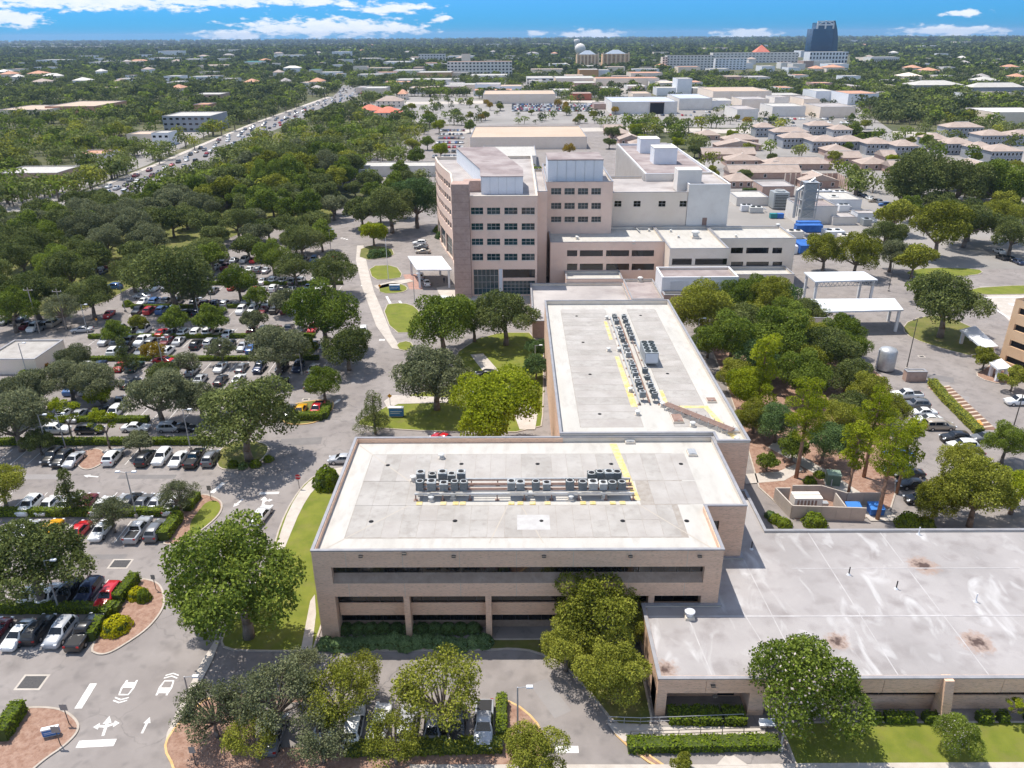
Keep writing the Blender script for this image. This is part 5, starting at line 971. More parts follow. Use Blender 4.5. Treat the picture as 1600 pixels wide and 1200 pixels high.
number([o for o in bpy.data.objects if o.name.startswith('suburb_house')], 'small house with a pitched roof among the far suburb trees'); number([o for o in bpy.data.objects if o.name.startswith('suburb_store')], 'small flat-roofed store among the far suburb trees')

SM2 = []
for _ in range(900):
    px, py = random.uniform(545,1330), random.uniform(100,190)
    w = random.uniform(18,52)*(.6+.5*(py-95)/95)
    if len(SM2) >= 62 or (py > 150 and 650 < px+w and px < 960) or (py > 158 and px < 1120): continue
    if any(abs(px+w/2-a) < (w+b2)/2+6 and abs(py-b) < 7 for a, b, b2 in SM2): continue
    SM2.append((px+w/2, py, w)); far_box('town_hall_block', 'x', px, px+w, py, random.uniform(6,11)+(150-min(150,py))*.06, random.uniform(22,45), random.choice((B_OFFW,B_PINKL,B_WHITE,B_TERRA)), random.choice((B_WROOF,B_WROOF,B_TANR,B_TAR,B_TERRAR)), group='pale town blocks')
for o in [o for o in bpy.data.objects if o.name.startswith('town_hall_block')]: o.name = 'town_block'
number([o for o in bpy.data.objects if o.name.startswith('town_block')], 'pale flat town block in the built-up far centre')
# ---------------------------------------------------------------- vegetation
T_BARK = mat('bark', (0.16,0.125,0.10), (0.24,0.20,0.165), 1.5, 0.95, 0.5, 8)
T_PBARK = mat('pine_bark', (0.24,0.14,0.09), (0.32,0.20,0.14), 1.5, 0.95, 0.5, 8)
LEAF = {'far': leaf_mat('far_leaf', (0.030,0.048,0.020), (0.140,0.165,0.066)), 'oak': leaf_mat('oak_leaf', (0.055,0.078,0.020), (0.230,0.260,0.088)), 'moss': leaf_mat('mossy_leaf', (0.072,0.090,0.040), (0.275,0.290,0.155)),
        'lime': leaf_mat('lime_leaf', (0.130,0.175,0.010), (0.420,0.460,0.036), .35), 'green': leaf_mat('green_leaf', (0.055,0.092,0.012), (0.250,0.310,0.055)),
        'olive': leaf_mat('olive_leaf', (0.095,0.112,0.012), (0.400,0.410,0.070)), 'gold': leaf_mat('gold_leaf', (0.22,0.15,0.015), (0.44,0.32,0.045)),
        'hedge': leaf_mat('hedge_leaf', (0.075,0.120,0.010), (0.250,0.310,0.038)), 'yellow': leaf_mat('yellow_leaf', (0.24,0.23,0.008), (0.50,0.46,0.02)),
        'deep': leaf_mat('deep_leaf', (0.045,0.085,0.028), (0.180,0.265,0.095)), 'front': leaf_mat('sun_painted_leaf', (0.055,0.105,0.040), (0.300,0.420,0.180)), 'flower': leaf_mat('blossom_petal', (0.50,0.40,0.38), (0.70,0.62,0.58)), 'orange': leaf_mat('orange_flower', (0.5,0.16,0.01), (0.65,0.3,0.02))}  # front: sunlight put into the leaf colour of shrubs the office shades
def quads(P_, Nn, size, tone, asp=0.75):
    k = len(P_); a = rng.normal(size=(k,3)); t = np.cross(Nn, a); t /= np.linalg.norm(t, axis=1)[:,None]+1e-9; b = np.cross(Nn, t)
    s = (size*rng.uniform(.65,1.35,(k,1)))/2; c = np.array([[-1,-.7],[1,-1],[.8,1],[-1.1,.75]])
    V = np.stack([P_+t*s*c[i,0]*rng.uniform(.75,1.25,(k,1))+b*s*asp*c[i,1]*rng.uniform(.75,1.25,(k,1)) for i in range(4)], 1)
    return V.reshape(-1,3), tone
def leaf_mesh(name, V, tone, m):
    nq = len(V)//4; me = bpy.data.meshes.new(name); me.vertices.add(len(V)); me.vertices.foreach_set('co', V.astype(np.float32).ravel())
    me.loops.add(nq*4); me.loops.foreach_set('vertex_index', np.arange(nq*4, dtype=np.int32)); me.polygons.add(nq)
    me.polygons.foreach_set('loop_start', np.arange(0, nq*4, 4, dtype=np.int32)); me.polygons.foreach_set('loop_total', np.full(nq, 4, np.int32))
    at_ = me.attributes.new('tone', 'FLOAT', 'FACE'); at_.data.foreach_set('value', tone.astype(np.float32)); me.materials.append(m); me.update(); return me
def lobes_of(kind, n):
    L_ = []
    for i in range(n):
        if kind == 'pine':
            z = random.uniform(-1,1); ang = random.uniform(0,6.28); r = random.uniform(.2,.75)*(1-.35*abs(z)); L_.append((r*math.cos(ang), r*math.sin(ang), z*1.25, random.uniform(.18,.34)))
        elif kind == 'cone':
            z = random.uniform(-1,1); ang = random.uniform(0,6.28); r = .8*(1-z)/2*random.uniform(.4,1); L_.append((r*math.cos(ang), r*math.sin(ang), z*1.15, .22+.14*(1-z)/2))
        else:
            vz = {'dome': .60, 'round': .85, 'open': .72}[kind]
            z = random.uniform(-.45,1); ang = random.uniform(0,6.28); rr = math.sqrt(max(0, 1-z*z)); k = random.uniform(.50,.86)
            lr = random.uniform(.18,.36) if kind != 'open' else random.uniform(.10,.22)
            L_.append((rr*k*math.cos(ang), rr*k*math.sin(ang), z*k*vz, lr))
    if kind in ('dome','round'): L_ += [(random.uniform(-.3,.3), random.uniform(-.3,.3), random.uniform(0,.25), .42) for _ in range(3)]
    return L_
def crown(kind, n_lobes, n_leaf, size, jit=.72, squash=.8):
    Ls = lobes_of(kind, n_lobes); A = np.array(Ls); w = A[:,3]**2; w /= w.sum(); idx = rng.choice(len(A), n_leaf*2, p=w)
    d = rng.normal(size=(n_leaf*2,3)); d /= np.linalg.norm(d, axis=1)[:,None]; rad = np.where(rng.random((n_leaf*2,1)) < .16, rng.uniform(.4,.8,(n_leaf*2,1)), rng.uniform(.76,1.12,(n_leaf*2,1)))
    c = A[idx,:3]; r = A[idx,3:4]; off = d*r*rad; off[:,2] *= squash; Pp = c+off
    gs = rng.random(len(Pp)) < (.85 if kind == 'open' else .14); g_ = rng.normal(size=(len(Pp),3))*r*(.66 if kind == 'open' else .6); gn_ = np.linalg.norm(g_,axis=1)[:,None]; g_ *= np.minimum(1, 1.22*r/gn_); g_[:,2] *= squash; Pp[gs] = (c+g_)[gs]
    ins = np.zeros(len(Pp), int)
    for j in range(len(A)): ins += (np.linalg.norm(Pp-A[j,:3], axis=1) < A[j,3]*.68)
    keep = ((ins == 0) | gs) & ~((d[:,2] < -.45) & (rng.random(len(d)) < .75)); Pp, d, idx = Pp[keep][:n_leaf], d[keep][:n_leaf], idx[keep][:n_leaf]
    Nn = d*(1-jit)+rng.normal(size=d.shape)*jit*.75+np.array([0,0,.25]); Nn /= np.linalg.norm(Nn, axis=1)[:,None]
    lobetone = rng.uniform(-.2,.2,len(A)); tone = np.clip(.5+lobetone[idx]+rng.normal(0,.20,len(Pp)), 0, 1)
    return Ls, *quads(Pp, Nn, size, tone)
def trunk_mesh(name, Ls, zc, m, tr=.075, nb=9, straight=False):
    b = MB(); fork = zc*.5 if not straight else zc+.7
    b.tube((0,0,-zc if False else 0),(0.02,0,fork*.5),tr*1.25,tr,8); b.tube((0.02,0,fork*.5),(0,.02,fork),tr,tr*(.8 if not straight else .4),8)
    for (x,y,z,r) in sorted(Ls, key=lambda q: -q[3])[:nb]:
        e = Vector((x,y,z+zc)); s = Vector((0,.02,fork)) if not straight else Vector((0,0,min(e.z-.1,fork))); mid = s.lerp(e,.5)+Vector((random.uniform(-.06,.06),random.uniform(-.06,.06),-.03 if not straight else .02))
        k = tr*(.6 if not straight else .3); b.tube(s,mid,k,k*.65,5,False); b.tube(mid,e,k*.65,k*.2,5,False)
    return b.mesh(name, m, True)
SPEC = {}  # kind -> list of (trunk mesh, crown mesh, hc)
def species(key, shape, leaf, hc, n_lobes, n_leaf, size, var=2, bark=None, tr=.07, squash=.8, nb=9, extra=None):
    SPEC[key] = []
    for v in range(var):
        Ls, V, tone = crown(shape, n_lobes, n_leaf, size, squash=squash); V = V.copy(); V[:,2] += hc
        cm = leaf_mesh('crown', V, tone, LEAF[leaf]); tm = trunk_mesh('trunk', Ls, hc, bark or T_BARK, tr, nb, shape in ('pine','cone')); ex = None
        if extra:
            k = rng.choice(len(V)//4, extra[1], replace=False); c = V.reshape(-1,4,3)[k].mean(1); c[:,2] += .02; n = (c-np.array([0,0,hc])); n /= np.linalg.norm(n,axis=1)[:,None]; c = c+n*.03
            V2, t2 = quads(c, n, extra[2], rng.uniform(0,1,len(c))); ex = leaf_mesh('blossom', V2, t2, LEAF[extra[0]])
        SPEC[key].append((tm, cm, hc, ex))
SP = [('oak','dome','oak',.95,26,dict(var=3)),('moss','dome','moss',.95,24,{}),('green','round','green',1.05,24,dict(var=2)),('lime','round','lime',1.0,26,{}),('olive','round','olive',1.05,24,{}),('open','open','olive',1.15,60,dict(nb=34,tr=.045,k=.4)),('openm','open','moss',1.1,60,dict(nb=34,tr=.05,k=.45)),
      ('deep','round','deep',1.05,28,{}),('pine','pine','lime',3.2,44,dict(bark=T_PBARK,tr=.07,squash=.6,nb=20,k=.8)),('cone','cone','oak',1.55,28,dict(tr=.06,k=.5)),('crepe','round','green',1.0,30,dict(var=1,tr=.035,extra=('flower',420,.034))),('gold','round','gold',1.1,22,dict(var=1,k=.6)),('young','open','lime',1.9,18,dict(var=1,tr=.05,k=.3))]
for key, shp, lf, hc, nl, kw in SP:
    kw = dict(kw); k = kw.pop('k', 1.0); kw.setdefault('var', 2 if key == 'olive' else 1); species(key+'+', shp, lf, hc, nl, int(19000*k), .036, **kw)
    kw2 = dict(kw); kw2['var'] = 2 if key in ('oak','green','moss','olive') else 1; species(key, shp, lf, hc, nl, int(7000*k), .066, **kw2)
NM = {'oak':'oak_tree','moss':'oak_tree','green':'shade_tree','lime':'camphor_tree','olive':'laurel_tree','open':'elm_tree','openm':'elm_tree','deep':'magnolia_tree','pine':'pine_tree','cone':'young_oak_tree','crepe':'crepe_myrtle_tree','gold':'maple_tree','young':'young_tree'}
tree_xy = []
def tree(x, y, R, kind, label, group=None, zs=1.0):
    tm, cm, hc, ex = random.choice(SPEC[kind+('+' if R*ppm((x,y,5)) > 30 else '')]); r = root(NM[kind], label, 'tree', (x, y, 0.02), random.uniform(0,6.28), group, (R, R, R*zs))
    obj('trunk', tm, r); c = obj('crown', cm, r)
    if ex: obj('blossom', ex, c)
    tree_xy.append((x, y, R)); return r
def solve(cx, cy, w, hc, zs=1.0):
    R = 5.0
    for _ in range(12): p = at(cx, cy, min(R*hc*zs, 50)); R = .5*R+.5*w/2/ppm(p)
    return p.x, p.y, R
def tree_at(cx, cy, w, kind, label, zs=1.0, group=None):
    x, y, R = solve(cx, cy, w, SPEC[kind][0][2], zs); return tree(x, y, R, kind, label, group, zs)
NEAR = [
 (372,905,225,'green','large dark tree on the lawn left of the office building',1.0),(330,1105,120,'openm','leafy tree at the left end of the short parking row'),(430,1085,150,'openm','airy tree over the parked cars, second from the left in the short row'),(530,1085,130,'open','thin airy tree in the middle of the short parking row'),
 (690,1078,165,'open','wide airy tree at the right of the short parking row'),(560,1055,95,'open','airy tree behind the white cars of the short row'),(470,1045,85,'openm','airy tree at the kerb above the short row'),(395,1150,100,'open','leafy tree at the lower left of the short row'),(500,1150,110,'openm','low leafy tree below the short parking row, left'),(615,1150,110,'open','low airy tree below the short parking row, middle'),(930,955,150,'olive','tall olive-green tree against the office facade'),(965,1045,120,'olive','olive-green tree beside the corner of the low building'),(885,1010,95,'olive','smaller olive-green tree at the drop-off kerb'),(1000,975,70,'olive','olive-green tree leaning over the low roof corner'),
 (1262,1070,180,'crepe','large crepe myrtle dotted with pale blossom'),(1497,1148,72,'crepe','small blossoming crepe myrtle on the lawn',1.15),(1584,1102,38,'young','slender lime-green sapling on the lawn'),(838,1180,105,'olive','yellowish tree at the bottom edge beside the drop-off'),(1066,1192,36,'olive','small bush-like tree in the ramp bed'),(322,960,70,'green','tree hanging over the narrow walk'),
 (45,880,175,'oak','oak spreading over the lower left parking row'),(20,655,120,'moss','pale oak at the left edge between the parking rows'),(30,612,95,'moss','oak at the left edge behind the pale one'),(105,765,58,'cone','small conical oak between white cars'),(172,800,70,'openm','small airy tree behind the white car'),(278,772,66,'openm','airy tree over the grass-edged bed'),(378,652,165,'oak','biggest spreading oak in the left lot beside the drive'),
 (245,618,115,'moss','oak with a bright trunk left of the biggest oak'),(160,655,55,'young','thin lime tree between the parallel-parked cars'),(100,640,60,'young','thin lime sapling left of the middle hedge'),(155,595,80,'moss','grey-green oak over the middle rows'),(105,588,85,'moss','grey-green oak nearer the left clinic'),(155,617,45,'lime','bright lime tree below the grey-green oaks'),(192,552,44,'cone','small oak above the red and green cars'),(237,548,38,'gold','small golden tree in the lot'),(217,505,30,'olive','little round tree at the lot entrance'),
 (265,430,135,'oak','large oak with visible trunk in the upper left lot'),(425,402,64,'green','round bright tree in the upper lot'),(372,440,62,'green','tree left of the red car in the upper lot'),(505,490,120,'green','big dense oak over the right part of the lot'),(542,540,88,'oak','oak at the edge of the campus drive'),(520,425,80,'oak','oak by the drive in the upper lot'),(430,540,105,'moss','pale oak with a thick trunk in the middle lot'),(345,545,50,'openm','small airy tree in the middle lot'),(290,565,48,'openm','small tree near the little red car'),(272,500,46,'green','dense small tree beside the lot road'),(445,470,50,'moss','oak over the centre of the upper rows'),(395,500,44,'moss','oak between the upper car rows'),
 (505,597,62,'green','tree with a leaning trunk beside the campus drive'),(583,636,62,'cone','dark conical oak on the courtyard lawn'),(95,480,66,'openm','tall sparse tree by the utility poles'),(140,462,80,'oak','oak over the crimson car'),(50,455,100,'oak','oak at the left edge above the clinic'),(15,480,80,'green','tree at the left edge before the clinic'),(310,620,75,'moss','oak behind the biggest oak'),(60,840,30,'green','shrub-like tree beside the yellow car'),
 (690,500,115,'green','dark oak at the forecourt lawn'),(790,492,108,'oak','dark oak below the hospital entrance'),(680,585,130,'moss','grey mossy oak in the courtyard'),(775,635,160,'lime','bright lime-green tree behind the office roof'),(838,572,44,'deep','small dark magnolia beside the wing'),(838,545,40,'deep','dark magnolia higher beside the wing'),(740,500,70,'green','tree between the two dark courtyard oaks'),(610,322,90,'oak','oak at the upper end of the campus drive'),(650,312,85,'deep','dark round oak near the curved tower side'),(583,362,46,'lime','light green tree on the drive island'),(565,330,60,'oak','oak left of the drive top'),
 (1100,480,100,'olive','olive-green tree at the far end of the wing'),(1145,530,105,'green','tree right of the wing, farther one'),(1225,530,110,'green','big tree behind the pine grove'),(1290,545,100,'oak','oak near the ambulance bay'),(1185,560,80,'deep','dark tree beside the wing wall'),(1255,585,90,'green','tree in the middle of the pine grove'),(1325,585,80,'oak','oak left of the gas tank'),(1172,607,88,'lime','light green tree touching the wing roof'),(1108,530,60,'green','narrow tree along the wing wall'),
 (1262,640,78,'pine','bright pine with two trunks beside the walk'),(1370,650,70,'pine','tall pine left of the parked vans'),(1395,705,80,'pine','pine leaning over the black cars'),(1340,700,60,'pine','pine above the generator yard'),(1290,690,75,'deep','dark round magnolia under the pines'),(1330,640,70,'oak','oak between the tall pines'),(1195,560,60,'pine','pine rising behind the wing edge'),
 (1482,470,130,'oak','large dark oak above the service road'),(1540,560,40,'olive','small tree before the walkway canopy'),(1585,590,45,'olive','small tree by the garage canopy'),(1530,768,125,'olive','broad tree behind the low building, middle'),(1465,780,80,'olive','tree behind the low building at the black cars'),(1590,765,90,'lime','light tree at the right edge behind the low building'),(1575,690,75,'green','tree at the right edge above the loading bay'),(1500,720,70,'olive','tree over the right parking row'),
 (1290,392,70,'olive','olive tree behind the loading canopy, left'),(1340,395,75,'olive','olive tree behind the loading canopy, right'),(1395,395,65,'moss','pale tree by the service road'),(1430,405,60,'olive','tree by the lawn island'),(1470,355,100,'olive','big tree above the service lot'),(1400,335,60,'olive','tree left of the big service lot tree'),(1515,345,90,'oak','oak above the right lot'),(1585,365,75,'oak','oak at the right edge above the lot'),(1440,275,110,'oak','oak behind the plant yard screen'),(1500,285,100,'oak','oak right of the plant yard screen'),(1560,285,95,'green','tree at the right edge behind the villas'),(1410,300,60,'oak','oak beside the plant yard'),(1590,300,60,'oak','oak at the right edge above the clinic'),
 (60,690,50,'oak','oak left of the black cars at the middle hedge'),(215,690,48,'moss','oak over the middle of the long hedge'),(120,560,60,'moss','grey-green oak right of the small clinic'),(255,585,50,'oak','oak between the middle lot rows'),(330,500,55,'green','leafy tree at the end of the dark car line'),(470,545,50,'green','tree beside the pale thick-trunked oak'),(460,420,60,'oak','oak above the pale car line'),(400,465,40,'green','tree in front of the pale upper cars'),(300,455,60,'moss','oak between the large oak and the dark cars'),(205,425,70,'oak','oak at the left of the lot entrance road'),(330,400,52,'green','tree at the top of the lot road'),(470,375,70,'oak','oak at the upper right of the lot'),(180,520,45,'green','tree over the shaded lot road'),(0,760,80,'olive','olive tree at the left edge beside the white cars'),
 (1215,660,70,'deep','dark tree beside the bright double pine'),(1310,655,70,'olive','olive tree behind the transformer'),(1240,700,50,'green','small tree on the pine bed'),(1200,720,36,'green','small dark tree by the wing corner'),(1355,610,70,'olive','olive tree above the tall pines'),(1420,690,60,'pine','pine at the right edge of the pine bed'),(1180,650,60,'olive','olive tree close to the wing front corner'),(1395,640,60,'olive','olive tree left of the parked pickup'),
 (890,232,22,'gold','small golden tree behind the hospital centre'),(1440,450,50,'green','small tree by the lawn island road')]
for q in NEAR: tree_at(*q[:5], zs=q[5] if len(q) > 5 else 1.0)
# groves: countable trees of the nearer canopy
def inside(p, poly):
    c = False; n = len(poly)
    for i in range(n):
        a, b = poly[i], poly[(i+1) % n]
        if (a[1] > p[1]) != (b[1] > p[1]) and p[0] < (b[0]-a[0])*(p[1]-a[1])/(b[1]-a[1])+a[0]: c = not c
    return c
def grove(poly_px, n, Rr, kinds, label, group, gap=.62):
    poly = G(*poly_px); xs = [p[0] for p in poly]; ys = [p[1] for p in poly]; k = tries = 0; made = []
    while k < n and tries < n*60:
        tries += 1; x = random.uniform(min(xs),max(xs)); y = random.uniform(min(ys),max(ys))
        if not inside((x,y), poly): continue
        R = random.uniform(*Rr)
        if any((x-a)**2+(y-b)**2 < ((R+r)*gap)**2 for a,b,r in tree_xy): continue
        made.append(tree(x, y, R, random.choice(kinds), label, group, random.uniform(.85,1.15))); k += 1
    number(made, label)
grove([(-140,480),(-60,400),(0,362),(120,335),(300,330),(340,360),(250,395),(215,440),(150,475),(60,492)], 46, (5,8), ['oak','oak','oak','green','moss'], 'oak in the dense grove at the left of the lot', 'trees of the dense left grove')
grove([(120,345),(330,318),(525,322),(525,395),(440,400),(330,425),(300,380)], 34, (4.5,7), ['oak','oak','green','moss'], 'tree in the grove at the top of the lot', 'trees of the upper lot grove')
grove([(235,345),(330,308),(420,272),(500,250),(560,270),(540,305),(400,335),(250,352)], 56, (5.5,9), ['oak','oak','green','olive','moss'], 'tree in the wood between the boulevard and the lot', 'trees between the boulevard and the lot')
grove([(545,302),(670,300),(680,360),(640,380),(560,330)], 9, (4.5,6.5), ['oak','green'], 'tree beside the curved tower side', 'trees beside the curved tower side')
grove([(1080,480),(1200,480),(1330,540),(1340,600),(1200,640),(1130,610)], 16, (4,6), ['green','oak','deep','olive'], 'tree in the thicket right of the office wing', 'thicket right of the office wing')
grove([(1420,420),(1330,400),(1380,330),(1480,300),(1620,300),(1650,380),(1520,395)], 18, (4.5,7), ['oak','olive','green'], 'tree around the service lot', 'trees around the service lot')
# hedges and shrubs
S_CORE = mat('hedge_core', (0.045,0.065,0.012), (0.07,0.095,0.02), 3, .95)
def hedge(pts, w, h, label, leaf='hedge', z=.12, name='hedge'):
    """a clipped hedge along a world polyline"""
    core = MB(); Ps, Ns = [], []
    for a, e in zip(pts, pts[1:]):
        a, e = Vector(a[:2]), Vector(e[:2]); L_ = (e-a).length; u = (e-a)/L_; n = Vector((-u.y,u.x))
        core.prism([tuple(a+n*w*.44),tuple(e+n*w*.44),tuple(e-n*w*.44),tuple(a-n*w*.44)], z-.1, z+h*.94)
        k = int(L_*(w+2*h)*34)
        for _ in range(k):
            s = random.uniform(-.03,L_+.03); t = random.random()*(w+2*h); bul = .05*math.sin(s*1.7)+random.uniform(-.05,.07)
            if t < w: p = a+u*s+n*(t-w/2); q = (p.x,p.y,z+h+bul); d = (0,0,1)
            else:
                sd = 1 if t-w < h else -1; zz = z+((t-w) % h); p = a+u*s+n*sd*(w/2+bul); q = (p.x,p.y,zz); d = (n.x*sd,n.y*sd,.3)
            Ps.append(q); Ns.append(d)
    Ps, Ns = np.array(Ps), np.array(Ns,float)+rng.normal(size=(len(Ps),3))*.45; Ns /= np.linalg.norm(Ns,axis=1)[:,None]
    V, t = quads(Ps, Ns, .19, np.clip(.5+rng.normal(0,.22,len(Ps)),0,1))
    o = root(name, label, 'hedge'); core.build('stems', S_CORE, o); obj('foliage', leaf_mesh('foliage', V, t, LEAF[leaf]), o); return o
def hp(*p): return [at(*q) for q in p]
hedge(hp((2,1160),(34,1112)), 1.5, 1.5, 'clipped hedge in the lower left corner bed'); hedge(hp((143,1003),(160,975)), 1.0, 1.3, 'clipped hedge beside the round yellow shrub'); hedge(hp((163,968),(180,950)), 1.0, 1.1, 'short clipped hedge joining the cross hedge'); hedge(hp((184,945),(214,908)), 1.2, 1.4, 'clipped hedge beside the red car')
hedge([(-76,72.9),(-47.8,72.9)], 1.3, .9, 'long hedge between the two lower left car rows'); hedge([(-100,93.3),(-48.7,93.3)], 1.2, 1.0, 'long hedge between the middle left car rows'); hedge([(-98,114.6),(-50,114.6)], 1.2, 1.0, 'long hedge behind the white cars'); hedge([(-96,122.9),(-66,122.9)], 1.2, .9, 'hedge between the parallel-parked and nose-in cars')
hedge(hp((256,846),(280,812)), 1.5, 1.4, 'thick clipped hedge at the end of the middle rows'); hedge(hp((292,800),(309,778)), 1.3, 1.1, 'hedge beside the airy bed tree'); hedge(hp((452,655),(505,655),(512,640)), 1.6, 1.2, 'angled hedge round the yellow and red cars')
hedge([(-100,151.6),(-42,151.6)], 1.1, .8, 'hedge between the upper middle car rows'); hedge([(-98,165),(-46,165)], 1.1, .8, 'hedge in the upper lot, nearer one'); hedge([(-98,186.3),(-46,186.3)], 1.1, .8, 'hedge in the upper lot, middle one'); hedge([(-100,206.2),(-48,206.2)], 1.1, .8, 'hedge in the upper lot, farthest one')
hedge(hp((784,1158),(784,1096)), 1.0, 1.2, 'narrow hedge at the right end of the short parking row'); hedge(hp((540,1176),(785,1170)), 1.4, 1.0, 'hedge in front of the short parking row', 'olive'); hedge(hp((980,1169),(1215,1165)), 1.5, .8, 'long clipped hedge below the entrance ramp', 'hedge')
for i,(a,b) in enumerate(((1040,1073),(1075,1120),(1124,1158))): hedge([(at(a,1110).x,56.6),(at(b,1110).x,56.6)], 1.9, 1.0, f'clipped block hedge under the entrance overhang, {ORD[i+1]} from the left', z=.05)
for i,(a,b) in enumerate(((1350,1366),(1372,1419),(1432,1458),(1515,1537),(1547,1562),(1590,1620))): hedge([(at(a,1112).x,56.3),(at(b,1112).x,56.3)], .9, .9, f'low block hedge along the low building, {ORD[i+1]} from the left', z=.14)
hedge(hp((1160,262+40),(1222,262+40)), 2, 2, 'dark hedge beside the villas', 'deep'); hedge(hp((1455,600),(1475,625),(1510,660),(1530,680)), 1.6, 1.1, 'straggling hedge along the loading bay', 'olive')
sh = {}
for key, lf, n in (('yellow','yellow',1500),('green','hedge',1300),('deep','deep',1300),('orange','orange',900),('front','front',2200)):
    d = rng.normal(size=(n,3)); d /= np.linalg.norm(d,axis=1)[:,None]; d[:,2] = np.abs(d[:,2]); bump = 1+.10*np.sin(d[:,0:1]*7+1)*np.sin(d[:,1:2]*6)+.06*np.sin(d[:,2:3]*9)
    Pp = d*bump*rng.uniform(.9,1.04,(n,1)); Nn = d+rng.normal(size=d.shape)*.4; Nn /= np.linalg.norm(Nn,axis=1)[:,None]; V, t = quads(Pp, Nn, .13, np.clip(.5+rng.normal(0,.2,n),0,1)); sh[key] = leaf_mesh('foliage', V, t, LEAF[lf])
st_ = MB(); st_.lathe((0,0,0), [(.5,0),(.86,.3),(.8,.6),(.4,.85),(.05,.92)], 12); st_ = st_.mesh('stems', S_CORE)
def shrub(px, py, w, kind, label, hz=.85, group=None):
    q = at(px, py); R = w/2/ppm(q); r = root('shrub', label, 'shrub', (q.x, q.y, .1), random.uniform(0,6), group, (R, R, R*hz)); obj('stems', st_, r); obj('foliage', sh[kind], r)
shrub(183,984,44,'yellow','big round yellow shrub in the mulch bed',.95); shrub(215,932,30,'yellow','smaller round yellow shrub in the mulch bed',.9); shrub(226,938,22,'green','little dark tree-like shrub beside the small yellow shrub',1.7); shrub(512,760,42,'green','tall shrub against the left wall of the office',1.5)
for i in range(15): shrub(510+i*17.6, 1008+random.uniform(-3,3), random.uniform(25,34), 'front', f'green shrub coloured as if sunlit along the office front, {ORD[i+1]} from the left', random.uniform(.8,1.05), 'shrubs along the office front')
for i in range(12): shrub(520+i*20, 986, 26, 'deep', f'shaded shrub under the office windows, {ORD[i+1]} from the left', .9, 'shrubs under the office windows')
for i,(x,y,w,k) in enumerate(((200,478,16,'green'),(40,590,22,'green'),(62,588,16,'green'),(85,560,18,'orange'),(72,575,15,'orange'),(98,558,14,'orange'),(70,545,14,'green'),(1212,815,22,'green'),(1225,822,24,'green'),(1203,808,18,'deep'),(1272,820,36,'green'),(1420,822,40,'green'),(1445,824,30,'green'),(585,402,22,'deep'),(600,400,22,'deep'),(690,372,20,'deep'),(686,362,18,'green'),(1265,755,20,'green'),(1280,745,18,'green'),(420,720,16,'green'),(400,728,18,'green'),(380,731,16,'deep'),(365,728,16,'green'),(1208,725,16,'deep'))):
    shrub(x, y, w, k, {'green':'leafy green','deep':'dark green','orange':'orange-flowered'}[k]+f' shrub, {ORD[i+1]} of the scattered bed plants counted from the left clinic', 1.0, 'scattered bed shrubs')
# ---------------------------------------------------------------- woodland masses nobody could count
def wood(name, label, pts, lobes, leaf, sizes, per, qs):
    """pts: n x 4 (x, y, R, hc)"""
    pts = np.array(pts); n = len(pts); k = per*n; I = np.repeat(np.arange(n), per)
    d = rng.normal(size=(k,3)); d /= np.linalg.norm(d,axis=1)[:,None]; d[:,2] = np.where(d[:,2] < -.65, -d[:,2], d[:,2])
    lob = rng.normal(size=(n,5,3)); lob /= np.linalg.norm(lob,axis=2)[:,:,None]; lob[:,:,2] = np.abs(lob[:,:,2])*.6; j = rng.integers(0,5,k)
    c = lob[I,j]*.5; R = pts[I,2:3]; Pp = c+d*rng.uniform(.42,.56,(k,1)); Pp[:,2] *= .95
    Wd = Pp*R; Wd[:,0] += pts[I,0]; Wd[:,1] += pts[I,1]; Wd[:,2] += pts[I,3]
    Nn = d+rng.normal(size=d.shape)*.35; Nn /= np.linalg.norm(Nn,axis=1)[:,None]
    tt = rng.uniform(-.28,.28,n); V, t = quads(Wd, Nn, qs*R, np.clip(.5+tt[I]+rng.normal(0,.15,k),0,1)); o = tag(obj(name, leaf_mesh(name, V, t, LEAF[leaf])), label, kind='stuff')
    if per > 50:
        a = np.array([0,2.1,4.2]); r0 = pts[:,2:3]*.055; X_ = pts[:,0:1]+np.cos(a)*r0; Y_ = pts[:,1:2]+np.sin(a)*r0; zt = pts[:,3:4]+0*X_; V3 = []
        for i in range(3): j2 = (i+1) % 3; V3.append(np.stack([np.stack([X_[:,i],Y_[:,i],0*zt[:,i]],1), np.stack([X_[:,j2],Y_[:,j2],0*zt[:,i]],1), np.stack([X_[:,j2],Y_[:,j2],zt[:,i]],1), np.stack([X_[:,i],Y_[:,i],zt[:,i]],1)],1))
        V3 = np.concatenate(V3).reshape(-1,3); tr_ = obj('trunks', leaf_mesh('trunks', V3, np.zeros(len(V3)//4), T_BARK), o); tag(tr_, kind='stuff')
    return o
GARDP = G((1095,318),(1095,205),(1370,200),(1640,215),(1700,300),(1450,300),(1330,300))
MALLP = G((560,168),(640,150),(900,163),(1010,150),(1330,160),(1395,205),(1330,222),(1160,200),(960,197),(740,196),(640,192))
CLEAR = [G(*p) for p in ([*BL_L,*[(x+11,y+7) for x,y in BL_R]],[(600,292),(735,288),(742,200),(690,196),(660,215)],[(735,238),(735,195),(935,195),(1000,300),(860,300)],[(940,300),(940,205),(1075,228),(1150,320)],[(1025,185),(955,200),(955,176),(1112,172),(1112,182)],[(795,177),(930,177),(930,163),(795,163)],
         [(512,290),(684,286),(684,262),(512,262)],[(1060,118),(1330,118),(1330,86),(1030,100)],[(500,292),(500,1500),(2000,1500),(2000,320),(1000,300)],[(-400,340),(0,330),(200,322),(500,325),(500,1500),(-400,1500)])]
BOXES = [(o.matrix_world.translation, o) for o in ()]
bb = []
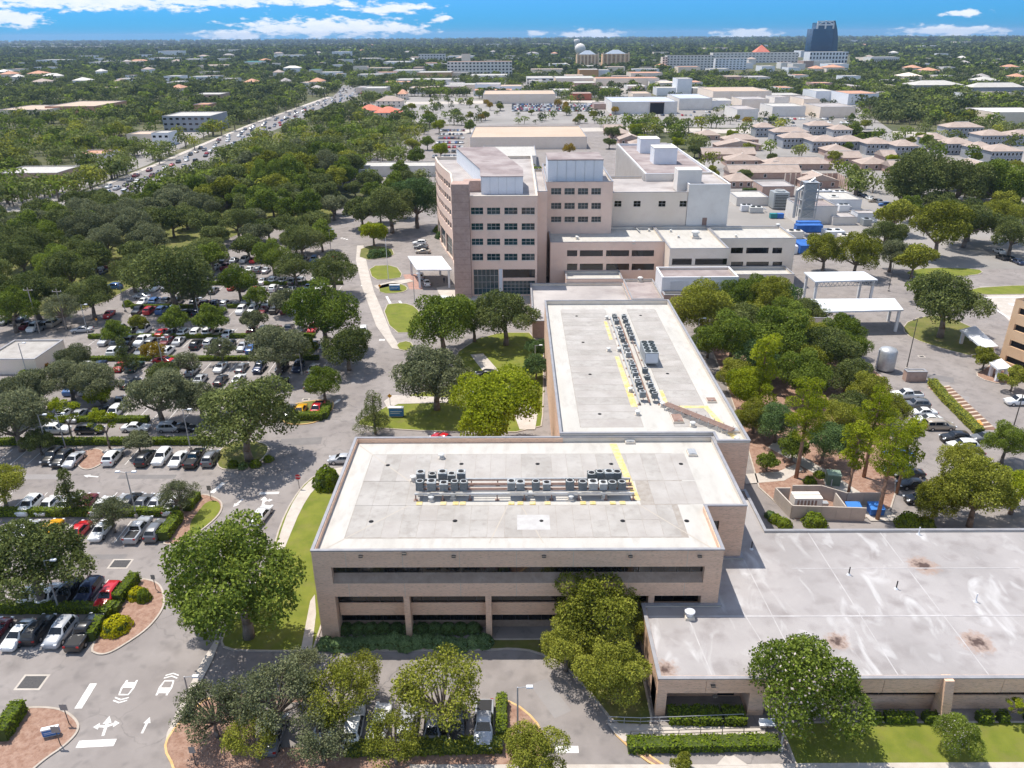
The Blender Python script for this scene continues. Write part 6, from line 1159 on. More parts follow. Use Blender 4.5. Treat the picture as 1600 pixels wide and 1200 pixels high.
for o in bpy.data.objects:
    if o.parent is None and o.get('category') in ('building','house'):
        xs, ys = [], []
        for ch in o.children:
            if ch.type == 'MESH' and ch.name.split('.')[0] in ('wall','glass_slab'):
                for v in ch.data.vertices:
                    xs.append(v.co.x+ch.location.x+o.location.x); ys.append(v.co.y+ch.location.y+o.location.y)
        if xs: bb.append((min(xs)-3,max(xs)+3,min(ys)-10,max(ys)+3))
bb = np.array(bb)
def blocked(x, y, R):
    if np.any((x > bb[:,0]-R*.6) & (x < bb[:,1]+R*.6) & (y > bb[:,2]-R) & (y < bb[:,3]+R*.6)): return True
    return any(inside((x,y), c) for c in CLEAR)
groups = {'oak':[], 'green':[], 'olive':[]}
def scatter(n, ylo, yhi, Rf, hf, xlo=-60, xhi=1660, keep=1.0):
    for _ in range(n):
        px, py = random.uniform(xlo,xhi), random.uniform(ylo,yhi); R = Rf(py); p = at(px, py, 0)
        if p.y > Rg-200 or random.random() > (.26 if inside((p.x,p.y), GARDP) else (.24 if inside((p.x,p.y), MALLP) else keep)) or blocked(p.x, p.y, R): continue
        if inside((p.x,p.y), MALLP): R *= .6
        groups[random.choices(['oak','green','olive'],[.50,.28,.22])[0]].append((p.x, p.y, R, R*hf))
scatter(2100, 190, 335, lambda y: random.uniform(4.5,8.5), .62)
WL = {'oak':'dark oaks','green':'green shade trees','olive':'olive-toned trees'}
for k, v in groups.items(): wood('woodland', WL[k]+' massed nearest beyond the campus', v, 5, k, None, 200, .135)
groups = {'oak':[], 'green':[], 'olive':[]}
scatter(2300, 150, 195, lambda y: random.uniform(4.5,9), .6); scatter(4600, 112, 152, lambda y: random.uniform(5.5,9), .58)
for k, v in groups.items(): wood('woodland', WL[k]+' massed over the suburb beyond the campus', v, 5, {'oak':'far','green':'oak','olive':'green'}[k], None, 84, .21)
groups = {'oak':[], 'green':[], 'olive':[]}
scatter(6500, 84, 114, lambda y: random.uniform(7,11), .55); scatter(6000, 66, 88, lambda y: random.uniform(11,19), .45); scatter(5200, 59, 68, lambda y: random.uniform(18,34), .2)
for k, v in groups.items(): wood('distant_forest', {'oak':'dark','green':'green','olive':'olive-toned'}[k]+' forest canopy stretching to the horizon', v, 5, 'far' if k != 'olive' else 'green', None, 22, .5)
# scattered trees inside the lots and estates
grove([(560,168),(900,163),(1010,185),(1330,190),(1390,205),(1160,200),(960,197),(740,196),(640,192)], 30, (2.5,4.2), ['olive','gold','green','olive'], 'small tree in the mall parking lot', 'small trees of the mall lot', .9)
grove([(1095,318),(1100,225),(1370,210),(1620,240),(1640,300),(1450,300)], 22, (3,4.8), ['oak','green','lime','olive'], 'tree among the villas and townhouses', 'trees among the villas', .9)
grove([(940,300),(945,205),(1075,228),(1150,310),(1110,300),(1070,240),(960,215)], 9, (4,6), ['green','oak','lime'], 'tree along the ribbed hospital wing', 'trees along the ribbed wing', .6)
grove([(600,292),(735,288),(742,205),(690,200),(660,215)], 8, (3,5), ['lime','olive','green'], 'tree in the medical parking lot', 'trees of the medical lot', .9)
# ---------------------------------------------------------------- vehicles
PAINT = {'white':(0.80,0.80,0.79),'silver':(0.46,0.47,0.49),'grey':(0.16,0.165,0.175),'black':(0.014,0.014,0.016),'navy':(0.018,0.030,0.075),'red':(0.50,0.012,0.018),'maroon':(0.14,0.012,0.02),'yellow':(0.72,0.36,0.01),'green':(0.03,0.07,0.06),'tan':(0.42,0.36,0.29),'blue':(0.05,0.13,0.33),'copper':(0.38,0.13,0.05)}
CP = {k: mat('paint_'+k, c, rough=.32, spec=.5, coat=.6, metal=.15 if k in ('silver','grey','navy','tan') else 0) for k, c in PAINT.items()}
C_GL = mat('car_glass', (0.012,0.014,0.016), rough=.03, spec=.7); C_TY = mat('tyre_rubber', (0.02,0.02,0.02), rough=.9); C_RIM = mat('alloy_rim', (0.5,0.5,0.52), rough=.3, metal=.8)
C_HL = mat('headlight_lens', (0.7,0.72,0.75), rough=.1, spec=.6); C_TL = mat('tail_lens', (0.35,0.01,0.01), rough=.15, spec=.6); C_TRIM = mat('black_trim', (0.02,0.02,0.022), rough=.6); C_PLATE = mat('number_plate', (0.7,0.7,0.7))
# station: y, half width at the belt, belt z, top z, half width at the top
BODY = {
 'sedan': ([(-2.35,.70,.72,.78,.62),(-2.25,.84,.86,.93,.74),(-1.75,.90,.93,1.02,.76),(-1.45,.90,.93,1.06,.72),(-.75,.91,.94,1.42,.56),(-.05,.91,.94,1.46,.58),(.45,.91,.93,1.42,.56),(1.15,.90,.91,1.02,.74),(1.75,.89,.84,.93,.76),(2.15,.84,.74,.82,.70),(2.35,.66,.62,.68,.55)], 3, 7),
 'suv':   ([(-2.32,.78,.85,1.0,.70),(-2.25,.90,.98,1.15,.76),(-2.1,.93,1.03,1.25,.76),(-1.75,.94,1.04,1.66,.66),(-.7,.95,1.04,1.73,.68),(.1,.95,1.04,1.72,.68),(.45,.95,1.03,1.66,.66),(1.05,.94,1.02,1.15,.80),(1.75,.93,.97,1.08,.80),(2.2,.88,.84,.95,.74),(2.36,.72,.70,.78,.60)], 2, 7),
 'pickup':([(-2.85,.88,.95,.98,.86),(-2.8,.95,1.08,1.10,.90),(-1.9,.96,1.08,1.10,.90),(-.98,.96,1.08,1.12,.88),(-.92,.96,1.08,1.16,.80),(-.75,.96,1.08,1.74,.68),(.35,.96,1.08,1.78,.68),(.60,.96,1.07,1.72,.66),(1.30,.96,1.08,1.22,.82),(2.2,.95,1.05,1.16,.82),(2.7,.92,.92,1.04,.78),(2.85,.80,.74,.82,.66)], 4, 8),
 'van':   ([(-2.5,.84,.9,1.1,.78),(-2.45,.94,1.02,1.3,.80),(-2.35,.96,1.05,1.72,.72),(-1.2,.97,1.05,1.80,.74),(.2,.97,1.05,1.80,.74),(.75,.97,1.04,1.68,.70),(1.5,.96,1.0,1.18,.80),(2.0,.94,.92,1.04,.78),(2.4,.88,.80,.90,.72),(2.52,.74,.66,.74,.6)], 1, 6)}
def section(s):
    y, w, zb, zt, wt = s
    return [(w*.90,y,.22),(w*.99,y,.42),(w*1.0,y,(zb+.45)/2),(w*.97,y,zb),(wt,y,zt),(wt*.55,y,zt+.025),(0,y,zt+.035)]
def make_body(kind):
    st, c0, c1 = BODY[kind]; b = MB(); rows = []
    for s in st:
        sec = section(s); row = [(-x,y,z) for x,y,z in sec[:-1]][::1]+[sec[-1]]+[(x,y,z) for x,y,z in sec[:-1]][::-1]; rows.append(row)
    n = len(rows[0]); vs = [p for r in rows for p in r]; fs = []
    for i in range(len(rows)-1):
        for j in range(n-1): fs.append((i*n+j, i*n+j+1, (i+1)*n+j+1, (i+1)*n+j))
    fs.append(tuple(range(n-1,-1,-1))); fs.append(tuple((len(rows)-1)*n+k for k in range(n)))
    for i in range(len(rows)-1): fs.append((i*n, (i+1)*n, (i+1)*n+n-1, i*n+n-1))
    b.idx(vs, fs); body = b
    def patch(name, qs, off=.018):
        m = MB()
        for q in qs:
            q = [Vector(p) for p in q]; nn_ = (q[1]-q[0]).cross(q[3]-q[0]).normalized(); c = sum(q, Vector())/4
            if nn_.dot(c-Vector((0,c.y*.3,.8))) < 0: nn_ = -nn_
            m.face([p.lerp(c, .05)+nn_*off for p in q])
        return m
    sec = [section(s) for s in st]; X = lambda p, k: (p[0]*k, p[1], p[2])
    def lerp(a, b, t): return tuple(a[i]*(1-t)+b[i]*t for i in range(3))
    front = [sec[c1-1], sec[c1]]; rear = [sec[c0], sec[c0+1]]
    ws = patch('windshield', [[X(front[0][4],-.97), X(front[0][4],.97), X(lerp(front[1][4],front[1][3],.15),.95), X(lerp(front[1][4],front[1][3],.15),-.95)]], .045)
    rw = patch('rear_window', [[X(rear[0][4],-.93), X(rear[0][4],.93), X(rear[1][4],.93), X(rear[1][4],-.93)]], .045)
    sw = []
    for s in (-1, 1):
        qs = []
        for i in range(c0+ (1 if kind != 'pickup' else 1), c1):
            a, e = sec[i], sec[i+1]
            if i+1 == c1: continue
            qs.append([X(lerp(a[3],a[4],.06),s), X(lerp(e[3],e[4],.06),s), X(lerp(e[3],e[4],.86),s), X(lerp(a[3],a[4],.86),s)])
        a, e = sec[c1-1], sec[c1]; m_ = lerp(a[3],e[3],.55); qs.append([X(lerp(a[3],a[4],.06),s), X(m_,s), X(lerp(m_, lerp(a[4],e[4],.5), .25),s), X(lerp(a[3],a[4],.86),s)])
        if kind == 'sedan': a, e = sec[c0+1], sec[c0]; m_ = lerp(a[3],e[3],.5); qs.append([X(lerp(a[3],a[4],.06),s), X(m_,s), X(lerp(m_, lerp(a[4],e[4],.5), .25),s), X(lerp(a[3],a[4],.86),s)])
        sw.append(patch('side_window', qs, .015))
    hl, tl = [], []
    yf, yr = st[-2], st[1]
    for s in (-1, 1):
        hl.append(MB().obox((s*yf[1]*.78, (st[-1][0]+yf[0])/2+.02), .34, .30, yf[2]-.12, yf[2]+.035)); tl.append(MB().obox((s*yr[1]*.80, (st[0][0]+yr[0])/2-.01), .28, .14, yr[2]-.2, yr[2]+.02))
    return body, ws, rw, sw, hl, tl
def wheel_mesh(r=.34):
    t = MB(); t.tube((-.11,0,0),(.11,0,0),r,r,16); m = MB(); m.tube((-.118,0,0),(.118,0,0),r*.66,r*.6,10); return t.mesh('tyre', C_TY), m.mesh('rim', C_RIM)
WH = wheel_mesh(); CARP = {}; BODYM = {}; FARM = {}
for k in BODY: CARP[k] = make_body(k)
def part_meshes(kind):
    if (kind,) not in BODYM:
        b, ws, rw, sw, hl, tl = CARP[kind]; BODYM[(kind,)] = (ws.mesh('windshield', C_GL), rw.mesh('rear_window', C_GL), [m.mesh('side_window', C_GL) for m in sw], [m.mesh('headlight', C_HL) for m in hl], [m.mesh('taillight', C_TL) for m in tl])
    return BODYM[(kind,)]
def car(x, y, rz, kind, color, label, group, near=True, z=.004):
    nm = {'sedan':'sedan_car','suv':'suv_car','pickup':'pickup_truck','van':'van'}[kind]
    if near:
        r = root(nm, label, 'car' if kind in ('sedan','suv') else ('truck' if kind == 'pickup' else 'van'), (x, y, z), rz, group)
        if (kind, color) not in BODYM: BODYM[(kind, color)] = CARP[kind][0].mesh('body', CP[color], True)
        o = obj('body', BODYM[(kind, color)], r); ws, rw, sw, hl, tl = part_meshes(kind)
        obj('windshield', ws, r); obj('rear_window', rw, r); [obj('side_window', m, r) for m in sw]; [obj('headlight', m, r) for m in hl]; [obj('taillight', m, r) for m in tl]
        L_ = BODY[kind][0]; yf, yr = L_[-1][0]-.95, L_[0][0]+(.95 if kind != 'pickup' else 1.15)
        for sx in (-1, 1):
            for yy in (yf, yr): w = obj('tyre', WH[0], r, (sx*L_[4][1]*.91, yy, .34)); obj('rim', WH[1], w)
        if kind == 'pickup': 
            if ('bed',) not in BODYM: BODYM[('bed',)] = MB().box(-.74,.74,-2.68,-1.0,1.137,1.15).mesh('bed_floor', C_TRIM)
            obj('bed_floor', BODYM[('bed',)], r)
        return r
    if (kind, color) not in FARM:
        b, ws, rw, sw, hl, tl = CARP[kind]; m = MB(); m.v, m.f = list(b.v), list(b.f); m.mi = [0]*len(b.f)
        for q in [ws, rw]+sw: m.cur = 1; m.idx(q.v, q.f)
        m.cur = 2; yy = BODY[kind][0][-1][0]-.95
        for sx in (-.8,.8):
            for y_ in (yy,-yy): m.tube((sx-.1,y_,.33),(sx+.1,y_,.33),.33,.33,8)
        FARM[(kind, color)] = m.mesh('car', [CP[color], C_GL, C_TY])
    return tag(obj(nm, FARM[(kind, color)], None, (x, y, z), rz), label, 'car' if kind in ('sedan','suv') else ('truck' if kind == 'pickup' else 'van'), group)
KN = {'s':'sedan','u':'suv','p':'pickup','v':'van'}; CN = {'w':'white','l':'silver','g':'grey','k':'black','n':'navy','r':'red','m':'maroon','y':'yellow','e':'green','t':'tan','b':'blue','c':'copper'}
def row(phrase, cars, rz, near=True, jit=.25):
    """cars: (photo x, photo y, colour+kind code) ; position is the middle of the car at hub height"""
    for i, (px, py, c) in enumerate(cars):
        q = at(px, py, .75); col, kd = CN[c[0]], KN[c[1]]; a = rz+(math.pi if len(c) > 2 else 0)
        car(q.x, q.y+random.uniform(-jit,jit), a+random.uniform(-.03,.03), kd, col, f'{col} {kd if kd != "suv" else "SUV"}, {ORD[i+1]} from the left in {phrase}', 'cars parked in '+phrase, near)
row('the lowest left row', [(-8,985,'ms'),(30,988,'ws+'),(58,984,'ku'),(96,984,'lu+'),(131,988,'kp')], 0)
row('the row above the lowest hedge', [(44,930,'ws+'),(75,928,'ws+'),(106,925,'ku+'),(140,920,'nu+'),(169,931,'ru+')], 0)
row('the row with the yellow car', [(10,830,'ws'),(40,827,'ls'),(77,826,'ys'),(122,829,'rs'),(157,828,'ws+'),(216,826,'lp'),(245,826,'gu')], 0)
row('the row behind the long middle hedge', [(48,787,'wu+'),(74,789,'ws+'),(104,786,'ls'),(133,785,'ms'),(160,787,'ws'),(188,785,'ls'),(205,783,'ku'),(223,784,'gs'),(244,785,'ls'),(270,788,'ws')], 0)
row('the row before the big oak', [(82,712,'ku+'),(97,716,'ku+'),(116,716,'ls+'),(175,714,'wu'),(228,714,'ku'),(253,713,'wu+'),(279,715,'ws+'),(304,715,'kp'),(329,715,'gu')], 0)
row('the line parked parallel to the hedge', [(88,669,'wu'),(141,669,'ku'),(212,666,'ws'),(266,668,'lu'),(284,668,'ks')], R_(-90))
row('the row behind the parallel-parked cars', [(97,647,'ws+'),(121,648,'ls+'),(153,643,'ku'),(178,644,'wu+')], 0)
row('the row beside the angled hedge', [(437,642,'ks'),(452,640,'gs+'),(469,640,'ys+'),(495,639,'rp+')], 0)
row('the short row in front of the office', [(428,1146,'gs'),(508,1128,'ws'),(553,1130,'wu'),(594,1126,'ws'),(636,1130,'lu'),(676,1135,'gs'),(714,1135,'ku+'),(756,1130,'lp+')], 0)
row('the middle lot row', [(300,578,'ls'),(345,572,'ws+'),(378,573,'gs'),(405,574,'nu+'),(440,573,'ku+'),(466,572,'nu+'),(490,574,'ls')], 0); row('the row before the angled hedge trees', [(345,592,'ks'),(372,592,'ws'),(441,598,'ku'),(485,598,'gs')], 0)
row('the line of light cars in the middle lot', [(252,519,'rs'),(267,519,'gs'),(288,518,'wu'),(307,518,'wu'),(325,518,'wu'),(342,518,'ts'),(356,520,'ws')], 0); row('the line below the light cars', [(237,535,'gv'),(306,538,'ku'),(327,535,'lu'),(345,536,'gs'),(359,537,'ks'),(379,540,'ls+'),(393,543,'bs'),(455,536,'ls'),(473,537,'nu'),(490,538,'ks'),(508,540,'ls')], 0)
row('the dark line above the lot road', [(291,489,'ku'),(310,487,'nu'),(326,487,'ku'),(345,486,'ls')], 0); row('the line behind the dark line', [(304,473,'lu'),(320,474,'mu'),(336,474,'nu'),(352,474,'lu'),(416,474,'ws'),(431,473,'wu')], 0)
row('the line with the dark red car', [(333,453,'gs'),(397,452,'rs'),(409,452,'ws'),(427,450,'wu'),(443,451,'ku'),(455,452,'ls')], 0); row('the pale line above the dark red car', [(411,438,'ws'),(427,437,'wu'),(442,437,'ls'),(456,439,'gs'),(470,437,'wu')], 0); row('the upper line by the round tree', [(374,419,'gs'),(390,420,'ws'),(404,421,'gu'),(416,421,'ls'),(445,421,'ks'),(460,420,'wu'),(474,420,'ls')], 0)
for px, py, c, rz, lb in ((536,716,'ls',R_(90),'silver sedan driving behind the left edge of the office roof'),(408,803,'ws',R_(-8),'white sedan waiting behind the lawn kerb'),(568,517,'wu',R_(190),'white SUV driving down the campus drive'),(657,431,'lu',R_(5),'silver SUV under the entrance canopy'),(667,441,'ws',R_(12),'white sedan leaving the entrance canopy'),(688,469,'wv',R_(80),'white van beside the stone pier'),(170,490,'rs',R_(185),'crimson sedan below the grove oak'),(128,514,'ls',R_(100),'silver sedan parked by the lamp post'),(186,626,'gs',R_(20),'grey sedan beneath the lime tree'),(189,571,'rs',R_(180),'red sedan beside the green SUV'),(210,572,'eu',R_(-12),'dark green SUV between small lot trees'),(203,597,'ks',R_(-20),'black sedan below the green SUV'),(255,562,'rs',R_(80),'small red car half hidden by trees'),
   (656,379,'wu',R_(88),'white SUV, top of three by the curved tower'),(658,385,'gs',R_(88),'grey sedan, middle of three by the curved tower'),(661,392,'ts',R_(88),'tan sedan, lowest of three by the curved tower'),(318,452,'es',R_(-20),'dark green sedan by the golden kerb'),(178,447,'bu',R_(80),'blue SUV at the lot entrance'),(222,462,'ls',R_(80),'silver sedan in the shade of the large oak'),(693,684,'rs',R_(60),'red car just behind the office parapet'),(760,585,'ku',R_(80),'black SUV in the courtyard drive'),(750,612,'gs',R_(85),'grey sedan in the courtyard drive'),
   (1592,626,'wu',R_(90),'white SUV at the right edge by the small tree'),(1540,682,'gs',R_(95),'dark sedan at the end of the loading bay')):
    q = at(px, py, .75); car(q.x, q.y, rz, KN[c[1]], CN[c[0]], lb, None)
RR = [(1417,616,'wp'),(1432,631,'gu'),(1443,643,'ws'),(1452,654,'ws'),(1468,664,'tv+'),(1493,683,'ku'),(1505,695,'wu'),(1514,706,'ks'),(1522,717,'ls'),(1545,730,'ws')]
for i, (px, py, c) in enumerate(RR):
    q = at(px, py, .75); car(q.x, q.y, R_(90 if len(c) == 2 else -90), KN[c[1]], CN[c[0]], f'{CN[c[0]]} {KN[c[1]]}, {ORD[i+1]} from the top in the row beside the loading bay', 'cars beside the loading bay')
for i, (px, py, c) in enumerate(((1405,708,'bs'),(1403,733,'eu'),(1420,738,'ks'),(1428,755,'ks'),(1440,778,'ks'))):
    q = at(px, py, .75); car(q.x, q.y, R_(90), KN[c[1]], CN[c[0]], f'{CN[c[0]]} {KN[c[1]]}, {ORD[i+1]} from the top under the leaning pine', 'cars under the leaning pine')
pal = ['white']*5+['silver']*4+['grey']*3+['black']*4+['navy','red','tan','blue','maroon']; kds = ['sedan','suv','suv','sedan','pickup','van']
def fill_row(y, x0, x1, n, phrase, p=.94):
    for i in range(n):
        x = x0+(x1-x0)*(i+.5)/n
        if random.random() > p: continue
        if any(abs(o.location.x-x) < 2.5 and abs(o.location.y-y) < 4.5 for o in CARS): continue
        CARS.append(car(x, y+random.uniform(-.3,.3), random.choice((0,math.pi))+random.uniform(-.03,.03), random.choice(kds[:5]), random.choice(pal), 'x', 'shaded cars in '+phrase, False))
CARS = [o for o in bpy.data.objects if o.parent is None and o.get('category') in ('car','truck','van')]
for y, x0, x1, n, ph in ((182.7,-96,-70,9,'the upper lot'),(189.8,-98,-74,8,'the upper lot'),(202.2,-100,-52,16,'the far upper lot'),(210.4,-100,-52,16,'the far upper lot'),(222.3,-100,-54,15,'the topmost lot rows'),(230,-100,-54,15,'the topmost lot rows'),(147.5,-92,-66,8,'the lot by the left clinic'),(126,-60,-50,3,'the lot behind the big oak'),(136,-100,-76,8,'the lot by the left clinic'),(161.5,-94,-44,18,'the shaded middle rows'),(168.4,-94,-46,17,'the shaded middle rows'),(155.5,-92,-60,11,'the shaded middle rows'),(189.8,-74,-48,9,'the upper lot'),(182.7,-70,-48,8,'the upper lot'),(140,-76,-56,7,'the lot behind the big oak')): fill_row(y, x0, x1, n, ph)
for ph in ('the shaded middle rows','the upper lot','the far upper lot','the topmost lot rows','the lot by the left clinic','the lot behind the big oak'): number([o for o in CARS if o.get('group') == 'shaded cars in '+ph], f'shaded car in {ph}')
# cars at the clinic on the left and the service lots on the right
for i, (px, py) in enumerate(((10,505),(22,503),(42,512),(55,515),(68,513),(30,500),(85,508),(150,422),(160,428),(172,418),(1358,312),(1366,316),(1374,318),(1382,322),(1350,308),(1342,305),(1565,405),(1578,407),(1590,412),(1560,395),(1575,360),(1590,366))):
    q = at(px, py); car(q.x, q.y, R_(random.choice((0,180,85))), random.choice(kds[:4]), random.choice(pal), f'small parked car, {ORD[i+1]} among those at the outer clinics', 'cars at the outer clinics', False)
# traffic on the boulevard
def bl_point(t, u):
    n = len(BL_L)-1; k = min(int(t*n), n-1); f = t*n-k
    a = Vector(at(*BL_L[k])).lerp(Vector(at(*BL_L[k+1])), f); Rr = BL_R[::-1]; b = Vector(at(*Rr[k])).lerp(Vector(at(*Rr[k+1])), f)
    return a.lerp(b, u)
bc = 0; far = MB(); put = []
while bc < 190:
    t = random.uniform(.06,.99)**.8; lane = random.choice((.14,.24,.34,.44,.58,.68,.78,.88)); p = bl_point(t, lane); q = bl_point(min(1,t+.01), lane)
    if any((p-o).length < 6.5 for o in put): continue
    put.append(p); d = q-p; rz = math.atan2(d.y, d.x)-math.pi/2+(math.pi if lane < .5 else 0); col = random.choice(pal); kd = random.choice(kds)
    if bc < 75 or p.y < 560: car(p.x, p.y, rz, kd, col, f'small {col} {kd} in the boulevard traffic', 'boulevard traffic', False, .01)
    else:
        m_ = Matrix.Translation((p.x,p.y,.01)) @ Matrix.Rotation(rz,4,'Z'); src = CARP['sedan'][0]; far.cur = list(PAINT).index(col); far.idx([m_ @ Vector(v) for v in src.v], src.f); far.cur = len(PAINT); [far.idx([m_ @ Vector(v) for v in w_.v], w_.f) for w_ in (CARP['sedan'][1], CARP['sedan'][2])]
    bc += 1
for c_ in set(o['label'] for o in bpy.data.objects if o.get('group') == 'boulevard traffic'): number([o for o in bpy.data.objects if o.get('label') == c_], c_)
tag(far.build('distant_traffic', [CP[k] for k in PAINT]+[C_GL]), 'dense far traffic on the boulevard', kind='stuff')
lot = MB()
def lot_fill(px0, px1, py, n, p=.8):
    a, e = at(px0,py), at(px1,py)
    for i in range(n):
        if random.random() > p: continue
        c = a.lerp(e, (i+.5)/n); m_ = Matrix.Translation((c.x,c.y,.03)) @ Matrix.Rotation(random.choice((0,math.pi)),4,'Z'); lot.cur = list(PAINT).index(random.choice(pal)); lot.idx([m_ @ Vector(v) for v in CARP['sedan'][0].v], CARP['sedan'][0].f); lot.cur = len(PAINT); [lot.idx([m_ @ Vector(v) for v in w_.v], w_.f) for w_ in (CARP['sedan'][1], CARP['sedan'][2])]
for py in (164,166.5,169,171.5,174): lot_fill(800, 925, py, 60)
for py in (205,211,217,224,231,238,246): lot_fill(676+(246-py)*.3, 722+(246-py)*.1, py, 13, .85)
for py in (258,266): lot_fill(560, 650, py, 26, .5)
for py in (176,181): lot_fill(950, 1110, py, 60, .25)
for py in (187,193,199): lot_fill(1190, 1330, py, 50, .25)
tag(lot.build('parked_cars', [CP[k] for k in PAINT]+[C_GL]), 'mass of parked cars in the far mall lots', kind='stuff')
# ---------------------------------------------------------------- lamps, signs, rails and poles
M_POLE = mat('pole_metal', (0.42,0.42,0.43), rough=.45, metal=.3); M_POLED = mat('dark_pole', (0.10,0.09,0.08), rough=.6)
def lamp(px, py, h, label, m=None, arms=1, rz=0):
    q = at(px, py); r = root('lamp_post', label, 'lamp post', (q.x, q.y, .05), rz)
    MB().tube((0,0,0),(0,0,h),.11,.07,8).build('pole', m or M_POLE, r); MB().lathe((0,0,0), [(.3,0),(.3,.5),(.12,.55)], 10).build('base', A_CONC, r)
    for s in range(arms):
        sg = 1-2*s; b = MB(); b.tube((0,0,h-.1),(sg*.9,0,h+.05),.04,n=5); b.build('arm', m or M_POLE, r); b = MB(); b.obox((sg*1.15,0), .7, .38, h-.02, h+.14, taper=.15); b.build('lamp_head', B_WHITE if m is None else M_POLED, r)
for px, py, h, lb, ar in ((93,955,7.5,'lamp post in the lowest left hedge',1),(214,808,7.5,'lamp post in the middle hedge',2),(298,703,7.5,'lamp post behind the black pickup row',1),(300,1108,4.4,'lamp post beside the narrow walk',1),(809,1150,6.4,'lamp post at the right end of the short row',1),(1219,1172,6.2,'lamp post beside the large crepe myrtle',1),(139,528,8,'lamp post beside the silver sedan',1),(196,487,8,'lamp post by the round hedge',1),(332,482,8,'lamp post above the dark car line',1),(314,513,7.5,'lamp post in the light car line',1),(472,585,7.5,'lamp post at the middle lot row',1),(44,590,7.5,'lamp post by the small clinic gable',1),(518,398,8,'lamp post at the drive edge of the lot',1),(478,400,8,'lamp post in the uppermost row',1),(104,705,7,'lamp post between the thin lime trees',1),(76,707,7,'lamp post at the left of the black cars',1),(256,577,7,'lamp post by the small golden tree',1),(648,475,8,'lamp post behind the fan-shaped lawn',1),(836,575,5,'lamp post beside the dark magnolia',1),(1088,545,7,'lamp post along the wing wall',1)):
    lamp(px, py, h, lb, None, ar)
lamp(1416,578,11,'tall dark pole in the service road',M_POLED,2,.6); lamp(1582,672,7,'dark lamp post right of the loading bay',M_POLED); lamp(1388,455,8,'wooden pole behind the loading canopy',M_POLED)
def pole_sign(px, py, h, w, hh, m, label, face=None, name='road_sign', shape='rect'):
    q = at(px, py); r = root(name, label, 'sign', (q.x, q.y, .1)); MB().tube((0,0,0),(0,0,h),.045,n=6).build('post', M_POLED, r); b = MB()
    if shape == 'oct': vs = [(w/2*math.cos(R_(22.5+45*k)),-.06,h-w/2+w/2*math.sin(R_(22.5+45*k))) for k in range(8)]
    elif shape == 'dia': vs = [(0,-.06,h-w),(w/2,-.06,h-w/2),(0,-.06,h),(-w/2,-.06,h-w/2)]
    else: vs = [(-w/2,-.06,h-hh),(w/2,-.06,h-hh),(w/2,-.06,h),(-w/2,-.06,h)]
    n = len(vs); b.idx(vs+[(x,y+.03,z) for x,y,z in vs], [tuple(range(n)),tuple(range(2*n-1,n-1,-1))]+[(i,(i+1)%n,n+(i+1)%n,n+i) for i in range(n)]); p = b.build('plate', m, r)
    if face:
        t = bpy.data.curves.new('lettering', 'FONT'); t.body = face; t.size = .3*w/.75; t.align_x = 'CENTER'; t.align_y = 'CENTER'; t.extrude = .004; tmp = bpy.data.objects.new('lettering_curve', t); COL.objects.link(tmp); bpy.context.view_layer.update(); me = bpy.data.meshes.new_from_object(tmp.evaluated_get(bpy.context.evaluated_depsgraph_get())); bpy.data.objects.remove(tmp); me.materials.clear(); me.materials.append(B_WHITE); o = obj('lettering', me, p); o.location = (0,-.07,h-w/2); o.rotation_euler = (math.pi/2,0,0)
M_SRED = mat('sign_red', (0.42,0.02,0.03), rough=.4); M_SBACK = mat('sign_back', (0.30,0.27,0.25), rough=.5); M_SOR = mat('sign_amber', (0.72,0.30,0.02), rough=.4); M_SBL = mat('sign_blue', (0.04,0.16,0.42), (0.06,0.2,0.5), 1, .4)
pole_sign(468,764,2.5,.9,.9,M_SRED,'red octagonal stop sign on the lawn corner','STOP',shape='oct'); pole_sign(330,781,2.4,.6,.8,M_SBACK,'back of a road sign at the grass-edged bed'); pole_sign(244,922,2.3,.5,.7,M_SBACK,'back of a road sign in the yellow shrub bed'); pole_sign(108,1131,2.6,.75,.8,M_SBACK,'back of a sign in the corner bed, right one'); pole_sign(95,1165,2.5,.8,.8,M_SBACK,'back of a sign beside the blue board'); pole_sign(306,1196,2.4,.6,.8,M_SBACK,'sign post at the loop bed kerb')
pole_sign(610,634,2.4,.9,.9,M_SOR,'amber diamond sign by the courtyard walk',shape='dia'); pole_sign(594,459,2.6,.9,.9,M_SOR,'amber diamond sign on the oval lawn',shape='dia'); pole_sign(519,640,2.0,.4,.6,M_SBACK,'small sign at the end of the angled hedge'); pole_sign(826,1150,1.2,.3,.3,M_SBACK,'small marker post in the loop bed'); pole_sign(153,510,2.0,.5,.6,M_SOR,'small amber sign under the grove oak')
def board(px, py, w, h, d, label, rz=0, white=True):
    q = at(px, py); r = root('sign_board', label, 'sign', (q.x, q.y, .1), rz); MB().obox((0,0), w, d, .15, h).build('panel', M_SBL, r); MB().obox((0,0), w*.9, d*.8, 0, .15).build('plinth', A_CONC, r)
    if white: MB().obox((0,0), w+.06, d+.06, h, h+.16).build('cap', B_WHITE, r); MB().box(-w*.4,w*.4,-d/2-.012,-d/2-.002,h*.62,h*.68).build('text_line', B_WHITE, r); MB().box(-w*.4,w*.25,-d/2-.012,-d/2-.002,h*.42,h*.47).build('text_line', B_WHITE, r)
board(617,454,2.8,1.4,.6,'blue hospital sign board on the oval lawn'); board(620,651,2.6,1.7,.7,'blue direction board on the courtyard lawn'); board(82,1150,1.5,.9,.35,'small blue board in the corner bed',.3)
q = at(607,437); r = root('flagpole', 'bare white flagpole on the lawn island', 'flagpole', (q.x,q.y,.1)); MB().tube((0,0,0),(0,0,12),.1,.05).build('pole', B_WHITE, r); MB().lathe((0,0,12), [(.02,0),(.12,.1),(.02,.2)], 8).build('finial', B_YEL, r)
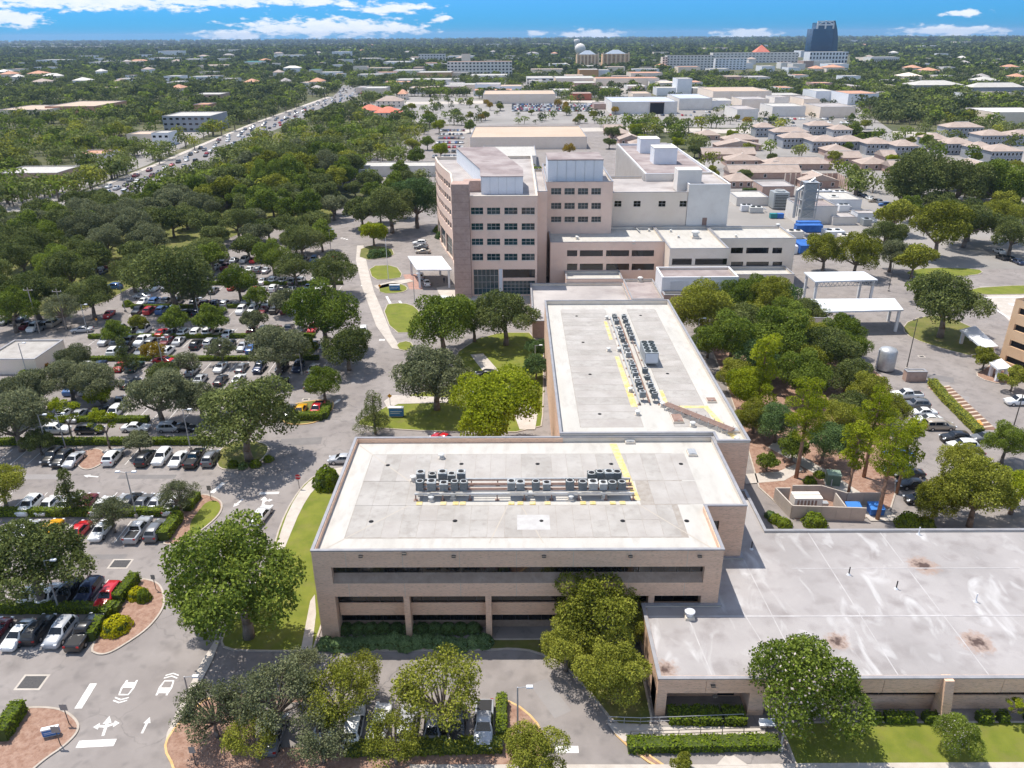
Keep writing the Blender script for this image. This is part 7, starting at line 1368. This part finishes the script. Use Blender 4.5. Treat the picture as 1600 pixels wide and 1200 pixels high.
for px, py, h, lb in ((62,520,11,'wooden utility pole beside the left clinic, nearer one'),(104,515,10,'wooden utility pole beside the tall sparse tree')):
    q = at(px, py); r = root('utility_pole', lb, 'utility pole', (q.x,q.y,0)); MB().tube((0,0,0),(0,0,h),.16,.11).build('pole', mat('pole_wood',(0.36,0.31,0.27)), r); MB().box(-1.1,1.1,-.06,.06,h-.7,h-.55).build('crossarm', MATS['pole_wood'], r); [MB().tube((x,0,h-.55),(x,0,h-.3),.06,n=6).build('insulator', B_WHITE, r) for x in (-.95,0,.95)]
# hand rails of the ramp
def railing(pts, h, label, posts, m=M_POLE):
    pts = [at(*p, .16) for p in pts]; r = root('handrail', label, 'railing', pts[0]); o = pts[0]
    for a, e in zip(pts, pts[1:]):
        a, e = a-o, e-o
        for k in (.5, 1.0): MB().tube(a+Vector((0,0,h*k)), e+Vector((0,0,h*k)), .035, n=6).build('rail', m, r)
        n = max(1, int((e-a).length/posts))
        for i in range(n+1): p = a.lerp(e, i/n); MB().tube(p, p+Vector((0,0,h)), .035, n=6).build('post', m, r)
railing([(950,1131),(1000,1133),(1060,1131),(1160,1127)], 1.0, 'pale metal handrail along the rear side of the ramp', 1.3); railing([(985,1153),(1060,1151),(1195,1147)], .9, 'thin dark handrail along the front of the ramp', 2.0, M_POLED)
q = at(1198,1138); r = root('pale_bench', 'small pale bench at the end of the ramp', 'bench', (q.x,q.y,.16)); MB().obox((0,0),1.6,.5,.4,.46).build('seat', B_CANOPY, r); MB().obox((0,.24),1.6,.06,.46,.9).build('backrest', B_CANOPY, r); [MB().obox((x,0),.08,.45,0,.4).build('leg', M_POLE, r) for x in (-.7,.7)]
# wall-mounted lights of the office fascia
lm = MB(); lm.box(-.22,.22,-.3,0,-.08,.08); lm.box(-.06,.06,-.02,.1,-.14,.02); lm = lm.mesh('wall_light', M_POLED)
for i, px in enumerate((564,632,709,850,985,1093)):
    x = fy(px, 868, Y0)[0]; tag(obj('wall_light', lm, None, (x, Y0-.01, fy(px, 868 if px != 632 else 864, Y0)[1])), f'small dark wall light, {ORD[i+1]} from the left on the office fascia', 'wall light', 'wall lights on the office fascia')
for i, (px, py) in enumerate(((1114,1070),(1117,1086))): tag(obj('wall_light', lm, None, (fy(px,py,57.1)[0], 57.09, fy(px,py,57.1)[1])), ('upper' if i == 0 else 'lower')+' dark wall light above the entrance overhang', 'wall light')
# people at the hospital entrance
def person(px, py, shirt, label, rz=0.0, st=.0):
    q = at(px, py); r = root('person', label, 'person', (q.x, q.y, .1), rz)
    v = [(0,0,.95),(0,0,1.2),(0,0,1.42),(0,.01,1.52),(0,.02,1.66),(.10,0,.88),(.11,.08+st,.5),(.11,.0+st,.06),(.11,.14+st,.03),(-.10,0,.88),(-.11,-.05-st,.5),(-.11,-.12-st,.06),(-.11,.02-st,.03),(.19,0,1.4),(.25,-.03,1.12),(.25,.08,.88),(-.19,0,1.4),(-.25,.03,1.12),(-.25,.12,.9)]
    e = [(0,1),(1,2),(2,3),(3,4),(0,5),(5,6),(6,7),(7,8),(0,9),(9,10),(10,11),(11,12),(2,13),(13,14),(14,15),(2,16),(16,17),(17,18)]; rad = [.15,.145,.15,.06,.11,.10,.07,.05,.04,.10,.07,.05,.04,.075,.05,.035,.075,.05,.035]
    me = bpy.data.meshes.new('body'); me.from_pydata(v, e, []); o = obj('body', me, r); sm = o.modifiers.new('skin', 'SKIN'); 
    for i, sv in enumerate(me.skin_vertices[0].data): sv.radius = (rad[i], rad[i]); sv.use_root = (i == 0)
    o.modifiers.new('sub', 'SUBSURF').render_levels = 1; me.materials.append(shirt)
    MB().lathe((0,.0,1.6), [(.05,.02),(.1,.06),(.11,.14),(.07,.2),(.01,.215)], 10).build('hair', C_TRIM, r, True)
person(726,462,mat('navy_cloth',(0.02,0.025,0.05)),'person in dark clothes walking beside the stone pier',R_(160),.05); person(694,443,MATS['navy_cloth'],'person in dark clothes under the canopy, left of two',0); person(699,443,mat('grey_cloth',(0.10,0.10,0.11)),'person in grey clothes under the canopy, right of two',R_(90))
# ---------------------------------------------------------------- air between the camera and the horizon
def build_haze():
    m = bpy.data.materials.new('haze_air'); m.use_nodes = True; nt = m.node_tree; nt.nodes.clear()
    o = nt.nodes.new('ShaderNodeOutputMaterial'); v = nt.nodes.new('ShaderNodeVolumePrincipled')
    v.inputs['Color'].default_value = HAZE_COL; v.inputs['Density'].default_value = HAZE_D; v.inputs['Anisotropy'].default_value = 0.1
    nt.links.new(v.outputs[0], o.inputs['Volume'])
    b = MB().box(-Rg-50, Rg+50, -450, Rg+50, -1.1, 108); tag(b.build('haze', m), 'thin blue summer haze over the land', kind='stuff')
HAZE_COL = (0.50, 0.70, 1.0, 1); HAZE_D = 0.00005
build_haze()
